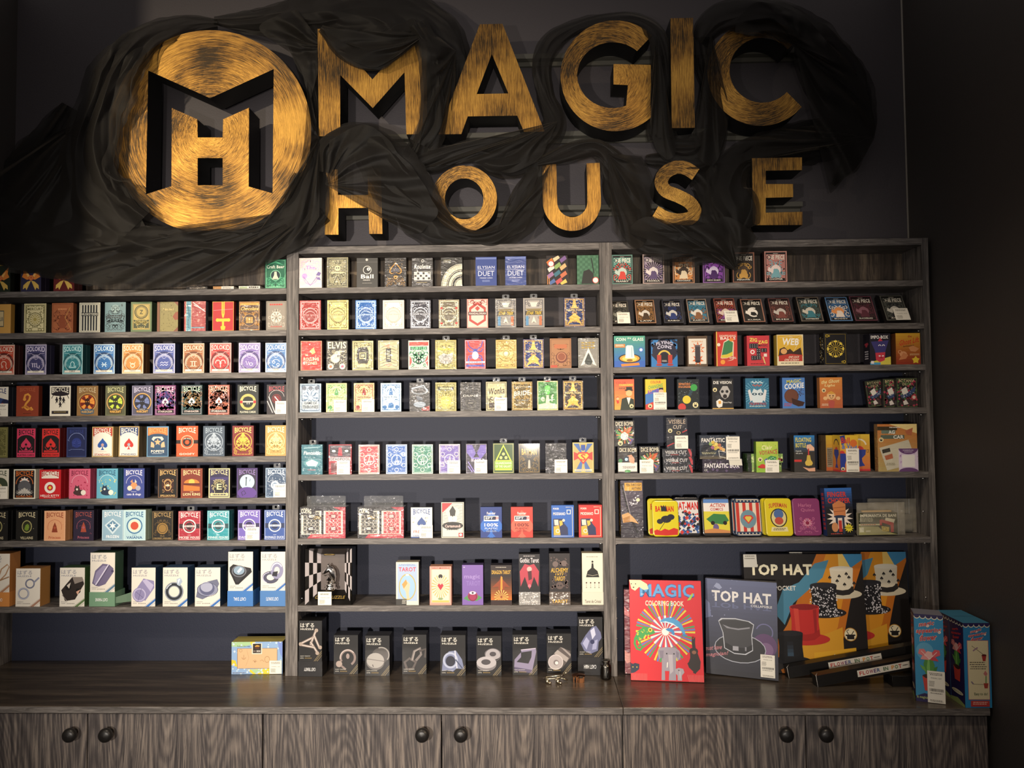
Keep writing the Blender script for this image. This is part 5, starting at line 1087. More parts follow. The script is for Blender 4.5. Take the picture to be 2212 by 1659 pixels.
R3 = MBy(2, 245, 720, 'middle bay, third shelf', mt=M_WRAP)
item(R3, 62, 209, 53, lambda a: (a.r(0, 0, 1, 1, 'b88c6c'), a.r(.04, .02, .96, .98, 'c0281c'), a.t('THE', .2, .44, .34, .5, 'e8d8a8'), a.p([(.42, .34), (.62, .22), (.7, .4), (.55, .46)], 'e0b878'), a.t('ROLLING', .14, .56, .86, .67, 'f0e0b8'), a.t('STONES', .14, .70, .78, .80, 'f0e0b8')), '6c1c14', 'plain red deck with cream two-line title', yb=254)
item(R3, 242, 386, 53, lambda a: (a.r(0, 0, 1, 1, '3a3830'), a.t('ELVIS', .06, .03, .94, .26, 'e8e0c0'), a.e(.42, .60, .22, 'e8e0c4'), a.e(.52, .44, .14, 'e8e0c4'), a.e(.56, .52, .06, '3a3830'), a.r(.56, .34, .86, .38, 'e8e0c4'), a.e(.20, .87, .14, 'e8e0c4'), a.e(.20, .87, .07, 'c07048'), a.e(.76, .87, .14, 'e8e0c4'), a.e(.76, .87, .07, 'b05070'), a.fil('c8c0a0', 10, .06, .3, .94, .8, .02)), '1f1e1a', 'black and cream deck with big guitar shape', yb=252)
item(R3, 421, 565, 53, lambda a: (ornate('d2c68c', '4a4226', None, None, 19, 20, metal='')(a), a.p([(.3, .22), (.7, .22), (.78, .34), (.78, .66), (.7, .78), (.3, .78), (.22, .66), (.22, .34)], '26221a'), a.r(.34, .40, .66, .62, 'd2c68c'), a.r(.38, .43, .62, .59, '26221a'), a.t('88', .42, .46, .58, .56, 'e0d8a8')), '403a22', 'cream-gold deck with black stepped frame', yb=250)
item(R3, 599, 742, 50, lambda a: (a.r(0, 0, 1, 1, 'b8b088'), a.fr(.05, .02, '2e2c24'), [a.line([(.1, y), (.5, y-.10), (.9, y)], .02, '2e2c24') for y in (.25, .35, .45, .7, .8, .9)], a.r(.38, .28, .62, .74, '1f1e1a'), a.small(.42, .36, .58, .66, 5, 'd8d0a8'), a.p([(.3, .2), (.5, .12), (.7, .2), (.5, .26)], 'c88c70'), a.p([(.3, .82), (.5, .76), (.7, .82), (.5, .9)], 'c88c70')), '34322a', 'cream and black deck with tall black plaque', yb=249)
item(R3, 808, 952, 50, lambda a: (a.r(0, 0, 1, 1, 'c8c4bc'), a.r(.04, .05, .96, .18, 'c04030'), a.r(.10, .21, .90, .33, '1c5c40'), a.t('TURTLES', .13, .22, .87, .32, '70d090'), a.fil('2c8c5c', 16, .08, .38, .92, .88, .04, (.06, .16)), a.p([(.06, .5), (.2, .7), (.06, .9)], 'c04030'), a.p([(.94, .5), (.8, .7), (.94, .9)], 'c04030'), a.t('PLAYING CARDS', .12, .92, .88, .96, '1c3c34')), '264034', 'white, red and green deck with green title', yb=247)
item(R3, 995, 1140, 47, lambda a: (ornate('a89c60', '6a6c48', None, None, 23, 16)(a), a.t('Rick and Morty', .12, .27, .88, .38, 'd8d840'), a.p([(.15, .55), (.4, .45), (.6, .50), (.85, .45), (.8, .75), (.5, .85), (.2, .75)], 'b8b4ac'), a.fil('707068', 8, .15, .48, .85, .8, .02)), '4a4828', 'gold deck with green-yellow title and hanging tab', yb=246, tab=1)
def spider(a):
    a.r(0, 0, 1, 1, 'c83c3c')
    for s in (-1, 1):
        for y0, y1, y2 in ((.34, .22, .04), (.38, .40, .30), (.46, .56, .74), (.5, .66, .95)): a.line([(.5, y0+.04), (.5+s*.30, y1), (.5+s*.36, y2)], .045, '3444a8')
    a.e(.5, .38, .11, '3444a8'); a.e(.5, .54, .16, 'c8ccdc', rv=.14); a.r(.04, .74, .96, .80, 'f0e0e0'); a.small(.1, .755, .9, .785, 1, '3444a8', .9); a.r(.06, .86, .94, .92, '3444a8'); a.fr(.02, .02, 'd8c8d8')
item(R3, 1200, 1343, 46, spider, '5a2030', 'red and blue deck with spider emblem', yb=242)
item(R3, 1414, 1557, 45, lambda a: (ornate('b8a060', '8a7034', None, None, 27, 12)(a), a.ring(.5, .48, .38, .025, '7c6428m'), a.p([(.12, .48), (.5, .34), (.88, .48), (.5, .62)], 'd8c480m'), a.ring(.5, .48, .16, .03, '7c6428'), a.e(.5, .48, .08, 'e8dcb0m'), a.t('ONE', .4, .86, .6, .92, '6c5420')), '6a5626', 'solid gold deck with eye emblem and hanging tab', yb=241, tab=1)
item(R3, 1603, 1746, 41, hamil('2c3464'), '1c2038', 'navy and gold deck with fan emblem and hanging tab', yb=238, tab=1)
item(R3, 1789, 1936, 36, lambda a: (a.r(0, 0, 1, 1, 'a8764c'), a.fr(.04, .02, '6c4426'), a.fil('6c4426', 10, .08, .12, .92, .9, .02, (.08, .18)), a.r(.2, .2, .8, .34, 'b86a40'), a.e(.54, .64, .27, '6c3420'), a.e(.54, .62, .22, '8c4a2c'), a.ring(.54, .62, .20, .02, 'd09468'), a.r(.03, .9, .34, .98, 'b84830')), '4c321e', 'copper deck with dark red-brown coin', yb=236, mt=M_GLOSS)
item(R3, 1984, 2127, 34, lambda a: (a.r(0, 0, 1, 1, '8a8880'), a.fr(.04, .02, '5a564c'), [a.r(.16+.17*(i % 4), .13+.085*(i//4), .29+.17*(i % 4), .18+.085*(i//4), '9c8440m') for i in range(12)], a.p([(.5, .32), (.88, .93), (.70, .88), (.5, .5), (.30, .88), (.12, .93)], 'e0dcd4'), a.p([(.5, .48), (.70, .80), (.60, .90), (.40, .90), (.30, .80)], '3a403c')), '3c3c3a', 'grey deck with pointed white arrowhead emblem', yb=233)

R4 = MBy(3, 540, 720, 'middle bay, fourth shelf', mt=M_WRAP)
item(R4, 58, 204, 349, lambda a: (ornate('9cacb8', '3c5068', None, None, 33, 16)(a), [a.e(x, .16, .10, '6a7484') for x in (.2, .5, .8)], a.rays(.5, .5, .1, .34, 18, ['4a6c90', 'c8d8e4']), a.r(.1, .62, .9, .88, 'a8b4bc'), a.t('GAME OF', .2, .64, .8, .72, '26303c'), a.t('THRONES', .14, .76, .86, .87, '26303c')), '303840', 'silver-blue deck with dark two-line title and hanging tab', yb=548, tab=1)
def potter(bg, ln): return lambda a: (ornate(bg, ln, None, None, 36, 20)(a), a.p([(.42, .3), (.5, .14), (.58, .3), (.6, .42), (.4, .42)], ln+'m'), a.p([(.12, .44), (.88, .44), (.80, .56), (.20, .56)], bg), a.t('Harry Potter', .14, .455, .86, .545, ln), a.e(.5, .78, .14, ln+'m'), a.e(.2, .84, .10, ln+'m'), a.e(.8, .84, .10, ln+'m'))
item(R4, 239, 382, 346, potter('c0bc84', '4c8450'), '34382c', 'green and cream ornate deck with price sticker', yb=547, tag_=(294, 462, 382, 548), nb=1)
item(R4, 431, 572, 345, potter('b8a878', '7c2c28'), '3c201c', 'dark red and cream ornate deck with price sticker', yb=546, tag_=(487, 459, 574, 547), nb=0)
item(R4, 617, 758, 345, potter('b8ccd4', '2c5c8c'), '1c2c3c', 'blue and silver ornate deck', yb=543, nb=0)
item(R4, 816, 957, 342, lambda a: (a.r(0, 0, 1, 1, '2c2a2a'), a.e(.5, .28, .42, '78808a', rv=.14), a.e(.5, .28, .34, '2c2a2a', rv=.09), a.line([(.1, .2), (.7, .1), (.9, .32)], .05, 'c0ccd8'), a.e(.5, .76, .30, '8a98a8', rv=.10), a.p([(.3, .45), (.6, .5), (.66, .62), (.4, .62)], '5c6470'), a.p([(.6, .9), (.98, .8), (.98, .98), (.6, .98)], '8c2824')), '171616', 'black deck with crumpled silvery wrap and hanging tab', yb=541, tab=1)
item(R4, 996, 1140, 341, lambda a: (ornate('98905c', '5c5c30', None, None, 41, 20)(a), a.r(.12, .15, .88, .27, '3c3a20'), a.small(.17, .17, .83, .25, 1, 'c8c08c', .9), a.e(.5, .66, .26, 'd8b060m'), a.rays(.5, .66, .1, .36, 18, ['b89848m'], .4)), '44401f', 'olive gold deck with glowing centre', yb=539)
item(R4, 1168, 1311, 339, lambda a: (a.r(0, 0, 1, 1, '242322'), a.fr(.03, .016, '6c665c'), [a.line([(.12+.25*i, .06), (.12+.25*i, .36)], .05, '4c4842') for i in range(4)], a.t('DUNE', .14, .44, .86, .51, 'd8d4cc', bold=0), a.p([(.3, .62), (.7, .62), (.8, .72), (.6, .93), (.4, .93), (.2, .72)], '3e3b36'), a.p([(.34, .66), (.66, .66), (.72, .72), (.5, .88), (.28, .72)], '1a1918'), a.small(.36, .72, .64, .75, 1, 'c0b8a8')), '121110', 'black deck with thin wide title and shield', yb=537)
item(R4, 1346, 1489, 336, lambda a: (a.r(0, 0, 1, 1, 'c0b68a'), a.fr(.04, .03, '3c3422'), a.fil('4a4028', 14, .1, .55, .9, .92, .025), a.r(.06, .16, .94, .50, 'cabf92'), a.t('Wonka', .10, .20, .90, .44, '3a2c1c', slant=.03, rise=.06), a.r(.14, .72, .38, .9, '3a2c1c')), '3c3626', 'cream deck with brown script title and price sticker', yb=535, tag_=(1405, 445, 1491, 536), tab=1)
item(R4, 1523, 1668, 334, lambda a: (ornate('5a4c2a', 'b8985a', None, None, 44, 16)(a), a.r(.12, .14, .88, .22, '3a301a'), a.t('THE PRINCESS', .15, .155, .85, .205, 'd8c080'), a.t('BRIDE', .12, .32, .88, .48, 'e8e0cc', rise=.05), a.r(.2, .62, .8, .68, '3a301a'), a.small(.24, .64, .76, .665, 1, 'e0d0a0')), '2e2718', 'brown-gold deck with slanted silver title and hanging tab', yb=531, tab=1)
item(R4, 1701, 1844, 330, lambda a: (a.r(0, 0, 1, 1, 'c8c48c'), a.r(.05, .035, .95, .965, '4a8c44'), a.fil('2c6430', 8, .1, .1, .9, .85, .03, (.08, .2)), a.e(.5, .24, .13, '6cd460'), a.e(.5, .38, .12, '6cd460', rv=.08), a.p([(.44, .48), (.56, .48), (.60, .8), (.40, .8)], 'e4e0c0'), a.t('e', .18, .54, .36, .70, 'e8ecc8'), a.t('f', .66, .46, .80, .70, 'e8ecc8'), a.p([(.06, .8), (.5, .74), (.94, .8), (.94, .95), (.06, .95)], 'd8d8b8'), a.r(.38, .0, .62, .03, 'b02c28')), '7c8850', 'green deck with bright green figure and hanging tab', yb=528, tab=1)
item(R4, 1878, 2019, 327, hamil('3c3434'), '241f22', 'dark and gold wrapped deck with hanging tab at the end', yb=526, tab=1)

R5 = MBy(4, 300, 930, 'middle bay, fifth shelf', mt=M_WRAP)
item(R5, 68, 214, 98, lambda a: (a.r(0, 0, 1, 1, '2c6c7c'), a.t('Fantastic', .1, .22, .9, .34, 'dce8e8', slant=.03), a.e(.5, .62, .40, '4c8c98', rv=.14), a.p([(.2, .6), (.5, .5), (.8, .6), (.7, .72), (.3, .72)], 'c8d8d8'), a.small(.3, .84, .7, .88, 1, 'c04840'), a.line([(.1, .12), (.9, .08)], .03, 'a8d0d4')), '1c3c44', 'teal wrapped deck with slanted script title', yb=306, tab=1)
item(R5, 257, 415, 97, lambda a: (a.r(0, 0, 1, 1, '9c2030'), a.r(.04, .03, .96, .42, '3c2c3c'), a.e(.22, .22, .17, '1c1a20', rv=.08), a.e(.78, .22, .17, '1c1a20', rv=.08), a.e(.22, .22, .08, 'dcdce4', rv=.04), a.e(.78, .22, .08, 'dcdce4', rv=.04), a.p([(.44, .1), (.56, .1), (.60, .38), (.40, .38)], 'b03040'), a.r(.04, .43, .96, .55, 'c4b4bc'), a.t('DEADPOOL', .07, .445, .93, .535, '241c24'), a.r(.1, .62, .4, .95, '5c1c24')), '4c1018', 'red, black and white deck with two eyes and price sticker', yb=305, tag_=(315, 208, 405, 305))
def aven(bg, ln): return lambda a: (a.r(0, 0, 1, 1, ln), a.r(.04, .03, .96, .97, bg), a.fr(.07, .015, ln), [a.ring(x, y, .10, .025, ln) for x, y in ((.17, .34), (.83, .34), (.17, .70), (.83, .70), (.5, .17), (.5, .86))], a.ring(.5, .52, .25, .03, ln+'m'), a.line([(.42, .68), (.53, .38), (.56, .68)], .05, ln), a.line([(.36, .60), (.64, .56)], .04, ln), a.fil(ln, 6, .1, .1, .9, .9, .014, (.04, .08)))
item(R5, 464, 608, 99, aven('b8404a', 'e4d4c4'), '5c2428', 'rose red ornate deck with slanted central letter', yb=301)
item(R5, 654, 799, 97, aven('3064b0', 'd0dce8'), '1c3454', 'cobalt blue ornate deck with slanted central letter', yb=299)
item(R5, 834, 978, 97, aven('2a7a64', 'd0dccc'), '16403a', 'sea green ornate deck with slanted central letter', yb=298, nb=1)
item(R5, 1021, 1166, 95, aven('6858a8', 'd8d4cc'), '342c54', 'violet ornate deck with slanted central letter', yb=298, tag_=(1079, 206, 1168, 298))
item(R5, 1207, 1352, 92, lambda a: (a.r(0, 0, 1, 1, '2a2438'), a.p([(.04, .04), (.3, .04), (.5, .36), (.7, .04), (.96, .04), (.96, .3), (.7, .52), (.3, .52), (.04, .3)], '6c5cb0'), a.p([(.5, .28), (.64, .46), (.36, .46)], '1c1a28'), a.t('BLACK', .26, .50, .74, .60, 'c8c4d8'), a.line([(.1, .6), (.4, .95)], .04, '8c7cd0'), a.line([(.1, .75), (.3, .95)], .04, '8c7cd0'), a.fr(.02, .015, 'a8a0b0')), '1a1724', 'black and violet angular deck with price sticker', yb=297, tag_=(1266, 203, 1354, 296))
item(R5, 1394, 1540, 88, lambda a: (a.r(0, 0, 1, 1, '3a5428'), a.p([(.5, .04), (.9, .6), (.9, .9), (.1, .9), (.1, .6)], 'b8d84a'), a.p([(.5, .12), (.8, .56), (.2, .56)], '2c4420'), a.e(.5, .36, .07, 'dce87c'), a.e(.38, .48, .07, 'dce87c'), a.e(.62, .48, .07, 'dce87c'), a.r(.08, .60, .92, .84, '8cb43c'), a.t('GUARDIANS', .12, .62, .88, .70, 'f0f4d0'), a.t('OF THE GALAXY', .12, .73, .88, .81, 'f0f4d0'), a.fr(.03, .02, 'c8c07c')), '2c3c20', 'holographic green-yellow deck with triangle and hanging tab', yb=296, tab=1, mt=M_GLOSS)
item(R5, 1571, 1719, 91, lambda a: (a.r(0, 0, 1, 1, '1e1b14'), a.fr(.04, .016, 'a8843c'), a.t('BATMAN', .15, .17, .85, .38, 'e0a838', bold=1), a.fil('8a7038', 14, .12, .42, .88, .92, .018), a.e(.5, .68, .16, '2c281c'), a.p([(.44, .84), (.46, .58), (.5, .54), (.54, .58), (.56, .84)], 'b8b0a0')), '100f0b', 'black deck with tall gold title and fine linework', yb=293, mt=M_GLOSS)
item(R5, 1758, 1903, 88, lambda a: (a.r(0, 0, 1, 1, '26262a'), a.fr(.03, .02, '3e3e44'), [a.line([(.5+x*.08, .1+abs(x)*.02), (.5+x*.06, .26)], .02, '5c5c64') for x in (-3, -2, -1, 0, 1, 2, 3)], a.p([(.1, .40), (.36, .44), (.46, .40), (.5, .44), (.54, .40), (.64, .44), (.9, .40), (.74, .54), (.5, .58), (.26, .54)], '101012'), a.line([(.1, .62), (.5, .95)], .02, '46464e'), a.line([(.05, .8), (.25, .95)], .03, '6c6c78')), '121214', 'matt black embossed deck with price sticker', yb=291, tag_=(1820, 199, 1908, 290))
item(R5, 1946, 2092, 83, lambda a: (a.r(0, 0, 1, 1, 'b8a868'), [a.p([(.5, .45), (x0, y0), (x1, y1)], c) for x0, y0, x1, y1, c in ((.04, .04, .3, .04, '4c6ca8'), (.7, .04, .96, .04, '4c6ca8'), (.04, .3, .04, .6, 'b84038'), (.96, .3, .96, .6, 'b84038'), (.1, .97, .4, .97, '4c6ca8'), (.6, .97, .9, .97, '4c6ca8'))], a.fr(.03, .02, 'd8c880'), a.p([(.5, .72), (.16, .44), (.28, .32), (.72, .32), (.84, .44)], 'c83830'), a.p([(.5, .65), (.24, .44), (.31, .37), (.69, .37), (.76, .44)], 'e0c050'), a.t('S', .38, .38, .62, .60, 'c83830'), a.p([(.4, .08), (.6, .08), (.6, .24), (.5, .28), (.4, .24)], '34509c'), a.r(.08, .88, .92, .94, 'd8ccb0'), a.small(.14, .9, .86, .925, 1, '9c3830')), '54482c', 'yellow deck with red diamond shield and hanging tab', yb=291, tab=1, mt=M_GLOSS)

R6 = MBy(5, 740, 930, 'middle bay, sixth shelf')
def copag(dx):
    def f(a):
        a.r(0, 0, 1, 1, '1d1a20'); a.p([(.72, .0), (1, 0), (1, 1), (.9, 1), (.9, .12)], '9c2434')
        a.r(.03, .12, .47, .88, 'd8d0c0'); a.r(.07, .14, .43, .86, '4a4a48'); a.r(.52, .12, .94, .88, 'd8d0c0'); a.r(.56, .14, .91, .86, 'b03c44')
        for cx, c, l in ((.25, '4a4a48', 'b8b4a8'), (.735, 'b03c44', 'e4b0a8')):
            for i in range(4):
                for j in range(6): a.ring(cx-.135+i*.09, .2+j*.12, .045, .01, l, n=10, hold=True)
            a.k += 1
            for y, t in ((.30, 1), (.70, 1)): a.e(cx, y, .09, '241c20' if cx < .5 else '8c2430', rv=.09); a.small(cx-.05, y-.05, cx+.05, y+.05, 2, 'e8e0d0', .7)
        a.r(.0, .0, .34, .25, '1d1a20'); a.t('COPAG', .03, .06, .25, .22, 'e8e2cc', arch=.03)
        a.p([(.16, 1), (.24, .87), (1, .87), (1, 1)], 'a8283a'); a.t('100% PLASTIC CARDS, POKER SIZE', .28, .905, .85, .945, 'f0d8c8', bold=.5); a.r(.475, .12, .5, .88, '2a2430')
        a.p([(dx-.09, .33), (dx, .23), (dx+.09, .33), (dx+.09, .42), (dx-.09, .42)], '1d1a20') if dx < .45 else None
        a.t('COPAG', dx-.08, .30 if dx < .4 else .80, dx+.08, .41 if dx < .4 else .93, 'c8b078', arch=.02)
    return f
for (x0, x1, dxx, ds) in ((57, 373, .385, 'wrapped twin pack of grey and red cards, left one, crumpled hanging flap'), (457, 776, .3, 'wrapped twin pack of grey and red cards, right one, taller hanging flap')):
    o, W, h = item(R6, x0, x1, 531, copag(dxx), '1c1418', ds, yb=748 if x0 < 100 else 745, d=.042, mt=M_WRAP, name='twin_card_pack', cat='card deck', top='8c8c90', group='twin card packs', where='sixth shelf')
    mb = MB(); n = 22
    vs = []
    for i in range(n+1):
        for j in range(7):
            u = i/n; v = j/6; vs.append((-W*.40+u*W*.86, .024+.0016*math.sin(u*31+v*7)+.0012*math.sin(u*13-v*11+dxx*9), h+v*.031*(1 if 0 < i < n else .96)))
    mb.add(vs, [(i*7+j, (i+1)*7+j, (i+1)*7+j+1, i*7+j+1) for i in range(n) for j in range(6)], 0, True)
    mb.build('hang_flap', M_CLEAR, o)
item(R6, 826, 974, 533, bicycle('e6e2d8', '2c4c8c', lambda a: (a.specks('c8c4bc', 30, .05, .3, .95, .8, .05), a.spade(.5, .50, .22, '2c4c8c'), a.t('FREE', .12, .76, .5, .84, '9c4040', bold=.4), a.t('100%', .12, .90, .38, .955, '2c4c8c'), a.r(.0, .96, 1, 1, '2c4c8c')), foot=None), '2c3444', 'white and blue deck with spade and price sticker', yb=741, tag_=(887, 653, 977, 741))
item(R6, 1037, 1193, 497, lambda a: (a.r(0, 0, 1, 1, 'd8d4c4'), a.fr(.03, .02, '3a3834'), [a.line([(.06, .05+i*.045), (.94, .1+i*.045)], .012, '5a564e', True) for i in range(14)], setattr(a, 'k', a.k+1), a.e(.5, .28, .30, 'd8d4c4', rv=.16), a.p([(.5, .10), (.64, .24), (.6, .40), (.4, .40), (.36, .24)], '2a2826'), a.p([(.30, .42), (.46, .38), (.5, .56), (.34, .60)], 'f0ece0'), a.p([(.54, .38), (.70, .42), (.66, .60), (.5, .56)], 'f0ece0'), a.e(.5, .66, .46, '1c1a18', rv=.11), a.t('Cartamundi', .16, .63, .84, .71, 'e8c8c0'), a.small(.2, .76, .8, .8, 1, '2a2826'), a.p([(.03, .02), (.5, .02), (.03, .30)], 'b42c30'), a.r(.76, .86, .95, .97, 'c03034'), a.e(.855, .915, .06, 'f0e8e0')), '24221f', 'taller black and white line-drawn deck with red corner', yb=739)
def ept(c, dk): return lambda a: (a.r(0, 0, 1, 1, dk), a.spade(.5, .58, .56, c), a.p([(.4, 1), (.5, .7), (.6, 1)], c), a.t('Fournier', .30, .16, .70, .25, 'e8e4e0'), a.r(.16, .29, .84, .46, 'ece8e4'), a.r(.19, .31, .72, .42, '1c2444'), a.t('EPT', .24, .33, .58, .40, 'f0f0f0'), a.ring(.77, .36, .06, .03, 'c03c30'), a.t('100%', .18, .53, .82, .64, 'e8e4e0' if dk != 'c23426' else '5c1c14'), a.t('PLASTIC', .2, .67, .8, .73, 'c8d4e8' if dk != 'c23426' else '5c1c14'), a.small(.24, .77, .76, .82, 2, 'a8bcd8' if dk != 'c23426' else '7c2c20'))
item(R6, 1308, 1456, 530, ept('2866c0', '16337c'), '122448', 'blue plastic-card deck with spade and white badge', yb=735, mt=M_GLOSS)
item(R6, 1519, 1670, 530, ept('e8604a', 'c23426'), '7c1c16', 'orange-red plastic-card deck with spade and white badge', yb=735, mt=M_GLOSS)
def mono(c): return lambda a: (a.r(0, 0, 1, 1, c), a.t('POKER', .08, .08, .34, .135, 'f0e8dc'), a.t('MODIANO', .08, .22, .62, .31, 'f0e8dc'), a.line([(.64, .06), (.93, .06), (.93, .96), (.10, .96)], .02, 'e8d8b8'), a.r(.68, .14, .86, .28, 'ece4d4'), a.r(.71, .16, .83, .26, c), a.p([(.08, .42), (.52, .42), (.56, .56), (.72, .70), (.74, .93), (.08, .93)], '1c2450'), a.p([(.12, .45), (.30, .45), (.32, .62), (.14, .62)], 'ecdcc0'), a.p([(.34, .48), (.48, .48), (.50, .60), (.38, .66)], 'd8b040'), a.p([(.10, .66), (.34, .62), (.40, .93), (.10, .93)], 'd0a838'), a.ring(.28, .80, .09, .03, 'ece4d4'), a.e(.54, .47, .06, 'ecdcc0'))
item(R6, 1799, 1955, 518, mono('1c5cb4'), '123c7c', 'bright blue poker deck picturing a king', yb=732, nb=0)
item(R6, 1989, 2150, 516, mono('c4241c'), '8c1c16', 'bright red poker deck picturing a king', yb=732, nb=1)

# --- row of tall tarot boxes
R7 = MBy(6, 432, 1170, 'middle bay, seventh shelf', d=.032, name='tarot_box', cat='tarot box'); R7.group = 'tarot boxes'
item(R7, 723, 880, 142, lambda a: (a.r(0, 0, 1, 1, 'dcd8c8'), a.r(.07, .05, .93, .91, 'a8bcd8'), a.t('UNIVERSAL', .14, .04, .86, .09, '7088b8', bold=.5), a.t('TAROT', .12, .12, .88, .22, 'c83c54'), a.e(.5, .58, .38, 'b8a860', rv=.31), a.e(.5, .58, .34, '9cc0dc', rv=.28), a.p([(.3, .60), (.5, .44), (.62, .52), (.56, .72), (.6, .86), (.48, .86), (.42, .68)], 'e8c0a0'), a.p([(.26, .52), (.44, .40), (.5, .5), (.34, .62)], 'd89850'), a.e(.5, .30, .08, 'f0f0f0', rv=.02), a.r(.0, .86, .46, 1, '34322e'), a.small(.26, .88, .44, .98, 3, 'c8c4b8')), '2c2a28', 'cream tarot box with blue oval sky picture and red title', top='9c9484')
item(R7, 956, 1106, 172, lambda a: (a.r(0, 0, 1, 1, 'dc9c8c'), a.t('TAROT MARSEILLE', .08, .02, .92, .065, 'b84040', bold=.5), a.r(.08, .08, .92, .94, 'e6dcc0'), a.fr(.1, .01, '8a6a40'), a.rays(.5, .52, .06, .42, 22, ['c8a860'], .35, 1.3), a.e(.5, .26, .10, '2c2424'), a.p([(.34, .38), (.5, .28), (.66, .38), (.56, .5), (.44, .5)], 'd8c0a8'), a.p([(.5, .62), (.36, .50), (.42, .44), (.5, .48), (.58, .44), (.64, .50)], 'b8283c'), a.e(.5, .84, .12, '8a9c70', rv=.03), a.r(.1, .88, .9, .93, 'd8b860')), 'b87c6c', 'pink and cream tarot box with a red heart', yb=437, top='b88468')
item(R7, 1181, 1326, 162, lambda a: (a.r(0, 0, 1, 1, '7a5ca8'), a.t('magic', .10, .24, .85, .37, '9c84c4'), a.t('TAROT', .20, .40, .86, .52, '8a70b8'), a.p([(.06, .84), (.3, .74), (.5, .80), (.7, .74), (.95, .82), (.7, .90), (.3, .90)], '4c8c54'), a.e(.5, .78, .24, '9c2c54'), a.ring(.5, .80, .20, .04, '701c3c'), a.e(.5, .70, .16, 'f0e8ec', rv=.04), a.e(.5, .70, .05, '3c1c34'), a.small(.06, .05, .14, .08, 1, 'f4f0f8')), '3c2c5c', 'plain purple tarot box with a rose and an eye', yb=432)
item(R7, 1379, 1524, 163, lambda a: (a.r(0, 0, 1, 1, '231310'), a.grad(0, .3, 1, .95, '2c1408', 'd87820', 12), a.small(.2, .05, .8, .075, 1, 'd8d0c0'), a.t('DRAGON TAROT', .05, .13, .95, .23, 'd8a838'), a.p([(.5, .26), (.60, .38), (.92, .56), (.66, .54), (.6, .8), (.5, .86), (.42, .78), (.36, .54), (.06, .56), (.42, .38)], '8c3c10'), a.p([(.48, .28), (.56, .30), (.56, .60), (.46, .64)], 'd89030'), a.rays(.5, .80, .05, .34, 16, ['f8d070'], .3), a.r(.0, .88, 1, 1, '2c1410')), '180e0c', 'black and orange tarot box with fiery dragon', yb=432)
def twotier(x0, x1, y0, ym, yb, art, basec, side, desc, txt, tc='d8d4d0'):
    zt = R7.X((x0+x1)/2, ym, R7.Y).z
    o, W, h = item(R7, x0, x1, y0, art, side, desc, z=zt, yb=ym)
    a = Art(W*1.02, zt-R7.z-.0003, 7); a.r(0, 0, 1, 1, basec); a.t(txt, .12, .6, .88, .86, tc, bold=.5); a.specks('c8c4c0m', 30, .02, .05, .98, .95, .04) if basec != 'dcd6c4' else None
    t = box_mesh(a, .034, side, M_WRAP if basec != 'dcd6c4' else M_CARD, 'box_base', o); t.location = (0, -.001, -(zt-R7.z)+.0002)
twotier(1574, 1719, 86, 349, 432, lambda a: (a.r(0, 0, 1, 1, '1a1518'), a.small(.2, .05, .8, .075, 1, 'd8d0d0'), a.t('Gothic Tarot', .05, .10, .95, .23, 'd4d0d4'), a.p([(.5, .30), (.72, .26), (.96, .46), (.92, .86), (.72, .60), (.60, .80), (.5, .93), (.4, .80), (.28, .60), (.08, .86), (.04, .46), (.28, .26)], 'b43c4c'), a.e(.5, .40, .12, 'd8b0a8'), a.p([(.42, .46), (.60, .44), (.62, .66), (.46, .70)], '4c2028'), a.e(.5, .84, .08, 'd87080')), '8c8a88', '16120f', 'black tarot box with red winged creature on a silver base', 'Gothic Tarot')
twotier(1784, 1927, 82, 347, 432, lambda a: (a.r(0, 0, 1, 1, '241c1c'), a.specks('5c4a48', 60, .1, .1, .9, .9, .06), a.e(.3, .28, .14, '6c5c58'), a.e(.72, .26, .14, '6c5c58'), a.e(.5, .84, .18, '5c4c48'), a.e(.44, .84, .04, '1c1414'), a.e(.56, .84, .04, '1c1414'), a.t('ALCHEMY', .08, .38, .92, .50, 'd0a838'), a.t('1977', .30, .52, .70, .58, 'd0a838'), a.t('TAROT', .24, .60, .76, .72, 'd0a838')), '5c5048', '15100e', 'black tarot box with skulls and gold title on a silvery base', 'TAROT', 'e0b040')
twotier(2012, 2156, 80, 350, 432, lambda a: (a.r(0, 0, 1, 1, 'e2dcc8'), a.e(.5, .22, .05, '24201c'), a.p([(.46, .26), (.54, .26), (.56, .38), (.74, .46), (.82, .62), (.18, .62), (.26, .46), (.44, .38)], '1c1a18'), a.line([(.25, .55), (.5, .58), (.75, .55)], .015, 'c8c0a8'), a.small(.2, .09, .8, .11, 1, '4c463c'), [(a.e(.2+i*.2, .76, .035, '4c2c28'), a.r(.195+i*.2, .76, .205+i*.2, .88, '2c2824'), a.r(.17+i*.2, .88, .23+i*.2, .89, '2c2824')) for i in range(4)]), 'dcd6c4', 'b8b09c', 'cream tarot box with black gowned figure and four goblets', 'Tarot de Cristal', '4c463c')

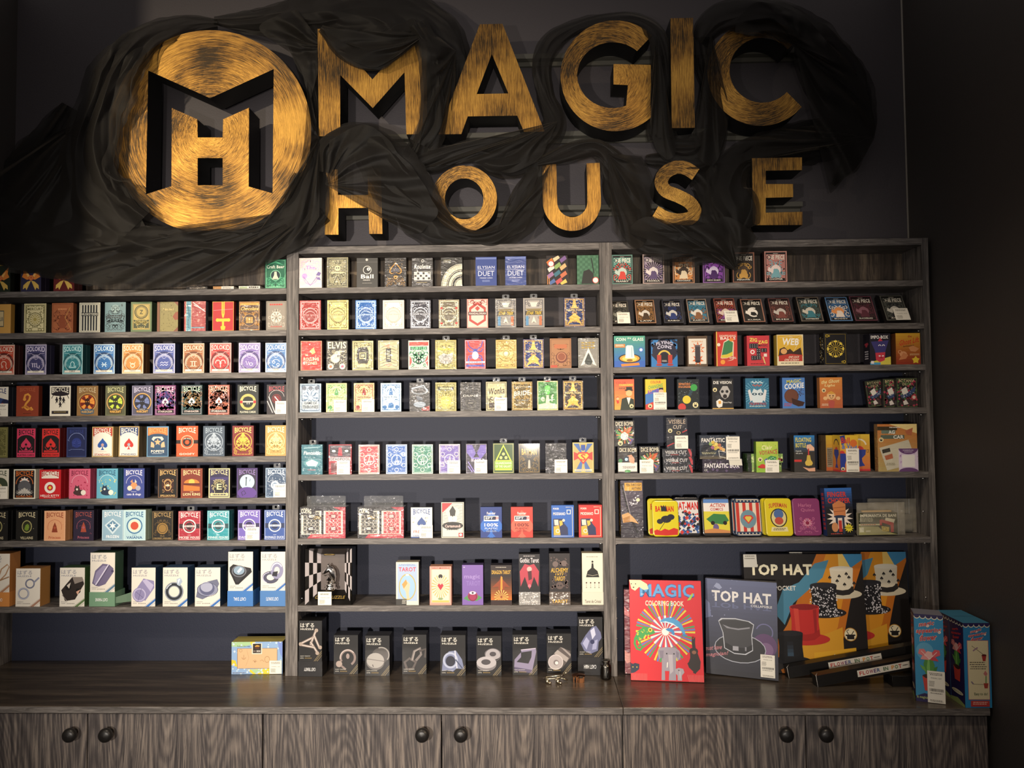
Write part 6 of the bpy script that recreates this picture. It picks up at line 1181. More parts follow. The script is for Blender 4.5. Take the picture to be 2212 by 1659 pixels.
# --- chess puzzle display box
def chess_box():
    z = ZM[6]; sc = 220/2212; X = lambda x, y, Y=2.206: at(640+x*sc, 1180+y*sc, Y)
    a0, a1 = X(190, 700), X(1205, 700); zt = (X(700, 50).z); W = a1.x-a0.x; H = zt-z; cx = (a0.x+a1.x)/2
    o = empty('chess_puzzle_box', (cx, 2.206, z+.0003)); D = .055; ins = .24; bi = W*ins
    k = MB()
    w = W/2
    F = [(-w, 0, 0), (w, 0, 0), (w, 0, H), (-w, 0, H)]; Bk = [(-w+bi, D*.9, H*.2), (w-bi, D*.9, H*.2), (w-bi, D*.9, H*.84), (-w+bi, D*.9, H*.84)]
    O = [(-w-.001, 0, 0), (w+.001, 0, 0), (w+.001, 0, H), (-w-.001, 0, H)]; OB = [(x*.97, D, zz*.98) for x, y, zz in O]
    k.add(O+OB, [(0, 4, 5, 1), (1, 5, 6, 2), (2, 6, 7, 3), (3, 7, 4, 0), (4, 7, 6, 5)], 0)
    k.add(F+Bk, [(0, 1, 5, 4), (2, 3, 7, 6)], 0); k.add(Bk, [(0, 1, 2, 3)], 2)
    # side cheeks with checks
    for s in (0, 1):
        f0, f1, b0, b1 = (F[0], F[3], Bk[0], Bk[3]) if s == 0 else (F[1], F[2], Bk[1], Bk[2])
        for i in range(4):
            for j in range(4):
                def L(u, v):
                    p = Vector(f0).lerp(Vector(f1), v); q = Vector(b0).lerp(Vector(b1), v); return p.lerp(q, u)
                k.add([L(i/4, j/4), L((i+1)/4, j/4), L((i+1)/4, (j+1)/4), L(i/4, (j+1)/4)], [(0, 1, 2, 3)], 1 if (i+j+s) % 2 == 0 else 0)
    k.build('case', [simple('black_gloss_card', '121110', .3), simple('white_check_card', 'd8d0d2', .5), simple('grey_back_card', '5a504c', .5)], o)
    aa = Art(W*.24, .009, 2); aa.e(.5, .5, .5, 'b89c60', rv=.5, n=28); aa.small(.24, .25, .76, .8, 2, '3c2c14', .7)
    t = box_mesh(aa, .0002, '121110', M_CARD, 'oval_badge', o); t.location = (0, .012, H*.865); t.rotation_euler = (math.radians(50), 0, 0)
    aa = Art(W*.64, .012, 2); aa.t('CHESS PUZZLE', 0, 0, 1, 1, 'a88c40m'); t = box_mesh(aa, .0002, '121110', M_CARD, 'gold_title', o); t.location = (0, .014, H*.085); t.rotation_euler = (math.radians(-52), 0, 0)
    sticker(o, W, H, .28, .765, .57, 1.0, 77, bar=False, y=-.0012)
    # chrome knight
    m = MB(); q = (0, D*.42, H*.24)
    m.lathe([(0, 0), (.0175, 0), (.0190, .004), (.0170, .008), (.0140, .010), (.0160, .013), (.0155, .017), (.0120, .020), (0, .021)], q, 'Z', 28)
    pr = [(-.006, 0), (-.010, .008), (-.004, .014), (-.0035, .020), (-.013, .016), (-.018, .019), (-.017, .024), (-.010, .032), (-.007, .037), (-.005, .041), (-.001, .036), (.005, .034), (.011, .026), (.0135, .014), (.012, 0)]
    pr = [(x*1.3, zz*1.38) for x, zz in pr]; n = len(pr); vs = []
    for yy, s in ((-.0075, .82), (-.0045, 1), (.0045, 1), (.0075, .82)): vs += [(q[0]+x*s, q[1]+yy, q[2]+.0195+zz*(s if s > .9 else .93)+.0008) for x, zz in pr]
    fs = [tuple(range(n)), tuple(range(3*n, 4*n))[::-1]]
    for l in range(3): fs += [(l*n+i, (l+1)*n+i, (l+1)*n+(i+1) % n, l*n+(i+1) % n) for i in range(n)]
    m.add(vs, fs, 0, True); kn = m.build('knight_piece', simple('polished_chrome', 'd8d4d0', .14, 1), o)
    kn['label'] = 'chrome chess knight'
    tag(o, 'open-fronted black display box with checkered sides and a chrome knight', 'puzzle box')
chess_box()

# --- black metal puzzle boxes on the worktop
def hz_black(pic, nm):
    def f(a):
        a.r(0, 0, 1, 1, '1b1a1b'); hz_title(a, 'e4e0d6', .055); pic(a); a.t('CAST '+nm, .06, .865, .50, .885, 'd8d4c8', bold=.8); a.t('LEVEL', .06, .915, .22, .935, 'd8d4c8', bold=.8)
        for i in range(6): a.star(.28+i*.05, .925, .022, 'c8a860')
        for q in (.66, .72, .80): a.line([(q, 1), (1, 1-(1-q)*.75)], .014, 'b8a478')
    return f
K1 = ('a89890', '6c5c54', 'd8ccc4')
def k_tri(a): 
    for p, q in (((.04, .58), (.66, .40)), ((.74, .24), (.5, .60)), ((.5, .52), (.82, .80)), ((.1, .6), (.66, .66)), ((.66, .36), (.90, .68))): a.line([p, q], .10, '8c7c74'); a.line([p, q], .04, 'd0c4bc')
    for p in ((.76, .24), (.07, .58), (.8, .80), (.93, .66)): a.e(*p, .08, 'a8988c')
def k_horn(a): a.ring(.58, .58, .34, .09, '8c7c78', rv=.22, a0=150, a1=420); a.ring(.58, .58, .33, .03, 'd4c8c4', rv=.21, a0=170, a1=320); a.e(.22, .74, .13, 'a89890'); a.e(.58, .54, .07, '9c8c88', rv=.07); a.line([(.3, .78), (.5, .88)], .08, '8c7c78')
def k_pad(a): a.e(.62, .50, .34, '4c4846', rv=.20); a.ring(.66, .48, .34, .05, '9c9894', rv=.2, a0=250, a1=400); a.e(.42, .66, .37, '6c6866', rv=.20); a.e(.42, .62, .36, 'a8a4a0', rv=.19); a.line([(.08, .58), (.78, .64)], .02, '4c4846'); a.line([(.3, .72), (.34, .78)], .03, '3c3836')
def k_chain(a): a.line([(.2, .88), (.1, .70), (.3, .60), (.56, .70), (.44, .86), (.2, .88)], .10, '5c5452'); a.line([(.40, .66), (.50, .42), (.74, .34), (.78, .50), (.56, .66)], .10, '7c7472'); a.line([(.7, .42), (.98, .36), (.94, .58)], .10, '4c4644'); a.line([(.42, .64), (.52, .42), (.72, .36)], .03, 'a8a09c')
def k_aqua(a): a.p([(.06, .88), (.10, .60), (.34, .40), (.62, .38), (.86, .60), (.94, .84), (.64, .82), (.5, .90), (.3, .86)], '7c84a4'); a.ring(.40, .62, .30, .07, 'b0b8d0', rv=.20); a.e(.40, .64, .19, '2c2e3c', rv=.13); a.line([(.58, .38), (.66, .82)], .05, 'c8ccdc'); a.line([(.6, .6), (.9, .84)], .05, '4c5470')
def k_inf(a): a.ring(.66, .46, .33, .20, 'a8a4a8', rv=.14); a.ring(.66, .48, .33, .03, '5c585c', rv=.17); a.e(.40, .72, .40, '7c787c', rv=.17); a.e(.40, .67, .40, 'b4b0b4', rv=.15); a.e(.38, .66, .19, '4c484c', rv=.07); a.e(.66, .45, .13, '4c484c', rv=.05)
def k_frame(a): a.p([(.06, .80), (.08, .62), (.34, .44), (.34, .56), (.16, .68), (.64, .72), (.76, .56), (.78, .40), (.36, .44), (.34, .38), (.94, .34), (.96, .42), (.80, .88)], '8c84a0'); a.p([(.06, .80), (.8, .88), (.8, .96), (.08, .90)], '5c5470'); a.line([(.34, .38), (.94, .34)], .03, 'd4ccdc')
def k_drum(a): a.p([(.10, .64), (.56, .34), (.96, .44), (.98, .60), (.60, .88)], '5a5250'); a.p([(.3, .50), (.44, .41), (.9, .62), (.80, .72)], 'a8a09c'); a.p([(.56, .34), (.72, .38), (.98, .52), (.97, .58)], '9c9490'); a.e(.36, .72, .31, 'd0c8c8'); a.e(.36, .72, .28, 'b0a8a8'); a.e(.38, .73, .11, '7c7474'); a.e(.40, .74, .07, 'e4dcdc')
def k_pix(a): a.p([(.10, .66), (.30, .46), (.56, .26), (.74, .22), (.92, .38), (.96, .52), (.84, .62), (.80, .84), (.5, .92), (.24, .84)], '6c7094'); a.p([(.18, .66), (.34, .50), (.46, .60), (.34, .82)], 'a8acd0'); a.p([(.5, .34), (.66, .26), (.72, .44), (.58, .56)], 'c8cce4'); a.p([(.62, .6), (.8, .56), (.74, .80), (.56, .82)], 'a0a4c8'); a.e(.58, .62, .09, '34385c')
BG = Row(630, 1170, .31193, ZC, 928, 'on the worktop', 'black metal puzzle boxes', name='puzzle_box', cat='puzzle box', Y=2.203, d=.046)
def ktray(x0, x1, y0, ym, yb, pic, nm, desc):
    P = atz(630+x0*.31193, 1170+yb*.31193, ZC); BG.Y = min(P.y, 2.21); zt = BG.X((x0+x1)/2, ym, BG.Y).z
    o, W, h = item(BG, x0, x1, y0, hz_black(pic, nm), '141314', desc, z=zt, yb=ym, yaw=-1, full=desc)
    tray(o, W, '1a191b', 'CAST '+nm, h=zt-ZC-.0004, d=.05)
ktray(50, 210, 548, 828, 935, k_tri, 'TRINITY', 'tall black puzzle box picturing bone-like links, raised on its tray at the left')
def kb(x0, x1, y0, yb, pic, nm, desc, yaw=0):
    P = atz(630+x0*.31193, 1170+yb*.31193, ZC); BG.Y = min(P.y, 2.24)
    item(BG, x0, x1, y0, hz_black(pic, nm), '151415', desc, yb=yb, yaw=yaw, full=desc, mt=M_CARD, top='1e1d1e')
kb(292, 459, 648, 918, k_horn, 'RADIX', 'black puzzle box picturing a curled horn, first short one', 0)
kb(509, 678, 652, 929, k_pad, 'PADLOCK', 'black puzzle box picturing a round grey padlock')
kb(766, 933, 645, 918, k_chain, 'CHAIN', 'black puzzle box picturing dark chunky chain links')
kb(1030, 1204, 648, 929, k_aqua, 'EQUA', 'black puzzle box picturing a bluish cut dome')
kb(1280, 1452, 653, 928, k_inf, 'INFINITY', 'black puzzle box picturing two overlapping discs')
kb(1530, 1701, 645, 923, k_frame, 'QUARTET', 'black puzzle box picturing a lilac square frame')
kb(1767, 1936, 637, 912, k_drum, 'TUBE', 'black puzzle box picturing a striped drum')
ktray(1984, 2153, 522, 800, 908, k_pix, 'H&H', 'tall black puzzle box picturing a pale blue folded shape, raised on its tray')

# --- loose metal puzzles
CHR = simple('worn_chrome', 'b8b09c', .22, 1); COPPER = simple('antique_copper', '8a5c3c', .38, 1); DARKM = simple('gunmetal', '5c5a56', .25, 1)
P = atz(1196, 1474, ZC); o = empty('wire_puzzle', (P.x, P.y, ZC)); mb = MB()
mb.tube([(.026*math.cos(t*.3142)-.002, .010*math.sin(t*.3142), .014+.003*math.cos(t*.3142)) for t in range(20)], .0022, 8, closed=True); mb.build('ring', CHR, o)
mb = MB()
for x in (-.018, .012): mb.lathe([(0, 0), (.0045, 0), (.006, .004), (.006, .009), (.0035, .0125), (0, .0128)], (x, -.009, 0), 'Z', 14); mb.lathe([(0, 0), (.004, 0), (.005, .003), (.004, .006), (0, .0062)], (x+.007, -.012, 0), 'Z', 14)
mb.build('stud', CHR, o); mb = MB(); mb.tube([(.004, .004, .004), (.020, .014, .012), (.036, .020, .019)], .002, 8); mb.tube([(.006, .008, .010), (.024, .010, .008), (.040, .006, .004)], .002, 8); mb.lathe([(0, 0), (.003, .001), (.0035, .003), (.002, .006), (0, .0064)], (.036, .020, .017), 'Z', 12); mb.build('prong', CHR, o)
tag(o, 'small tangle of silvery metal puzzle pieces lying in front of the black boxes', 'metal puzzle')
P = atz(1250, 1472, ZC); o = empty('copper_puzzle', (P.x, P.y, ZC)); mb = MB(); n = 30; r0, r1 = .004, .0185
for z0, z1 in ((.0155, .019),):
    a0, a1 = math.radians(-20), math.radians(250); vs = []
    for i in range(n+1):
        t = a0+(a1-a0)*i/n; 
        for r, z in ((0.0, z0), (r1, z0), (r1, z1), (0.0, z1)): vs.append((r*math.cos(t), r*.8*math.sin(t), z))
    mb.add(vs, [(i*4+j, (i+1)*4+j, (i+1)*4+(j+1) % 4, i*4+(j+1) % 4) for i in range(n) for j in range(4)])
mb.build('top_plate', COPPER, o); 
for x, y in ((-.014, -.005), (.014, -.006), (0, .012), (-.006, -.010)):
    mb = MB(); mb.box((x-.0018, y-.0018, 0), (x+.0018, y+.0018, .0155), 0, .0003); mb.build('leg', COPPER, o)
mb = MB(); mb.box((-.001, -.012, 0), (.012, -.0105, .013)); mb.box((0, -.012, 0), (.0015, .008, .013)); mb.build('wall_plate', COPPER, o)
tag(o, 'small copper puzzle like a round table with a missing wedge, on the worktop', 'metal puzzle')
P = atz(1309, 1466, ZC); o = empty('cylinder_puzzle', (P.x, P.y, ZC)); mb = MB(); N = 32; prof = [(0, 0), (.0135, 0), (.0155, .003), (.016, .008), (.016, .036), (.0155, .040), (.012, .044), (.010, .0445), (.0095, .047), (.0125, .049), (.012, .053), (.007, .0535), (.005, .051), (0, .050)]
mb.lathe(prof, (0, 0, 0), 'Z', N); mb.build('body', DARKM, o)
mb = MB(); vs = [(.0163*math.sin(a)*1.0, -.0163*math.cos(a), .020+z) for a, z in [(.25+.36*math.cos(t*.524), .014*math.sin(t*.524)) for t in range(12)]]; vs.append((.0163*math.sin(.25), -.0166, .020)); mb.add(vs, [(i, (i+1) % 12, 12) for i in range(12)]); mb.build('opening_shade_patch', simple('painted_hollow_shade', '0d0c0c', .4), o)  # dark patch on the solid body, paints the shade inside the side opening
mb = MB(); mb.tube([(.0163*math.sin(.15+.1*s), -.0172, .010+.022*s) for s in (0, .5, 1)], .0013, 8); mb.build('inner_rod', DARKM, o)
tag(o, 'dark metal cylinder puzzle with a side opening, standing by the upright', 'metal puzzle')

# =================================================== RIGHT BAY
def RB(k, yb, oy, sc, where, group='card decks on the right shelves', ox=1310, **kw): return Row(ox, oy, sc, ZR[k], yb, where, group, **kw)
def pirate(bg, c1, c2, foot, seed, rim):
    def f(a):
        a.r_ = random.Random(seed); a.r(0, 0, 1, 1, rim); a.r(.05, .035, .95, .965, '16110f'); a.r(.08, .06, .92, .94, bg)
        if seed % 2: a.rays(.5, .58, .05, .48, 26, ['16110f'], .5, 1.0)
        else: a.specks('16110f', 46, .1, .3, .9, .86, .028)
        a.fil(c2, 7, .12, .32, .88, .84, .035, (.08, .2)); a.e(.5, .60, .22, c1); a.p([(.30, .84), (.36, .62), (.5, .52), (.64, .62), (.70, .84)], c2); a.e(.5, .50, .10, c1); a.p([(.18, .5), (.4, .62), (.36, .72), (.14, .62)], c1)
        a.r(.08, .06, .92, .10, '16110f'); a.small(.38, .07, .62, .09, 1, 'd8d0c0', .8)
        a.t('ONE PIECE', .10, .12, .90, .27, 'e8e0d0', bold=1.2); a.ring(.2, .195, .10, .03, '16110f'); a.r(.1, .87, .9, .94, '16110f'); a.t(foot, .2, .88, .8, .93, 'e8e0d0')
    return f
R1 = RB(0, 258, 530, .32098, 'right bay, top shelf')
item(R1, 36, 176, 64, pirate('5c9488', 'b8c8bc', 'c83c30', 'FRANKY', 1, '5c8478'), '241f1c', 'teal deck with red blobs and big fist shape', yb=258)
item(R1, 244, 388, 60, pirate('a894a4', 'e4d8d4', '5c4870', 'MORIA', 3, 'b09890'), '241f1c', 'mauve-grey deck with white swirls', yb=256)
item(R1, 446, 592, 60, pirate('d08848', '3c2c20', 'e8d4b0', 'CROCODILE', 6, 'a87858'), '241f1c', 'orange deck half behind the tulle tip', yb=253)
item(R1, 648, 795, 55, pirate('8c48a8', 'e0d0e8', '4c2464', 'NICO ROBIN', 8, '8c5ca0'), '241f1c', 'bright purple deck half behind the tulle', yb=248)
item(R1, 849, 996, 48, pirate('2c2018', '4c3a2a', 'c89848', 'MIHAWK', 10, '8c5c48'), '241f1c', 'black deck with gold dots', yb=243)
item(R1, 1064, 1215, 40, pirate('b87c74', 'f0dcd4', '7cb0b8', 'CHOPPER', 12, 'c48c80'), '3c201c', 'salmon pink deck with pale round shape', yb=238)
R2 = RB(1, 530, 530, .32098, 'right bay, second shelf', 'leaning dark decks', d=.0175)
for x0, x1, y0, yb, bg, c1, c2, ft, sd, rim, ds, tg in (
  (30, 155, 377, 538, '4a4a44', '8c8c80', '2a2a28', 'ZORO', 2, '4c4a44', 'dark grey leaning deck with price sticker, beside the upright', (74, 463, 160, 541)),
  (203, 335, 368, 537, '8c6438', 'd8d0c4', '4a3828', 'LAW', 4, 'a87c5c', 'brown leaning deck with pale standing shape', None),
  (388, 520, 370, 533, '1c2038', 'd0ccc4', '2c3c74', 'SABO', 5, '3c3c44', 'blue-black leaning deck with crossing pale strokes', None),
  (557, 692, 361, 531, '3c7890', 'e4dcd0', '8c5c3c', 'KAIDO', 8, '9c8878', 'blue leaning deck with white bulky shape', None),
  (743, 885, 358, 531, '983828', 'd8c0b0', '7c3c84', 'BIG MOM', 9, '8c4c40', 'red leaning deck with violet swirls and price sticker', (799, 452, 888, 534)),
  (925, 1070, 362, 526, '1c1815', 'efe8dc', '141210', 'KUMA', 14, '9c6c58', 'black leaning deck with big white hook curve', None),
  (1116, 1260, 357, 523, '4c2c28', 'c8beb4', '7c4038', 'KID', 16, '6c403c', 'maroon-brown leaning deck', None),
  (1311, 1463, 348, 521, '3c4844', 'd0c8b8', '3c7c88', 'WHITEBEARD', 18, '6c6054', 'grey-green leaning deck with cyan patches', None),
  (1507, 1658, 350, 519, '3c6490', 'e89858', 'f0e0d0', 'BUGGY', 20, '5c84b0', 'blue leaning deck with orange and cream figure shape', None),
  (1675, 1826, 343, 517, '3c2428', '8c5c68', '5c2c38', 'BLACKBEARD', 22, '6c3c48', 'dark wine-red leaning deck', None),
  (1886, 2040, 338, 514, '4a4c46', 'c8c4b8', '26262a', 'ZORO', 2, '5c5c54', 'dark grey leaning deck with price sticker, at the right end', (1945, 434, 2044, 515))):
    def art(a, q=(bg, c1, c2, ft, sd, rim)):
        pirate(*q)(a)
        if q[3] == 'KUMA': a.ring(.52, .58, .28, .07, 'efe8dc', a0=60, a1=300)
    item(R2, x0, x1, y0, art, '1c1817', ds, yb=yb, lean=29, tag_=tg, mt=M_GLOSS, nb=0)
def rb(a, c='e8e0d0'): pass
def logo(a, x, y, r=.07):
    'round maker mark: hat with rabbit ears'
    a.e(x, y, r, 'f0e0a8'); a.r(x-r*.45, y+r*.0*a.asp, x+r*.45, y+r*.6*a.asp, '2a2420'); a.r(x-r*.65, y+r*.0*a.asp-.004, x+r*.65, y+.006, '2a2420'); a.line([(x-r*.2, y), (x-r*.35, y-r*.7*a.asp)], r*.18, '2a2420'); a.line([(x+r*.2, y), (x+r*.35, y-r*.7*a.asp)], r*.18, '2a2420')
R3 = RB(2, 812, 530, .32098, 'right bay, third shelf', 'magic trick boxes', name='magic_trick_box', cat='magic trick box', d=.03, mt=M_GLOSS)
item(R3, 51, 260, 610, lambda a: (a.grad(0, 0, 1, .8, '4c9c80', '2c68b0', 10), a.r(0, .8, 1, 1, '2c5cb0'), a.t('COIN', .07, .06, .38, .16, 'e8f0e0'), a.t('IN', .44, .05, .55, .10, 'e8f0e0', bold=.5), a.t('GLASS', .60, .06, .95, .16, 'e8f0e0'), a.r(.02, .26, .36, .37, 'd87c30'), a.small(.05, .28, .33, .35, 2, 'f4e8d8'), a.e(.5, .72, .36, '1c1c20', rv=.15), a.e(.5, .72, .32, 'c89838', rv=.12), a.e(.5, .73, .24, 'e8c860', rv=.09), a.p([(.36, .72), (.38, .34), (.42, .30), (.58, .30), (.62, .34), (.66, .72)], 'c8dce0'), a.r(.42, .36, .46, .68, 'f4f8f8'), a.r(.56, .36, .58, .68, '94b0b8'), a.e(.5, .78, .10, '8c6420', rv=.04), a.e(.87, .45, .08, '3c6cb8'), a.e(.87, .45, .05, 'c8d8f0'), a.p([(.22, .90), (.8, .86), (.82, .94), (.24, .98)], 'd88030')), '1c4c58', 'square blue-green box picturing a glass and a coin dish', yb=818)
item(R3, 301, 478, 636, lambda a: (a.r(0, 0, 1, 1, '2c78b8'), a.specks('181c34', 60, 0, 0, 1, .6, .07), a.e(.5, .44, .46, '1c1830'), a.t('FLYING', .20, .10, .82, .22, 'd8d4e8', arch=.06), a.t('COINS', .24, .24, .78, .36, 'd8d4e8', arch=.05), a.ring(.5, .66, .26, .06, 'd8b850', a0=180, a1=360, rv=.28), a.e(.5, .66, .16, '141018'), a.r(.22, .56, .38, .88, 'b83c2c'), a.r(.64, .56, .80, .88, 'b83c2c'), a.e(.3, .93, .12, 'a83428', rv=.04), a.e(.72, .93, .12, 'a83428', rv=.04), a.small(.4, .76, .6, .82, 2, 'e8e0d0')), '24304c', 'small blue box picturing flying coins and red cups', yb=815)
item(R3, 545, 680, 610, lambda a: (a.r(0, 0, 1, 1, '5a4632'), a.r(.06, .09, .94, .92, 'e2dacb'), a.t('INCREDIBLE', .22, .16, .78, .21, 'd88840', bold=.5), a.star(.52, .42, .36, 'd86c38', 9, .5), a.star(.52, .78, .30, 'd86c38', 7, .5), a.star(.52, .42, .24, 'f0e0c8', 9, .6), a.r(.38, .30, .64, .84, '3c3438'), a.r(.38, .30, .64, .36, '5c5458'), a.e(.51, .84, .13, '1c1a20', rv=.04)), '4a3a2a', 'brown box with white panel and dark cylinder in a burst', yb=813, top='5a4632')
item(R3, 739, 881, 580, lambda a: (a.r(0, 0, 1, 1, 'c8382c'), a.r(0, 0, .05, 1, 'e0b850'), a.t('DISAPPEARING', .16, .10, .94, .16, 'f0e0c8', bold=.5), a.t('BALLS', .2, .16, .92, .24, 'f0e8d8'), a.p([(.2, .76), (.36, .30), (.60, .22), (.84, .30), (.80, .82), (.5, .86)], 'e8dcc0'), a.p([(.24, .72), (.38, .32), (.60, .25), (.80, .32), (.76, .6), (.5, .66)], '3c7c4c'), a.p([(.24, .68), (.5, .66), (.78, .58), (.77, .70), (.5, .76), (.22, .76)], 'd8c040'), a.p([(.20, .78), (.5, .77), (.78, .70), (.78, .80), (.5, .86), (.2, .86)], 'c04030'), a.e(.72, .24, .11, 'e88838', rv=.05), a.e(.3, .88, .11, 'e89838'), a.e(.12, .38, .08, 'e8dcc0'), a.small(.6, .74, .95, .8, 2, 'f0e8d8')), '7c2c24', 'tall red box picturing a striped green cup', yb=812)
def domino(a, x, y, w, h, c='26222a'):
    a.r(x, y, x+w, y+h, c)
    for i in (.25, .75):
        for j in (.3, .7): a.e(x+w*i, y+h*j, .014, 'f0e8e0')
item(R3, 946, 1097, 608, lambda a: (a.r(0, 0, 1, 1, 'c83840'), a.t('ZIG', .12, .08, .46, .20, 'ece05c', bold=1.4, rise=-.02), a.t('ZAG', .50, .16, .92, .27, 'ece05c', bold=1.4, rise=.02), a.t('MAGIC', .52, .29, .92, .36, '3c2028'), [domino(a, *q) for q in ((.10, .26, .20, .16), (.30, .26, .20, .16), (.42, .42, .18, .15), (.42, .57, .18, .15), (.18, .66, .22, .15), (.62, .42, .26, .13), (.40, .68, .22, .12))], a.e(.24, .54, .10, 'f0d8d0'), a.e(.24, .54, .05, 'c83840'), a.line([(.70, .70), (.80, .95)], .05, 'e0c880'), a.r(.74, .60, .88, .70, 'e8ddd0'), a.small(.1, .92, .85, .96, 1, '5c1c24')), '8c2830', 'red box picturing black dominoes', yb=811)
item(R3, 1148, 1325, 601, lambda a: (a.r(0, 0, 1, 1, 'e8dcb8'), a.r(.02, .02, .98, .70, 'dcb038'), [a.line([(.98, .02), (x, y)], .008, 'f4ecd0', True) for x, y in ((.1, .1), (.3, .4), (.6, .6), (.9, .6))], a.t('THE', .46, .05, .60, .09, 'e8e0d0', bold=.5), a.t('WEB', .18, .12, .82, .34, 'f4f0e4', bold=1.6, slant=.04, rise=-.02), a.p([(.05, .70), (.10, .46), (.28, .40), (.40, .50), (.50, .46), (.62, .56), (.90, .42), (.96, .70)], '40281c'), a.e(.26, .54, .12, 'e0a868', rv=.09), a.p([(.06, .68), (.5, .62), (.96, .66), (.96, .86), (.06, .86)], 'b8382c'), a.t('ONE CLICK', .42, .69, .82, .76, 'f0e0c8', slant=.04), a.t('ONE SCREAM', .26, .78, .80, .85, 'f0e0c8', slant=.04), a.small(.08, .91, .92, .95, 1, '4c4438')), 'b89c40', 'yellow and cream box with white title and red lower band', yb=808)
def goldcard(a):
    a.r(0, 0, 1, 1, '100e10'); a.r(.05, .04, .95, .96, '141216'); a.fr(.06, .012, 'a88c30m'); a.rays(.5, .5, .05, .34, 16, ['d8b838', 'b89828'], .30, 1.0); a.rays(.5, .5, .30, .37, 8, ['e8cc50'], .6, 1.0, .0)
    for i in range(16): t = PI*2*i/16; a.e(.5+.37*math.cos(t), .5+.37*math.sin(t)*a.asp, .018, 'e0c040')
    a.e(.5, .5, .07, '141216'); a.ring(.5, .5, .07, .02, 'd8b838')
    for sx, sy in ((.14, .10), (.86, .90)): a.ring(sx, sy, .06, .02, 'd8b838'); a.ring(sx+(.08 if sx < .5 else -.08), sy, .04, .015, 'd8b838')
o, W, h = item(R3, 1464, 1620, 588, goldcard, '17151a', 'black box with gold snowflake emblem', yb=804, d=.034)
def sideart(o, W, h, d, draw, seed=3):
    a = Art(d, h, seed); draw(a)
    # printed left flank
    s = box_mesh(a, .0002, '17151a', M_GLOSS, 'printed_flank', o, bev=.00005); s.rotation_euler = (0, 0, -PI/2); s.location = (-W/2-.0003, d/2, 0)
sideart(o, W, h, .034, lambda a: (a.r(0, 0, 1, 1, '1c1a1c'), a.specks('d8d0b8', 40, .1, .1, .9, .9, .05), a.specks('c8a030', 20, .1, .1, .9, .9, .05)))
o, W, h = item(R3, 1773, 1912, 594, lambda a: (a.r(0, 0, 1, 1, '201c28'), a.t('IMPO-BOX', .06, .06, .90, .17, 'f0ece8', bold=1.6), a.p([(0, .92), (1, .74), (1, 1), (0, 1)], 'd8c850'), a.r(0, .93, .5, 1, '4c9cc8'), a.p([(.06, .26), (.92, .22), (.78, .50), (.74, .60), (.26, .62), (.22, .52)], '3c3874'), a.p([(.26, .62), (.74, .60), (.70, .86), (.46, .92), (.28, .84)], 'c83848'), a.p([(.5, .12), (.62, .24), (.40, .25)], 'c83848'), a.ring(.48, .40, .07, .03, 'f4f0f0', a0=180, a1=360), a.ring(.66, .40, .07, .03, 'f4f0f0', a0=180, a1=360), a.e(.46, .72, .05, 'f4f0f0', rv=.02), a.e(.62, .72, .05, 'f4f0f0', rv=.02), a.ring(.53, .80, .06, .02, '3c1018', a0=180, a1=360), a.r(.04, .88, .18, .97, 'e8e0e0')), '201c28', 'black box picturing a blue and red faced cube', yb=799, d=.042)
sideart(o, W, h, .042, lambda a: (a.r(0, 0, 1, 1, '1c1a24'), a.t('IMPO-BOX', .2, .3, .8, .36, 'c04858'), a.p([(.3, .3), (.7, .28), (.6, .42), (.36, .42)], 'a83444'), a.small(.2, .55, .8, .85, 4, 'c8c4cc')))
item(R3, 1948, 2112, 591, lambda a: (a.grad(0, 0, 1, 1, 'd8a830', '8c2c18', 12), a.t('the', .50, .06, .66, .14, 'a83420'), a.t('Ghost Lift', .14, .17, .94, .35, 'c83c20', slant=.03, rise=.12), a.t('levitation', .30, .38, .74, .43, '3c2018', rise=.04), a.e(.30, .68, .15, 'd89868', rv=.10), a.p([(.1, .86), (.3, .62), (.5, .70), (.4, .82)], 'c88050'), a.ring(.16, .60, .08, .03, 'd89868'), a.p([(.52, .46), (.7, .40), (.95, .50), (.8, .60), (.6, .58)], 'd08c58'), a.star(.80, .86, .17, 'e8c838', 5, .6), a.small(.55, .66, .95, .72, 2, 'e8c890')), '6c3c18', 'orange box picturing two hands and a yellow star', yb=797)

R4 = RB(3, 260, 800, .32098, 'right bay, fourth shelf', 'magic trick boxes', name='magic_trick_box', cat='magic trick box', d=.022, mt=M_GLOSS)
item(R4, 52, 187, 60, lambda a: (a.grad(0, 0, 1, 1, 'd8583c', 'd8a040', 8), a.t('COLOR', .1, .08, .6, .16, 'a83428'), a.t('CHANGING', .26, .16, .94, .22, 'e8d850'), a.t('HANKY', .24, .26, .66, .33, '3c3c2c'), a.e(.74, .36, .22, '1c1c14', rv=.03), a.r(.60, .25, .90, .37, '1c1c14'), a.e(.74, .46, .16, 'e8b078', rv=.10), a.p([(.3, 1), (.38, .64), (.66, .58), (.98, .66), (1, 1)], '202c1c'), a.p([(.62, .60), (.82, .60), (.72, .84)], 'e8e8d8'), a.p([(.08, .60), (.2, .56), (.24, .78), (.14, .80)], 'c83428'), a.e(.17, .64, .07, 'e8b078'), logo(a, .86, .88, .1)), '8c5c24', 'orange box with smiling gentleman in a black hat', yb=262)
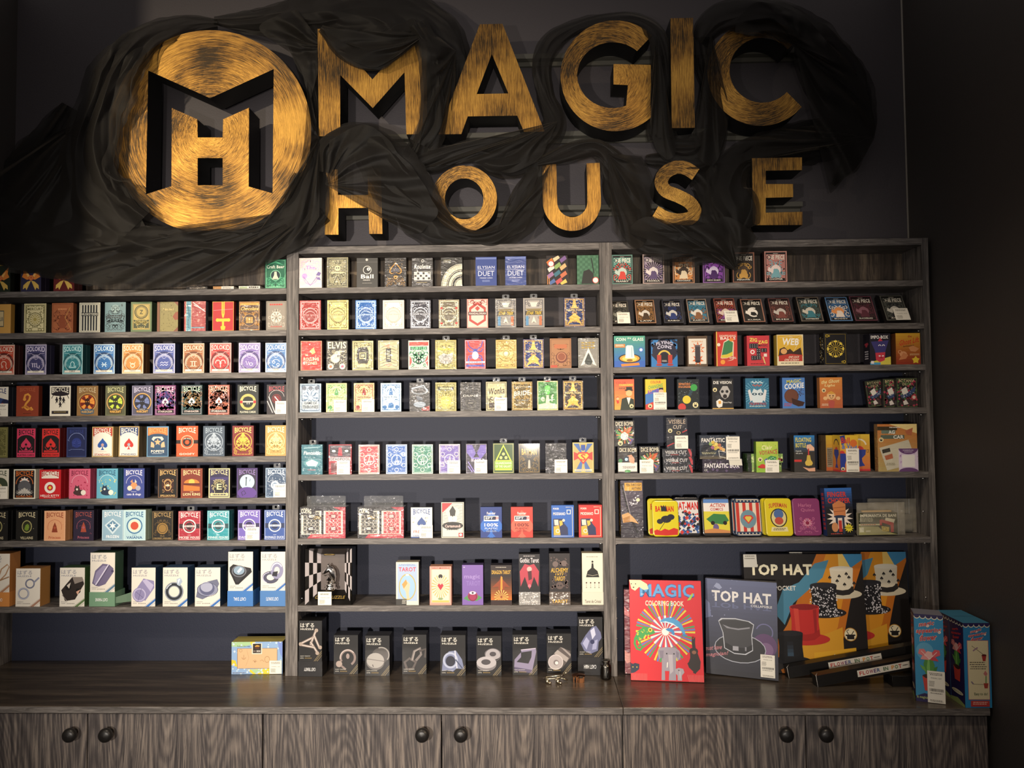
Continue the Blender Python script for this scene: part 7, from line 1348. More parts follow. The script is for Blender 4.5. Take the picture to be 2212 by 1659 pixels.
item(R4, 262, 402, 60, lambda a: (a.p([(0, 0), (1, 0), (1, 1), (0, 1)], 'd8c030'), a.p([(0, .5), (.6, .3), (1, .5), (1, 1), (0, 1)], '3c74b8'), a.p([(0, .84), (.4, .74), (.5, 1), (0, 1)], 'c83c30'), a.t('COLOUR', .25, .05, .75, .14, 'c83028'), a.t('CHANGING', .14, .18, .84, .30, '3c9c58', rise=.08), a.t('RECORDS', .12, .33, .82, .46, '8c3ca0', rise=.08), a.r(.66, .28, .86, .37, '2c1c2c'), a.e(.76, .40, .12, 'e8b890', rv=.06), logo(a, .22, .88, .1)), '6c5c1c', 'yellow and blue box with large price sticker', yb=260, tag_=(315, 148, 403, 260))
item(R4, 478, 624, 60, lambda a: (a.r(0, 0, 1, 1, '182022'), a.t('SEMAFORO', .06, .12, .60, .20, 'e08848'), a.t('INCREIBLE', .06, .22, .78, .29, 'e08848'), a.specks('c8d8e0', 50, .05, .05, .95, .9, .01), a.line([(.3, .8), (.74, .3)], .12, '28424c'), a.e(.76, .28, .16, '3ca048'), a.e(.42, .68, .19, 'e0c838'), a.e(.2, .93, .18, 'c83c34'), logo(a, .82, .86, .13)), '14181a', 'dark box with green, yellow and red spheres', yb=259)
item(R4, 712, 854, 58, lambda a: (a.r(0, 0, 1, 1, '1e1c1e'), a.t('DIE VISION', .06, .07, .92, .17, 'e8e4dc', bold=1.4), logo(a, .13, .36, .1), a.p([(.34, .42), (.5, .24), (.72, .24), (.86, .42), (.76, .60), (.60, .68), (.44, .60)], 'b0aca8'), a.e(.48, .42, .07, '1c1c1c'), a.e(.70, .42, .07, '1c1c1c'), a.e(.60, .58, .10, '241c1c'), a.p([(.12, .58), (.28, .52), (.44, .60), (.26, .68)], '2c2c30'), a.p([(.18, .74), (.34, .66), (.5, .74), (.46, .92), (.30, .96), (.2, .90)], 'e8e4d8'), a.p([(.28, .74), (.40, .72), (.42, .82), (.30, .84)], 'e0a040'), a.r(.0, .97, 1, 1, 'd8a850'), a.t('Mental Magic', .52, .76, .92, .82, 'd8d4d0', bold=.5)), '19181a', 'black box with grey shouting face and a white die', yb=257)
item(R4, 936, 1094, 54, lambda a: (a.r(0, 0, 1, 1, '2c6c8c'), a.rays(.5, .5, .15, .6, 30, ['5c9cb4'], .3), [a.e(.3+.08*i, .12+.03*(i % 2), .05, 'c8dce0', rv=.02) for i in range(6)], [a.e(.34+.08*i, .22+.03*(i % 2), .05, 'b85c50', rv=.02) for i in range(5)], a.p([(.2, .60), (.35, .34), (.5, .40), (.65, .34), (.82, .60), (.7, .80), (.32, .80)], 'd0dce0'), a.e(.38, .52, .11, '1c3c50', rv=.04), a.e(.64, .52, .11, '1c3c50', rv=.04), a.e(.38, .52, .04, 'd8e8f0', rv=.02), a.e(.64, .52, .04, 'd8e8f0', rv=.02), a.p([(.1, .4), (.2, .36), (.3, .7), (.2, .78)], 'd8d8d8'), a.p([(.9, .4), (.8, .36), (.72, .7), (.82, .78)], 'd8d8d8'), a.t('TELEPATHIC', .14, .80, .88, .88, 'b83428'), a.small(.14, .91, .9, .95, 1, 'e8e0c8')), '1c3c4c', 'blue box picturing pale staring mask face', yb=255)
item(R4, 1184, 1336, 50, lambda a: (a.r(0, 0, 1, 1, '4c7cc0'), a.t('MAGIC', .20, .06, .84, .17, 'e0d440', rise=.03), a.t('COOKIE', .10, .18, .96, .36, 'f0f0ec', bold=1.6, rise=.05), a.e(.40, .60, .32, '5c3428'), a.e(.40, .60, .29, '6c4030'), a.p([(.40, .66), (.62, .72), (.98, .80), (.9, .92), (.7, .94), (.44, .86)], '3c2018'), a.specks('3c2018', 26, .66, .36, .96, .6, .02), a.small(.06, .84, .42, .95, 2, 'b83c34')), '28406c', 'blue box picturing a bitten brown cookie', yb=254, nb=0)
item(R4, 1436, 1588, 48, lambda a: (a.grad(0, 0, 1, 1, 'd88c40', 'b8603c', 8), a.t('the Ghost', .06, .07, .86, .19, 'f0dc98', slant=.04, rise=.05), a.t('Light', .2, .22, .66, .32, 'f0dc98', slant=.04), logo(a, .18, .42, .09), a.e(.5, .60, .20, 'e8b880', rv=.13), a.p([(.32, .54), (.5, .44), (.7, .54)], 'd8a040'), a.e(.44, .60, .03, '3c2418'), a.e(.58, .60, .03, '3c2418'), a.ring(.51, .64, .07, .02, '7c3c20', a0=0, a1=180), a.e(.24, .68, .10, 'e8b880', rv=.06), a.e(.80, .68, .10, 'e8b880', rv=.06), a.p([(.36, .78), (.5, .74), (.66, .78), (.60, 1), (.42, 1)], 'b85448'), a.small(.06, .86, .4, .94, 2, 'e8d0b0')), 'a86c3c', 'amber box with laughing fair-haired child', yb=253)
def botania(a):
    a.r(0, 0, 1, 1, '241c1c'); a.fr(.03, .03, '4c5c38'); a.t('BOTANIA', .12, .05, .88, .15, 'c8bc8c'); a.t('DECK', .30, .17, .72, .26, 'c8bc8c'); a.specks('a83c50', 40, .04, .1, .96, .95, .06); a.specks('4c6c3c', 30, .04, .1, .96, .95, .05)
    a.p([(.16, .60), (.5, .52), (.90, .28), (.88, .46), (.62, .62), (.3, .70)], '34446c'); a.p([(.22, .40), (.46, .30), (.56, .50), (.32, .58)], 'e0dcd0'); a.specks('d8d8d0', 30, .2, .34, .88, .66, .018); a.p([(.10, .88), (.5, .72), (.9, .80), (.88, .90), (.4, .94)], '3c2c2c'); a.p([(.3, .80), (.44, .74), (.56, .88), (.34, .92)], 'd8d0c8'); a.e(.82, .66, .13, 'b03c44'); a.e(.82, .66, .08, 'd8c0b0')
item(R4, 1952, 2094, 50, botania, '141012', 'flower patterned card deck, front one of three', yb=247, d=.014, name='playing_card_deck', cat='card deck', group='flower patterned decks')
item(R4, 1862, 1992, 56, botania, '141012', 'flower patterned card deck, half hidden middle one', yb=248, d=.014, Y=2.222, name='playing_card_deck', cat='card deck', group='flower patterned decks')
item(R4, 1760, 1886, 72, botania, '141012', 'flower patterned card deck tilted to the left', yb=246, d=.013, Y=2.240, name='playing_card_deck', cat='card deck', group='flower patterned decks', roll=-7)

R5 = RB(4, 683, 800, .32098, 'right bay, fifth shelf', 'magic trick boxes', name='magic_trick_box', cat='magic trick box', d=.03, mt=M_WRAP)
def diceb(a):
    a.r(0, 0, 1, 1, '1c1a1c'); a.t('DICE BOMB', .08, .04, .94, .20, 'd8d0b8', bold=.5); a.specks('d8d4d0', 10, .05, .2, .95, .95, .05)
    a.p([(.2, .55), (.6, .30), (.9, .24), (.7, .6)], 'b84c24'); a.p([(.05, .35), (.4, .5), (.3, .8)], '3c8c4c'); a.p([(.6, .6), (.98, .7), (.8, .95)], '5c507c'); a.rays(.52, .56, .1, .42, 16, ['d87030', '6c8c3c'], .35, 1)
    a.p([(.34, .52), (.52, .44), (.70, .54), (.66, .72), (.46, .76), (.32, .68)], 'ece8dc'); a.line([(.34, .52), (.48, .60), (.70, .54)], .01, '8c8880'); a.line([(.48, .60), (.47, .76)], .01, '8c8880')
    for x, y in ((.46, .50), (.52, .52), (.58, .53), (.40, .60), (.40, .68), (.56, .64), (.62, .62), (.56, .70), (.62, .68)): a.e(x, y, .018, '1c1a1c')
    logo(a, .3, .88, .12)
def diceh(a):
    a.r(0, 0, 1, 1, '201c1e'); a.t('DICE BOMB', .10, .05, .96, .20, 'd8d0b8', bold=.5); a.r(.02, .60, .98, .94, 'e0d8d0'); a.p([(.5, .34), (.70, .30), (.86, .46), (.84, .64), (.66, .62), (.52, .50)], 'c89478'); a.p([(.32, .40), (.56, .36), (.58, .54), (.36, .56)], '24384c'); a.e(.44, .48, .08, 'a8c8dc'); a.e(.14, .53, .10, '3c7c4c'); a.small(.22, .74, .9, .84, 3, '3c3838'); a.p([(.34, .90), (.5, .87), (.66, .90), (.62, .97), (.38, .97)], '3c8c40')
item(R5, 76, 208, 514, diceh, '141214', 'black box picturing a hand with a die, under the dice box', yb=683)
o1 = item(R5, 222, 361, 512, diceb, '141214', 'black box with exploding white die and price sticker', yb=683, tag_=(222, 597, 314, 683))
zt = ZR[4]+o1[2]
item(R5, 52, 188, 339, diceb, '141214', 'black box with exploding white die, standing on top', yb=509, z=zt+.0005, Y=2.2052)
def vcut(a): a.r(0, 0, 1, 1, '25262c'); a.t('VISIBLE CUT', .10, .22, .82, .62, 'd0ccc8', bold=1.2); a.small(.28, .70, .56, .84, 1, 'c05048'); a.p([(.86, 0), (.94, 0), (1, .5), (1, 1), (.96, 1)], 'b83c44'); a.specks('9c9ca4', 24, .02, .05, .85, .95, .02)
zz = ZR[4]; hs = []
for k, (x0, x1, y0, y1, ds) in enumerate(((382, 580, 625, 681, 'flat dark box with white side title, lowest of its stack'), (380, 581, 571, 623, 'flat dark box with white side title, middle of its stack'), (375, 574, 516, 568, 'flat dark box with white side title, topmost of the flat ones'))):
    o, W, h = item(R5, x0, x1, y0, vcut, '17171b', ds, yb=y1, z=zz, d=.09, Y=2.2052, h=.0232, group='flat dark boxes in a stack'); zz += h+.0004
item(R5, 404, 544, 319, lambda a: (a.r(0, 0, 1, 1, '24242c'), a.t('VISIBLE', .10, .06, .92, .20, 'b8a490', bold=.6), a.t('CUT', .32, .24, .74, .36, 'c8b8a4', bold=.6), logo(a, .18, .42, .10), a.line([(.5, .56), (1.0, .40)], .05, 'b83038'), a.p([(.4, .44), (.66, .38), (.78, .50), (.54, .60)], '14110f'), a.ring(.58, .49, .10, .03, 'c8b080', rv=.05), a.line([(.02, .92), (.4, .80)], .05, 'b83038'), a.e(.4, .74, .14, '14110f', rv=.08)), '1a1c28', 'upright dark box with red ribbon, standing on the flat stack', yb=511, z=zz+.0003, tag_=(458, 430, 547, 511), d=.025)
o, W, h = item(R5, 647, 915, 597, lambda a: (a.r(0, 0, 1, 1, '2c2434'), a.specks('5c4c6c', 30, .1, .1, 1, 1, .03), a.t('FANTASTIC BOX', .05, .32, .93, .66, 'e8e4e4', bold=1.6), a.t('CE', .04, .74, .12, .88, 'd8d4d0', bold=.5), a.p([(.66, -.03), (.98, -.03), (1, .48), (.68, .46)], 'e0dccc')), '1c1824', 'flat dark violet box under the dotted picture box', yb=685, d=.10)
zt = ZR[4]+h
item(R5, 627, 893, 437, lambda a: (a.r(0, 0, 1, 1, '28303e'), a.t('FANTASTIC', .05, .12, .64, .30, 'e4e0d8', bold=1.6), a.e(.2, .66, .17, '161a24'), a.grad(0, .85, 1, 1, '3c3c3c', '6c6048', 4), [a.e(x, y, .045, c) for x, y, c in ((.28, .36, '8ca85c'), (.34, .30, 'd8b850'), (.36, .46, 'e0c050'), (.42, .38, 'e8d070'), (.40, .56, 'c8a848'), (.46, .50, 'd8b850'), (.33, .52, '9c5c7c'), (.5, .42, 'b87050'), (.54, .56, 'd89858'), (.60, .62, 'd8b070'))], a.line([(.48, .66), (.50, .90), (.66, .96)], .012, 'e0dcd0'), a.line([(.48, .66), (.66, .72)], .012, 'e0dcd0'), a.small(.05, .72, .42, .82, 2, 'b8b48c')), '1c2028', 'dark picture box with yellow dots and large price sticker', yb=588, z=zt+.0005, tag_=(804, 446, 895, 594), bar=True, d=.03, Y=2.2055)
for k, (x0, x1, y0, y1, Y_) in enumerate(((952, 1178, 600, 680, 2.232), (945, 1186, 514, 592, 2.232))):
    z0 = ZR[4] if k == 0 else ZR[4]+hgt+.0006
    o, W, hgt = item(R5, x0, x1, y0, lambda a: (a.r(0, 0, 1, 1, '8cb05c'), a.r(.0, 0, .12, 1, '1c241c'), a.specks('d8e8a0', 40, .14, .1, 1, 1, .03), a.specks('b84c50', 16, .14, .2, 1, .9, .04)), '4c6c3c', ('flat green dotted box behind the green dice box, ' + ('lower' if k == 0 else 'upper')), yb=y1, z=z0, d=.045, Y=Y_, h=.026, group='flat green boxes')
item(R5, 1008, 1156, 480, lambda a: (a.grad(0, 0, 1, 1, 'b8cc50', '8cb83c', 6), a.t('Clair', .24, .12, .72, .26, 'e8e4a8', slant=.03, bold=1.4), a.t('VOYANCE', .14, .28, .96, .42, 'b8483c', rise=.05, bold=1.4), a.specks('5c8c3c', 40, .02, .02, .98, .98, .02), logo(a, .18, .58, .10), a.p([(.5, .54), (.66, .46), (.92, .50), (.88, .66), (.66, .70)], '3c8c4c'), [a.e(x, y, .02, 'e8f0d8') for x, y in ((.6, .58), (.68, .54), (.76, .52), (.84, .56), (.74, .62), (.82, .62))], a.p([(.36, .60), (.48, .54), (.56, .72), (.40, .74)], '344c9c'), a.e(.28, .82, .22, 'b82c28', rv=.05), a.e(.28, .79, .12, 'c83c34', rv=.06)), '5c7c30', 'lime green box with red button and price sticker', yb=686, tag_=(1066, 603, 1158, 687), mt=M_GLOSS, Y=2.2048, d=.024)
item(R5, 1263, 1402, 438, lambda a: (a.r(0, 0, 1, 1, '36322e'), a.grad(0, 0, 1, .45, '2c7cc0', '3a3c44', 8), a.t('FLOATING', .08, .06, .84, .18, 'e0d058', bold=1.3), a.t('BOTTLE', .08, .21, .58, .33, 'e0d058', bold=1.3), a.p([(.62, .26), (.80, .24), (.98, .34), (.98, .42), (.7, .42), (.60, .34)], 'e8b898'), a.r(.67, .36, .73, .55, 'c03438'), a.p([(.63, .54), (.77, .54), (.80, .66), (.90, .76), (.84, .82), (.56, .82), (.52, .76), (.60, .66)], 'd0b048'), a.e(.70, .75, .18, 'd8b850', rv=.08), a.p([(.4, .86), (.7, .90), (1, .88), (1, .98), (.7, .98)], 'e0a888'), a.t('Magically', .08, .41, .36, .45, 'e8e8e0', bold=.5), a.t('defy gravity', .08, .47, .42, .51, 'e8e8e0', bold=.5), a.r(.0, .66, .36, .72, 'c83430')), '2c2a28', 'blue and black box picturing a yellow bulb bottle and hands', yb=683, d=.035, mt=M_GLOSS, top='3c3a38')
def ballvase(a):
    a.grad(0, 0, 1, 1, 'e0bc34', 'd87840', 10); a.p([(0, .02), (.28, .0), (.3, .2), (.1, .28)], '2c3c7c'); a.t('Ball', .08, .06, .54, .22, 'c83c38', bold=1.5); a.t('& Vase', .10, .22, .94, .38, '5c74b0', bold=1.5); a.e(.74, .22, .20, 'd87030', rv=.10); a.e(.1, .50, .16, 'c83c38', rv=.08); a.p([(0, .5), (.3, .5), (.34, .66), (.26, .8), (.26, 1), (0, 1)], '2c3c90'); logo(a, .14, .92, .10); a.r(.0, .96, 1, 1, 'c83838')
def vaseflank(a):
    a.grad(0, 0, 1, 1, 'd8b834', 'd06838', 10); a.ring(.5, .30, .38, .08, '2c2430', a0=190, a1=350, rv=.2); a.e(.5, .42, .20, 'c83c38', rv=.09); a.p([(.2, .40), (.8, .40), (.84, .52), (.6, .66), (.56, .78), (.72, .90), (.28, .90), (.44, .78), (.4, .66), (.16, .52)], '2c3c90'); a.r(0, .95, 1, 1, 'c83838')
o, W, h = item(R5, 1571, 1697, 437, ballvase, 'c8a038', 'yellow box with blue vase and large price sticker, front one', yb=684, tag_=(1609, 526, 1698, 684), bar=True, mt=M_GLOSS, d=.045, yaw=3)
sideart(o, W, h, .045, vaseflank)
o2, W2, h2 = item(R5, 1476, 1530, 437, lambda a: (a.grad(0, 0, 1, 1, 'c8ac34', 'b86038', 8), a.r(.1, .35, .9, .9, '8c8068'), a.small(.2, .4, .8, .86, 8, '3c3830')), '5c4830', 'yellow boxed trick behind at the left, showing its barcode side', yb=678, mt=M_GLOSS, d=.04, Y=2.25, yaw=10)
item(R5, 1672, 1772, 430, lambda a: (a.grad(0, 0, 1, 1, 'd8b834', 'd06838', 10), a.ring(.3, .32, .5, .10, 'e8dcc0', a0=200, a1=350, rv=.2), a.e(.3, .42, .30, 'c83c38', rv=.10), a.p([(.1, .42), (.74, .42), (.70, .56), (.46, .66), (.50, .76), (.66, .86), (.1, .9)], '2c3c90'), a.t('CE', .76, .42, .94, .50, '3c3424', bold=.3), a.r(0, .95, 1, 1, 'c83838')), 'a88430', 'yellow box with blue vase, turned and standing behind at right', yb=668, mt=M_GLOSS, Y=2.238, d=.04, yaw=-4)
def magcard(a):
    a.grad(0, 0, 1, 1, 'c87838', 'b8a468', 10); a.p([(.3, 0), (1, 0), (1, .2)], 'f0d890'); a.r(0, .05, .5, .13, '3c3018'); a.small(.3, .06, .6, .10, 1, 'e8e0d0'); a.r(.1, .13, .46, .2, '6c7c6c'); a.t('AG', .28, .13, .44, .21, 'f0ece0', bold=1.5); a.r(.08, .23, .68, .31, '5c6858'); a.t('CAR', .40, .235, .66, .31, 'f0ece0', bold=1.5); a.p([(.7, .14), (.9, .08), (.86, .24), (.74, .22)], 'b86844')
    logo(a, .09, .33, .06); a.p([(.04, .50), (.78, .33), (.98, .82), (.22, .98)], 'd0c8b0'); a.p([(.1, .54), (.30, .50), (.32, .58), (.12, .62)], '3c3830'); a.p([(.16, .67), (.36, .62), (.38, .72), (.2, .76)], 'b86848'); a.small(.2, .82, .44, .88, 2, '8c8468')
o, W, h = item(R5, 1826, 2092, 362, magcard, '8c6c40', 'large orange bagged card trick with purple and white tag, right end', yb=668, mt=M_WRAP, d=.022, Y=2.206)
u0, u1, v0, v1 = (1962-1826)/(266), 1.0, (520-362)/306, 1.0
a = Art((u1-u0)*W, (v1-v0)*h, 9); a.r(0, 0, 1, 1, 'dccce0'); a.specks('c8a8cc', 50, 0, 0, 1, 1, .05); a.e(.5, .0, .5, '6c4878', rv=.25, a0=0, a1=180); a.e(.5, 1, .5, '6c4878', rv=.17, a0=180, a1=360); a.t('SCANEAZA-MA', .22, .05, .78, .10, 'e8dcec', bold=.5); a.small(.28, .14, .72, .18, 1, 'e8dcec'); a.r(.17, .28, .83, .80, 'f0ece4')
sheet_mesh(a, 'purple_tag', o, M_CARD, y=-.0028, x=((u0+u1)/2-.5)*W, z=0)

# --- comic tins and neighbours
R6 = RB(5, 440, 1020, .32098, 'right bay, sixth shelf', 'collector tins', name='collector_tin', cat='tin', d=.016)
M_TIN = print_mat('printed_tinplate', .9, .25)
def tin(x0, x1, y0, y1, art, rim, desc, Y=2.212, lean=10, roll=0, yaw=0, dz=0):
    P0, P1 = R6.X(x0, (y0+y1)/2, Y), R6.X(x1, (y0+y1)/2, Y); W = (P1.x-P0.x)*.985; zb = ZR[5]+dz; ht = R6.X(x0, y0, Y).z-zb
    h = ht/math.cos(math.radians(lean))*.99; d = .013; r = W*.13
    a = Art(W, h, int(x0)); art(a)
    # rounded tin body; the artwork is clipped to its rounded face
    out = []
    for cx, cz, s in ((W/2-r, h-r, 0), (-W/2+r, h-r, 90), (-W/2+r, r, 180), (W/2-r, r, 270)):
        for i in range(7): t = math.radians(s+15*i); out.append((cx+r*math.cos(t), cz+r*math.sin(t), math.cos(t), math.sin(t)))
    n = len(out); vs = []; rings = ((.0028, .0), (.0008, .0007), (0, .0028), (0, .0075), (.0012, .0078), (.0012, d))
    for ins, y in rings: vs += [(x-cx*ins, y, z-cz*ins) for x, z, cx, cz in out]
    fs = [tuple(range(n))]+[(k*n+i, k*n+(i+1) % n, (k+1)*n+(i+1) % n, (k+1)*n+i) for k in range(len(rings)-1) for i in range(n)]+[tuple(range((len(rings)-1)*n, len(rings)*n))[::-1]]
    cs = [hexc(rim)]+[hexc(rim)]*(3*n)+[hexc('9a968em')]*((len(rings)-4)*n)+[hexc('9a968em')]
    v2 = []
    def clip(p):
        x, z = p[0], p[2]; mx, mz = W/2-.0030, h/2-.0030; cx = max(min(x, mx), -mx); zz = max(min(z-h/2, mz), -mz); rr = r-.003
        ax, az = abs(cx)-(mx-rr), abs(zz)-(mz-rr)
        if ax > 0 and az > 0:
            q = math.hypot(ax, az)
            if q > rr: ax *= rr/q; az *= rr/q; cx = math.copysign(mx-rr+ax, cx); zz = math.copysign(mz-rr+az, zz)
        return (cx, p[1], zz+h/2)
    k = len(vs); vs += [clip(p) for p in a.v]; fs += [[k+i for i in f] for f in a.f]; cs += a.c
    me = bpy.data.meshes.new('collector_tin'); me.from_pydata(vs, [], fs); me.update(); at_ = me.attributes.new('Col', 'FLOAT_COLOR', 'CORNER'); buf = []
    for p in me.polygons: buf += list(cs[p.index])*p.loop_total
    at_.data.foreach_set('color', buf); o = new('collector_tin', me, None, [M_TIN])
    o.location = ((P0.x+P1.x)/2, Y, zb+d*math.sin(math.radians(lean))+.0003+abs(math.sin(math.radians(roll)))*W/2); o.rotation_euler = (math.radians(-lean), math.radians(roll), math.radians(yaw))
    tag(o, desc+', right bay, sixth shelf', 'tin', 'collector tins')
def bgfill(a, c, n=9):
    # many small cells so that the rounded outline clips cleanly
    for i in range(n):
        for j in range(n): a.put([(i/n, (j+1)/n), ((i+1)/n, (j+1)/n), ((i+1)/n, j/n), (i/n, j/n)], [(0, 1, 2, 3)], c, True)
    a.k += 1
def t_bat(a):
    bgfill(a, 'd8c81c'); a.p([(.02, .84), (.15, .80), (.3, .84), (.45, .78), (.6, .82), (.8, .76), (.98, .80), (.98, .98), (.5, .98), (.02, .98)], 'c82c20'); a.t('BAT-MAN', .12, .15, .82, .31, 'c82418', bold=2); a.p([(.34, .12), (.40, .18), (.44, .12), (.48, .18), (.52, .12), (.56, .30), (.34, .30)], '26242c')
    a.e(.52, .52, .20, '26242c', rv=.10); a.e(.28, .58, .12, '2c2a2c', rv=.07); a.line([(.25, .82), (.6, .46)], .02, '3c3820'); a.e(.70, .46, .14, '26242c', rv=.08)
def t_bat2(a): bgfill(a, '1a181a'); a.r(.08, .08, .92, .92, 'd8d4d0'); a.t('BAT-MAN', .10, .12, .92, .32, 'c82820', bold=2); a.specks('3c5c94', 30, .1, .36, .9, .9, .08); a.specks('c83c34', 18, .1, .36, .9, .9, .06); a.specks('2c2a2c', 22, .1, .36, .9, .9, .06)
def t_act(a): bgfill(a, '2a2624'); a.r(.06, .03, .94, .14, '5c84c0'); a.r(.06, .14, .94, .36, 'e8e0d8'); a.t('ACTION', .28, .15, .80, .25, 'b83c34', bold=1.2, slant=.03); a.t('COMICS', .30, .27, .74, .34, 'b83c34', bold=1.2); a.r(.06, .36, .94, .92, 'd8cc40'); a.p([(.14, .56), (.4, .42), (.8, .44), (.92, .60), (.7, .70), (.3, .66)], '3c7c44'); a.e(.36, .66, .07, '241f1c'); a.e(.78, .66, .07, '241f1c'); a.e(.46, .78, .10, '6c5c8c', rv=.10); a.p([(.06, .84), (.4, .80), (.94, .86), (.94, .92), (.06, .92)], 'c88850')
def t_flag(a):
    bgfill(a, 'dccfb8')
    for i in range(4): a.r(.06+i*.25, .12, .18+i*.25, .88, 'c0382c')
    a.r(.03, .03, .97, .12, '243450'); a.r(.03, .88, .97, .97, '243450')
    for i in range(7): a.star(.12+i*.13, .075, .035, 'e0d8c0'); a.star(.12+i*.13, .925, .035, 'e0d8c0')
    a.e(.5, .55, .30, '6c8c98', rv=.24); a.p([(.5, .68), (.30, .52), (.38, .45), (.62, .45), (.70, .52)], 'c83830'); a.p([(.5, .64), (.37, .52), (.41, .48), (.59, .48), (.63, .52)], 'd8c050')
def t_sup(a): bgfill(a, 'd8c420'); a.t('SUPERMAN', .16, .15, .82, .27, 'b83c28', bold=1.4, arch=.03); a.e(.5, .52, .31, '2c281c', rv=.25); a.e(.5, .52, .27, 'd8c888', rv=.22); a.e(.5, .42, .18, '4c6898', rv=.13); a.e(.5, .6, .16, 'b84c38', rv=.10); a.p([(.22, .76), (.78, .76), (.82, .88), (.18, .88)], 'e0d49c'); a.small(.26, .79, .74, .86, 2, '3c3420')
def t_har(a): bgfill(a, '843c68'); a.small(.0, .0, .01, .01, 1, '843c68'); a.t('Harley', .22, .14, .70, .26, 'b86c8c', bold=.6); a.t('Quinn', .30, .27, .78, .37, 'b86c8c', bold=.6); a.e(.5, .66, .16, 'd8a8b8'); a.rays(.5, .66, .08, .18, 12, ['a83c5c']); a.e(.5, .66, .07, '8c2c48'); a.fil('b06088', 12, .15, .4, .85, .92, .03)
tin(280, 462, 184, 412, t_bat, 'd8c81c', 'yellow tin with red lower edge, mostly behind its twin', Y=2.228)
tin(312, 492, 200, 422, t_bat, 'd8c81c', 'yellow tin with red lower edge and black winged shapes, in front', Y=2.2065)
tin(455, 640, 178, 402, t_bat2, '1a181a', 'black rimmed tin with white panel and red title')
tin(647, 846, 180, 405, t_act, '2a2624', 'tin with green car picture and red two-line title')
tin(846, 1024, 182, 408, t_flag, '243450', 'red and cream striped tin, back one of the pair', Y=2.228)
tin(868, 1052, 184, 416, t_flag, '243450', 'red and cream striped tin with stars, front one', Y=2.2085)
tin(1046, 1232, 182, 408, t_sup, 'd8c420', 'yellow tin with dark oval picture, back one of the pair', Y=2.228)
tin(1074, 1260, 184, 414, t_sup, 'd8c420', 'yellow tin with dark oval picture and arched title, front one', Y=2.2085)
tin(1262, 1452, 184, 406, t_har, '843c68', 'plum purple tin with pink flower scrolls')
o, W, h = item(R6, 96, 246, 56, lambda a: (a.r(0, 0, 1, 1, '3c3444'), a.grad(0, .1, 1, 1, '4c4454', '28242e', 8), a.r(.18, .04, .96, .18, 'c89838'), a.t('PEN THROUGH', .26, .055, .92, .10, '241c14', bold=1), a.t('ANYTHING', .50, .115, .92, .165, '241c14', bold=1), a.line([(.06, .06), (.40, .62), (.76, .92)], .10, '141216'), a.line([(.12, .08), (.44, .62)], .03, '8c8890'), a.p([(.04, .60), (.34, .56), (.6, .66), (.8, .76), (.5, .72), (.1, .74)], 'c89c68'), a.p([(.1, .66), (.4, .62), (.42, .72), (.14, .74)], 'a87840'), a.specks('e8e4ec', 20, .4, .3, .9, .45, .03), a.e(.78, .34, .08, 'e8dcb0')), '1c1a1c', 'tall dark box picturing a pen and a banknote, right bay, sixth shelf', yb=420, name='magic_trick_box', cat='magic trick box', group='magic trick boxes', mt=M_WRAP, d=.04, full='tall dark box picturing a pen and a banknote, right bay, sixth shelf')
sideart(o, W, h, .04, lambda a: (a.r(0, 0, 1, 1, '1c1a14'), a.specks('c89c38m', 90, .1, .05, .9, .95, .08)))
o, W, h = item(R6, 1484, 1668, 108, lambda a: (a.r(0, 0, 1, 1, '131012'), a.grad(0, 0, 1, .45, '2c68b8', '16121a', 8), a.star(.5, .62, .48, 'e8d8c8', 15, .55), a.t('FINGER', .10, .08, .80, .19, 'c83428', bold=1.8), a.t('CHOPPER', .10, .21, .92, .32, 'c83428', bold=1.8), a.p([(.26, .34), (.5, .26), (.74, .34), (.72, .60), (.30, .60)], 'c87c48'), a.line([(.28, .42), (.72, .40)], .02, '8c4c28'), a.line([(.28, .50), (.72, .48)], .02, '8c4c28'), a.e(.5, .60, .22, '28344c', rv=.03), a.r(.34, .60, .42, .96, '28344c'), a.r(.58, .60, .66, .96, '28344c'), a.r(.44, .68, .56, .92, 'b83428'), a.e(.3, .82, .12, 'c88858', rv=.10), a.star(.80, .84, .18, 'e0d030', 11, .55), a.small(.7, .82, .9, .86, 2, '2c2414'), a.small(.12, .95, .6, .98, 1, 'c84c3c')), '3c1c1c', 'dark box picturing a chopped finger and guillotine, right bay, sixth shelf', yb=405, name='magic_trick_box', cat='magic trick box', group='magic trick boxes', mt=M_GLOSS, d=.03, lean=5, full='black and blue box picturing a finger in a burst, right bay, sixth shelf', roll=-1)
sideart(o, W, h, .03, lambda a: (a.r(0, 0, 1, 1, '2c3c6c'), a.small(.2, .1, .8, .9, 9, 'c84038', .7)))

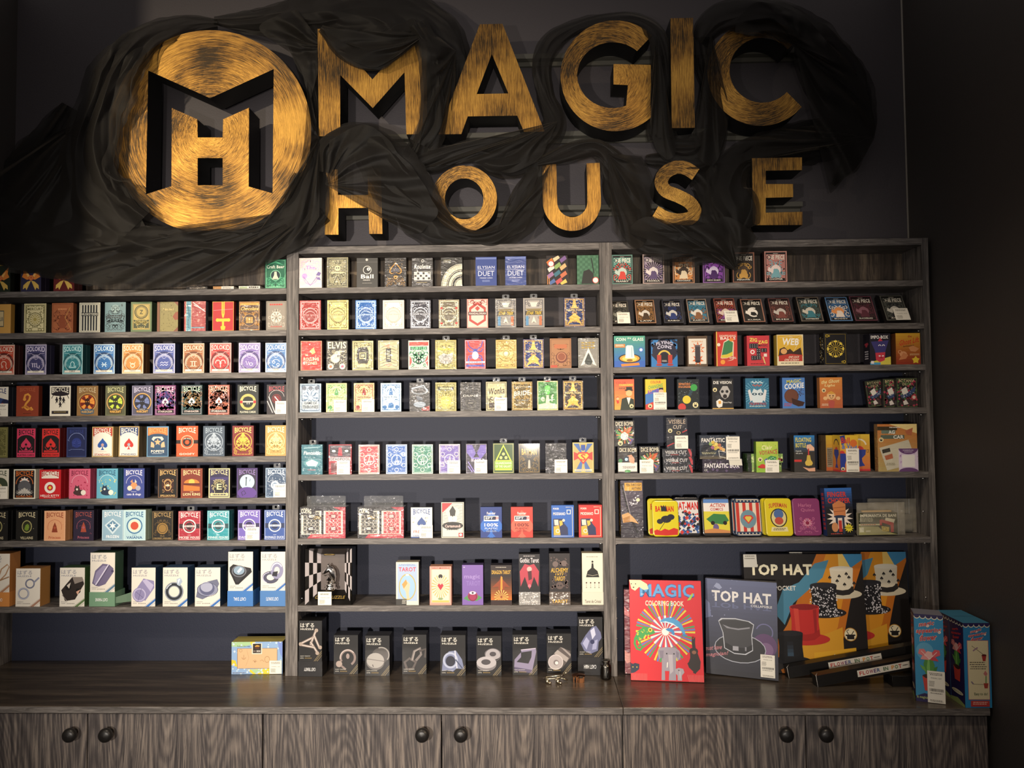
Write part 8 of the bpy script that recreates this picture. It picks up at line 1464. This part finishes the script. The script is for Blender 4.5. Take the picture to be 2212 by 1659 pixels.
# plastic bag with money printer
SB_ = 210/2212
def XB(x, y, Y): return at(1820+x*SB_, 1050+y*SB_, Y)
def bag(x0, x1, y0, y1, Y, desc, printed, yaw, tilt=0, zoff=0, dark=False):
    P0, P1 = XB(x0, (y0+y1)/2, Y), XB(x1, (y0+y1)/2, Y); W = P1.x-P0.x; z0 = ZR[5]+.0006+zoff; H = XB(x0, y0, Y).z-z0
    o = empty('zip_bag', ((P0.x+P1.x)/2, Y, z0), (0, math.radians(tilt), math.radians(yaw)))
    mb = MB(); n, m = 26, 16; rnd = random.Random(int(x0)); ph = [rnd.uniform(0, 6) for _ in range(6)]
    for s in (-1, 1):
        vs = []
        for i in range(n+1):
            for j in range(m+1):
                u, v = i/n, j/m; b = (max(0, math.sin(PI*u))**.35)*(max(0, math.sin(PI*v))**.35)
                y = s*.016*b+.0022*math.sin(u*19+v*8+ph[0])*b+.0016*math.sin(v*23-u*9+ph[1])*b
                vs.append(((u-.5)*W, .018+y, .001+v*H))
        mb.add(vs, [(i*(m+1)+j, (i+1)*(m+1)+j, (i+1)*(m+1)+j+1, i*(m+1)+j+1) for i in range(n) for j in range(m)], 0, True)
    mb.build('bag_film', M_BAG, o)
    mb = MB(); mb.box((W/2-.024, .0165, .001), (W/2-.020, .0195, H), 0, .0005); mb.box((W/2-.030, .0165, .001), (W/2-.0285, .0195, H), 0, .0003); mb.build('zip_strip', M_CLEAR, o)
    if printed:
        w, h2 = W*.80, H*.66
        a = Art(w, h2, 12); a.r(0, 0, 1, 1, '3c3e2c'); a.t('IMPRIMANTA DE BANI', .04, .05, .97, .19, 'f0e8cc', bold=1.4); a.small(.02, .24, .4, .42, 3, 'c8c4a4'); a.r(0, .50, .55, .57, 'd0c898'); a.small(.02, .515, .5, .555, 1, 'b84438', .8); a.p([(0, .60), (.5, .62), (.6, .8), (.9, .95), (1, 1), (0, 1)], 'a8a470'); a.r(.02, .66, .13, .88, 'd8d4b4'); a.r(.18, .80, .30, .86, 'd8d4b4')
        a.p([(.70, .22), (.94, .30), (.90, .50), (.66, .42)], 'e0d8b8'); a.p([(.54, .32), (.60, .30), (.90, .46), (.90, .88), (.82, .90), (.82, .58), (.60, .44), (.60, .56), (.54, .58)], 'b83434'); a.p([(.58, .60), (.78, .66), (.78, .86), (.6, .84)], 'c8b04c'); a.ring(.66, .74, .05, .01, '6c6c28')
        c = box_mesh(a, .014, '8c8468', M_CARD, 'printed_card', o); c.location = (-W*.09, .010, .004)
        mb = MB(); mb.box((-W*.40, .011, h2+.006), (W*.20, .022, h2+.011), 0, .001); mb.build('wooden_roller', simple('pale_wood_insert', 'c8a46c', .5), o)
    else:
        mb = MB(); mb.box((-W*.44, .010, .004), (W*.40, .026, H*.55), 0, .002); mb.build('grey_block', simple('grey_foam_block', '5c5a54', .6), o)
    tag(o, desc, 'bag', 'zip bags')
bag(372, 1530, 400, 1200, 2.206, 'clear zip bag with a toy money printer card, frontmost on the sixth shelf', True, 5)
bag(640, 1740, 310, 1130, 2.262, 'clear zip bag behind the money printer card, taller back one', False, -3)
bag(980, 1810, 560, 1100, 2.298, 'clear zip bag with a grey block, rearmost by the right upright', False, 0)

# =================================================== RIGHT BAY, WORKTOP
K = .39331
def kp(x, y): return (1310+x*K, 1180+y*K)
def colouring(a):
    a.r(0, 0, 1, 1, 'd4202c')
    a.rays(.49, .515, .07, .41, 64, ['d8d040', 'd4202c', '3c9c5c', '5c7cc0'], .62, 1.02); a.rays(.49, .515, .05, .22, 32, ['f0ece0', 'd4404c'], .7); a.e(.49, .515, .05, 'fdf6ec')
    a.t('MAGIC', .145, .035, .905, .175, '1c4c94', bold=2.2); a.t('MAGIC', .15, .040, .90, .165, '5ca0d8', bold=1.2); a.r(.16, .14, .2, .145, 'd8e8f4')
    a.t('COLORING BOOK', .22, .205, .755, .258, 'e8e0c8', bold=1.2)
    a.p([(.0, .0), (.16, .0), (.25, .04), (.27, .09), (.2, .10), (.14, .07), (.08, .11), (.03, .09)], 'e8d8b0'); a.e(.03, .04, .008, '2a2420'); a.e(.09, .04, .008, '2a2420'); a.e(.06, .075, .012, '3c2c24', rv=.006)
    # dolphins
    a.p([(.42, .41), (.46, .385), (.53, .372), (.60, .38), (.67, .40), (.72, .44), (.75, .49), (.77, .54), (.74, .55), (.71, .50), (.67, .465), (.60, .445), (.52, .425), (.46, .425)], '4c9cd0'); a.p([(.44, .418), (.52, .425), (.60, .445), (.66, .465), (.60, .43), (.50, .41)], 'd8eef8'); a.p([(.56, .378), (.62, .36), (.62, .385)], '3c84b8'); a.p([(.72, .53), (.80, .54), (.74, .565)], '3c84b8')
    a.p([(.49, .49), (.54, .475), (.60, .49), (.62, .53), (.60, .55), (.57, .52), (.52, .505)], '3c8cc8')
    # chameleon
    g = '3c9c4c'
    a.p([(.06, .58), (.10, .52), (.18, .475), (.27, .47), (.33, .50), (.35, .53), (.30, .545), (.22, .56), (.16, .60), (.12, .62)], g); a.e(.28, .50, .03, 'd8c83c'); a.e(.28, .50, .012, '241f1c'); a.line([(.07, .58), (.06, .64), (.09, .69), (.14, .70), (.17, .67), (.14, .65), (.11, .67)], .03, g); a.line([(.13, .60), (.14, .65)], .02, g); a.specks('d8c83c', 16, .1, .50, .26, .60, .012); a.line([(.22, .55), (.19, .59)], .02, 'd8c83c')
    # elephants
    gr = '9c94a0'
    a.p([(.38, .70), (.41, .675), (.50, .665), (.62, .67), (.68, .70), (.69, .76), (.65, .80), (.63, .76), (.62, .86), (.62, .99), (.52, .99), (.53, .90), (.47, .90), (.47, .99), (.42, .99), (.43, .84), (.43, .76), (.40, .79), (.38, .75)], gr); a.p([(.52, .74), (.58, .74), (.585, .90), (.54, .93), (.53, .84)], 'b8b0b8'); a.e(.50, .73, .010, '241f24'); a.e(.60, .73, .010, '241f24'); a.p([(.40, .70), (.46, .70), (.45, .78), (.41, .77)], '847c8c'); a.p([(.63, .70), (.67, .72), (.66, .77), (.63, .76)], '847c8c'); a.p([(.50, .82), (.515, .81), (.51, .86), (.495, .87)], 'f0e8dc')
    a.p([(.61, .88), (.66, .865), (.72, .875), (.735, .91), (.70, .94), (.70, .99), (.64, .99), (.64, .94), (.61, .92)], 'a8a0a8'); a.e(.66, .89, .008, '241f24'); a.p([(.665, .90), (.685, .90), (.68, .97), (.67, .97)], 'c0b8c0')
    # monkey
    b = '2a1f1c'
    a.line([(.875, .56), (.87, .62), (.88, .70)], .045, b); a.e(.87, .70, .06, b, rv=.035); a.p([(.82, .72), (.92, .71), (.96, .80), (.95, .87), (.88, .92), (.86, .90), (.80, .86), (.78, .82), (.82, .79)], b); a.line([(.90, .86), (.87, .915)], .04, b); a.e(.875, .71, .030, '8c5c44', rv=.018); a.line([(.84, .76), (.80, .83), (.86, .84)], .03, b); a.specks('b83428', 3, .86, .55, .89, .57, .02)
    # parrot, panther, grass
    a.p([(.80, .20), (.83, .17), (.88, .12), (.885, .14), (.85, .19)], 'a8c83c'); a.p([(.0, .83), (.03, .84), (.06, .83), (.12, .84), (.115, .89), (.06, .92), (.02, .93), (0, .93)], '202c40'); a.e(.03, .87, .008, 'd8b040'); a.e(.085, .87, .008, 'd8b040')
    for i in range(12): a.line([(.02+i*.018, 1.0), (.0+i*.02, .93)], .005, 'e87c74', True)
    for i in range(12): a.line([(.80+i*.017, 1.0), (.78+i*.02, .93)], .005, 'e87c74', True)
    a.k += 1
place2(kp(135, 738), kp(537, 751), kp(300, 188)[1], .012, colouring, 'b81c26', 'colouring_book', 'large red picture book with rainbow rays, dolphins and elephants', 'book', None, lean=7, mt=M_GLOSS, seed=5)
place2(kp(102, 702), kp(140, 704), kp(110, 238)[1], .03, lambda a: (a.r(0, 0, 1, 1, '7c2430'), a.p([(0, .2), (1, .3), (1, .34), (0, .30)], 'd87c7c'), a.p([(0, .72), (.5, .76), (1, .74), (.9, .86), (.3, .88), (0, .84)], 'e0988c'), a.specks('d8b0a8', 16, 0, 0, 1, 1, .08)), '4c1c22', 'magic_trick_box', 'dark red patterned bag edge peeping out left of the red picture book', 'magic trick box', None, lean=3, mt=M_WRAP)
def silverhat(a):
    a.grad(0, 0, 1, 1, '545c80', '24242c', 18); a.specks('8c90b0', 14, .0, .0, .5, .4, .01)
    a.t('TOP HAT', .09, .12, .92, .235, 'e4e0dc', bold=1.5); a.t('TOP HAT', .09, .30, .92, .245, '5c6488', bold=1.2); a.t('COLLAPSIBLE', .64, .245, .93, .27, 'd8d4d0', bold=.8)
    a.ring(.82, .52, .12, .015, '6c6c98', a0=200, a1=450); a.e(.82, .66, .17, '5c3c68'); a.e(.84, .70, .10, '7c5c84')
    a.e(.48, .71, .36, 'b8bcc8', rv=.15); a.e(.48, .71, .35, '26262a', rv=.142); a.p([(.18, .44), (.22, .41), (.42, .40), (.62, .42), (.68, .45), (.65, .56), (.66, .72), (.56, .77), (.40, .77), (.26, .72), (.24, .56)], 'c8ccd4'); a.p([(.19, .445), (.24, .42), (.42, .41), (.60, .425), (.67, .455), (.64, .56), (.65, .715), (.55, .76), (.40, .76), (.27, .715), (.25, .56)], '3a3a3e'); a.e(.43, .46, .235, '2c2c30', rv=.035); a.p([(.24, .475), (.35, .50), (.46, .505), (.62, .48), (.62, .495), (.46, .52), (.3, .51)], '8c8c94'); a.p([(.28, .66), (.40, .70), (.55, .70), (.65, .66), (.65, .715), (.55, .76), (.40, .76), (.27, .715)], '1c1c20'); a.r(.38, .69, .46, .735, 'a8a8b0'); a.r(.55, .69, .57, .73, '8c8c94'); a.rays(.47, .6, .0, .0, 1, ['3a3a3e'])
    a.t('must have', -.02, .70, .22, .75, 'c87c84', bold=.8, slant=.02, rise=.03); a.t('magician!', -.01, .765, .30, .82, 'c87c84', bold=.8, slant=.02, rise=.04)
    a.p([(.0, .22), (.06, .26), (.08, .40), (.0, .42)], '6c7498'); a.p([(.12, .08), (.16, .04), (.2, .05), (.24, .09), (.2, .11)], '8c94b4')
o, W, h = place2(kp(548, 702), kp(946, 746), kp(700, 188)[1], .03, silverhat, '2c2c34', 'magic_trick_box', 'large silver-blue wrapped box picturing a grey top hat', 'magic trick box', 'top hat boxes', lean=5, mt=M_GLOSS, top='5c5c64')
sticker(o, W, h, .76, .745, .955, .975, 8, bar=True)
def bighat(a):
    a.r(0, 0, 1, 1, '16100e')
    a.p([(.62, 0), (1, 0), (1, .08), (.88, .40), (.80, .72), (.68, 1), (.28, 1), (.20, .8), (.34, .6)], 'c06c18'); a.p([(.70, 0), (.94, 0), (.84, .30), (.76, .62), (.56, .95), (.36, .95), (.46, .6)], 'd89020'); a.p([(.80, .0), (.95, .0), (.86, .24), (.80, .30)], 'e8c468'); a.p([(.84, 0), (1, 0), (1, .05), (.9, .12)], '3c84b0'); a.p([(.24, .5), (.32, .30), (.46, .24), (.6, .08), (.72, .05), (.66, .2), (.4, .42), (.32, .6)], '4c88a4')
    a.p([(.34, .80), (.8, .62), (.8, .98), (.34, .98)], 'd89c28')
    a.t('TOP HAT', .045, .085, .575, .18, 'ece4c4', bold=2); a.t('POCKET', .255, .27, .43, .31, 'e4e0d8', bold=1.2)
    a.hat(.82, .245, .32, .24, 'ded4bc', '24201e', 'd0c6ac', 'e4dcc8'); [a.spade(x, y, .015, '2a2624') for x, y in ((.72, .2), (.76, .27), (.8, .19), (.84, .26), (.88, .2), (.92, .25), (.78, .23), (.86, .17), (.9, .29), (.7, .26))]
    a.hat(.66, .395, .36, .26, '18161a', '0e0c0e', '1c1a1e', '28262c'); a.specks('d8d4d8', 130, .54, .28, .77, .50, .006); a.specks('d8d4d8', 50, .5, .48, .82, .53, .006)
    a.hat(.49, .60, .40, .30, 'c42c28', 'a82420', 'c03028', '8c1c1c'); a.p([(.40, .46), (.44, .465), (.445, .68), (.41, .67)], 'd84838'); a.p([(.56, .46), (.59, .455), (.585, .66), (.565, .67)], '9c2020'); a.ring(.49, .45, .124, .006, 'd85048', rv=.027)
    a.hat(.36, .80, .34, .26, '141214', '0c0a0c', '18161a', '201e22'); a.grad(.33, .74, .38, .86, '18161a', '3c5468', 4); a.hat(.15, .85, .3, .24, '201c1c', '0c0a0c', '2a2624', '2c2a2c')
    a.p([(.55, .83), (.9, .79), (.9, .93), (.55, .97)], 'e0a828'); a.t('A magic', .70, .84, .88, .89, 'f4ecd0', bold=.8, rise=.01)
    a.e(.86, .68, .055, 'e8dcb8'); a.ring(.86, .68, .055, .006, 'b8862c'); a.r(.83, .69, .89, .72, '1c1816'); a.r(.82, .68, .90, .692, '1c1816'); a.line([(.845, .68), (.83, .65), (.85, .64)], .006, '1c1816'); a.line([(.87, .68), (.89, .65)], .006, '1c1816')
    a.p([(.0, .0), (.11, .0), (.115, .11), (.0, .11)], 'd8d4c8'); a.small(.01, .01, .10, .05, 2, '8c887c')
def hatbox(bl, br, ty, desc, seed, Y0, lean, h=None):
    P0 = at(*bl, Y0); P1 = at(*br, Y0); W = P1.x-P0.x
    return P0, P1, W
def wallbox(x0, x1, y0, Yf, d, art, side, name, desc, lean, seed=1, top=None, mt=M_GLOSS, roll=0):
    'large box leaning on the back wall; x0,x1 at mid height, y0 top edge (crop pixels)'
    pt = at(*kp((x0+x1)/2, y0), Yf+.03); th = math.radians(lean); lo, hi = .1, .6
    for _ in range(30):
        m = (lo+hi)/2; q = pix((pt.x, Yf+m*math.sin(th), ZC+d*math.sin(th)+m*math.cos(th)))[1]
        if q > kp(0, y0)[1]: lo = m
        else: hi = m
    h = lo; Ym = Yf+h/2*math.sin(th); P0 = at(*kp(x0, 380), Ym); P1 = at(*kp(x1, 380), Ym); W = P1.x-P0.x
    a = Art(W, h, seed); art(a); o = box_mesh(a, d, side, mt, name, top=top); o.location = ((P0.x+P1.x)/2, Yf, ZC+d*math.sin(th)+.0003); o.rotation_euler = (-th, math.radians(roll), 0)
    tag(o, desc, 'magic trick box', 'top hat boxes'); return o, W, h
o, W, h = wallbox(766, 1424, 44, 2.222, .026, bighat, '14100f', 'magic_trick_box', 'very large black box picturing red, starry and card-suited top hats, front one', 6, 3, top='2a2420')
wallbox(1020, 1666, 32, 2.264, .024, bighat, '14100f', 'magic_trick_box', 'very large black top hat box at right, half hidden behind its twin', 5, 4, top='2a2420')

# two long black boxes and a small one
def fpot(a): 
    a.r(0, 0, 1, 1, '131110'); a.r(.31, .22, .71, .80, 'ddd6c8'); a.fr(.0, .001, '2a2624')
    x = .325
    for s, c, wd in (('F', 'b83834', .026), ('L', 'b83834', .024), ('O', 'a83440', .03), ('W', '8c3058', .036), ('E', '5c3c70', .026), ('R', '344c80', .03), (' ', '', .02), ('I', '3c5c3c', .010), ('N', '3c6c44', .030), (' ', '', .02), ('P', 'd89030', .028), ('O', '4c7c44', .030), ('T', 'b84434', .030)):
        if s != ' ': a.t(s, x, .34, x+wd*.78, .68, c, bold=1.2)
        x += (wd+.006)*.78
    a.small(.652, .46, .70, .56, 1, '4c4844', .8)
def longbox(x, y, W, yaw, desc, h, up=0, seed=2):
    ya = math.radians(yaw); a = Art(W, h, seed); fpot(a); o = box_mesh(a, h*.9, '161412', M_CARD, 'flower_trick_box')
    o.location = (x+W/2*math.cos(ya), y+W/2*math.sin(ya), ZC+.0003+abs(math.sin(math.radians(up)))*W/2); o.rotation_euler = (0, -math.radians(up), ya)
    # white folded edge of the end flap
    mb = MB(); mb.tube([(-W/2+.001, -.0006, 0), (-W/2+.001, -.0006, h)], .0006, 6); mb.tube([(-W/2, 0, h), (-W/2+.012, h*.5, h+.001)], .0006, 6); mb.build('flap_edge', simple('white_paper_edge', 'c8c4bc', .6), o)
    tag(o, desc, 'magic trick box', 'long black flower boxes'); return o, W
longbox(.785, 2.118, .385, 5, 'long black box with small colourful lettered label, front lower one', .031, up=8.6)
longbox(.728, 2.186, .385, .5, 'long black box with small colourful lettered label, upper one behind', .031, up=10, seed=3)
# stretch to the measured length
P = Vector((.995, 2.122, ZC)); mb = MB(); mb.box((0, 0, 0), (.10, .05, .029), 0, .0008); mb.tube([(0, -.0004, 0), (0, -.0004, .029)], .0006, 6); mb.tube([(0, -.0004, .029), (.1, -.0004, .029)], .0005, 6)
o = mb.build('flower_trick_box', [simple('black_card', '131110', .45)]); o.location = (P.x, P.y, ZC+.0002); o.rotation_euler = (0, 0, math.radians(2)); tag(o, 'plain black box end between the long boxes and the blue flower box', 'magic trick box', 'long black flower boxes')

# flower boxes
def scallop(a, c='2c2454'):
    a.r(0, 0, 1, .02, c)
    n = 5
    for i in range(n): a.e((i+.5)/n, .012, .115, 'e8e4c8', rv=.042, a0=0, a1=180); 
    for i in range(n): a.e((i+.5)/n, .008, .10, c, rv=.036, a0=0, a1=180)
def script(a, x0, x1, y0, dy, sl=.03, ol=True):
    for i, (s, p, q) in enumerate((('magic', .12, .72), ('appearing', 0, 1), ('flower', .14, .82))):
        u0, u1 = x0+(x1-x0)*p, x0+(x1-x0)*q; y = y0+dy*i
        if ol: a.t(s, u0-.012, y-.004, u1+.012, y+dy*.86+.004, 'f0d8c8', bold=2.5, slant=sl, rise=.035)
        a.t(s, u0, y, u1, y+dy*.86, 'c83838', bold=1.6, slant=sl, rise=.035)
def cactus(a, x, y, s):
    A = a.asp
    P = lambda pts, c: a.p([(x+u*s, y+v*s*A) for u, v in pts], c)
    P([(-.20, .50), (-.30, .2), (-.34, -.2), (-.24, -.50), (.16, -.50), (.28, -.15), (.24, .2), (.2, .52)], '4c8c3c'); P([(-.14, .5), (-.16, 0), (-.1, -.45), (.0, -.45), (.02, .5)], '7cb85c'); P([(-.28, .0), (-.56, -.12), (-.40, .16), (-.2, .3)], '6ca84c'); P([(.24, 0), (.44, -.1), (.36, .2), (.2, .3)], '3c7c34')
    for pts, c in (([(0, -.5), (-.62, -.80), (-.56, -1.08), (-.30, -1.12), (-.05, -.78)], 'e07c7c'), ([(0, -.5), (.60, -.80), (.56, -1.10), (.30, -1.12), (.05, -.80)], 'd85860'), ([(-.05, -.45), (-.3, -.72), (-.1, -1.0), (.14, -.95), (.2, -.6)], 'f0b8b0'), ([(.05, -.45), (.5, -.42), (.36, -.64), (.1, -.66)], 'c83c48'), ([(-.05, -.45), (-.5, -.46), (-.4, -.68), (-.1, -.66)], 'e89894')): P(pts, c)
    a.line([(x, y-.5*s*A), (x-.45*s, y-.98*s*A)], .03*s, 'f8e0d8', True); a.line([(x, y-.5*s*A), (x+.42*s, y-.98*s*A)], .03*s, 'f8e0d8', True); a.k += 1
    a.e(x-.02*s, y+.56*s*A, .40*s, '3c241c', rv=.14*s*A); P([(-.42, .56), (-.30, 1.45), (.28, 1.45), (.38, .56), (.2, .68), (-.02, .72), (-.24, .68)], 'c84438')
def flowerfront(a): a.grad(0, 0, 1, 1, '2c88b8', '3c90bc', 4); a.e(.35, .42, .3, '5ca4c8', rv=.1); a.p([(0, .94), (.3, .90), (1, .94), (1, 1), (0, 1)], '2c2454'); scallop(a); script(a, .06, .90, .08, .075); cactus(a, .5, .60, .62); a.t('It magically', .04, .93, .50, .97, 'b8c87c', bold=.6)
def flank(a): a.r(0, 0, 1, 1, '241c4c'); scallop(a, '1c1640'); script(a, .15, .85, .10, .045, 0, False); cactus(a, .52, .46, .62); a.e(.5, .86, .4, 'd8d0b0', rv=.025); a.t('Easy to do', .2, .85, .8, .875, '4c6c4c', bold=.4); a.p([(0, .96), (.5, .93), (1, .97), (1, 1), (0, 1)], '8c9c5c')
o, W, h = place2((1979.0, 1514.0), (2042.5, 1521.5), 1328, .058, flowerfront, '2c2450', 'flower_trick_box', 'tall blue box with pink cactus flower and large price sticker', 'magic trick box', 'blue flower boxes', lean=0, mt=M_GLOSS, top='7c7c88')
sticker(o, W, h, .40, .635, 1.0, .995, 31, bar=True)
sideart(o, W, h, .058, flank)
def flowerback(a):
    a.grad(0, 0, 1, 1, '2c7cb0', '2c88bc', 4); scallop(a); script(a, .18, .84, .075, .045); a.r(.125, .205, .925, .905, 'c85c54'); a.r(.14, .21, .91, .90, 'e0d4ac')
    a.line([(.3, .27), (.72, .37)], .015, '2c2420'); a.line([(.34, .33), (.52, .29)], .05, '9c7c8c'); a.p([(.66, .38), (.84, .38), (.80, .45), (.70, .45)], 'a83430'); a.e(.75, .38, .09, '5c1c1c', rv=.012)
    a.small(.2, .46, .84, .56, 4, '5c5444', .4); a.line([(.3, .72), (.7, .725)], .012, '4c4440'); a.line([(.24, .69), (.32, .72)], .05, '8c7c8c'); a.p([(.70, .71), (.88, .71), (.85, .77), (.73, .77)], 'a84438'); a.line([(.79, .71), (.80, .62)], .04, '5c8c4c'); a.p([(.7, .60), (.78, .56), (.86, .60), (.80, .63)], 'c87c78')
    a.t('Easy to do!', .34, .82, .84, .86, '3c5c3c', bold=.6); a.r(.2, .915, .9, .985, 'b83c38'); a.small(.26, .93, .84, .97, 2, 'e8b8a8')
o, W, h = place2((2085.6, 1529.0), (2143.4, 1529.4), 1346, .064, flowerback, '2c2450', 'flower_trick_box', 'tall blue box with cream instruction panel, at the worktop corner', 'magic trick box', 'blue flower boxes', lean=0, mt=M_GLOSS, top='3c7c9c', yaw=0)
sideart(o, W, h, .064, flank)
a = Art(W, h, 3); flowerback(a); b = box_mesh(a, .062, '2c2450', M_GLOSS, 'flower_trick_box', top='3c7c9c'); b.location = (o.location.x, o.location.y+.0655, ZC+.0002)
tag(b, 'tall blue box directly behind the one at the worktop corner', 'magic trick box', 'blue flower boxes'); sideart(b, W, h, .062, flank)
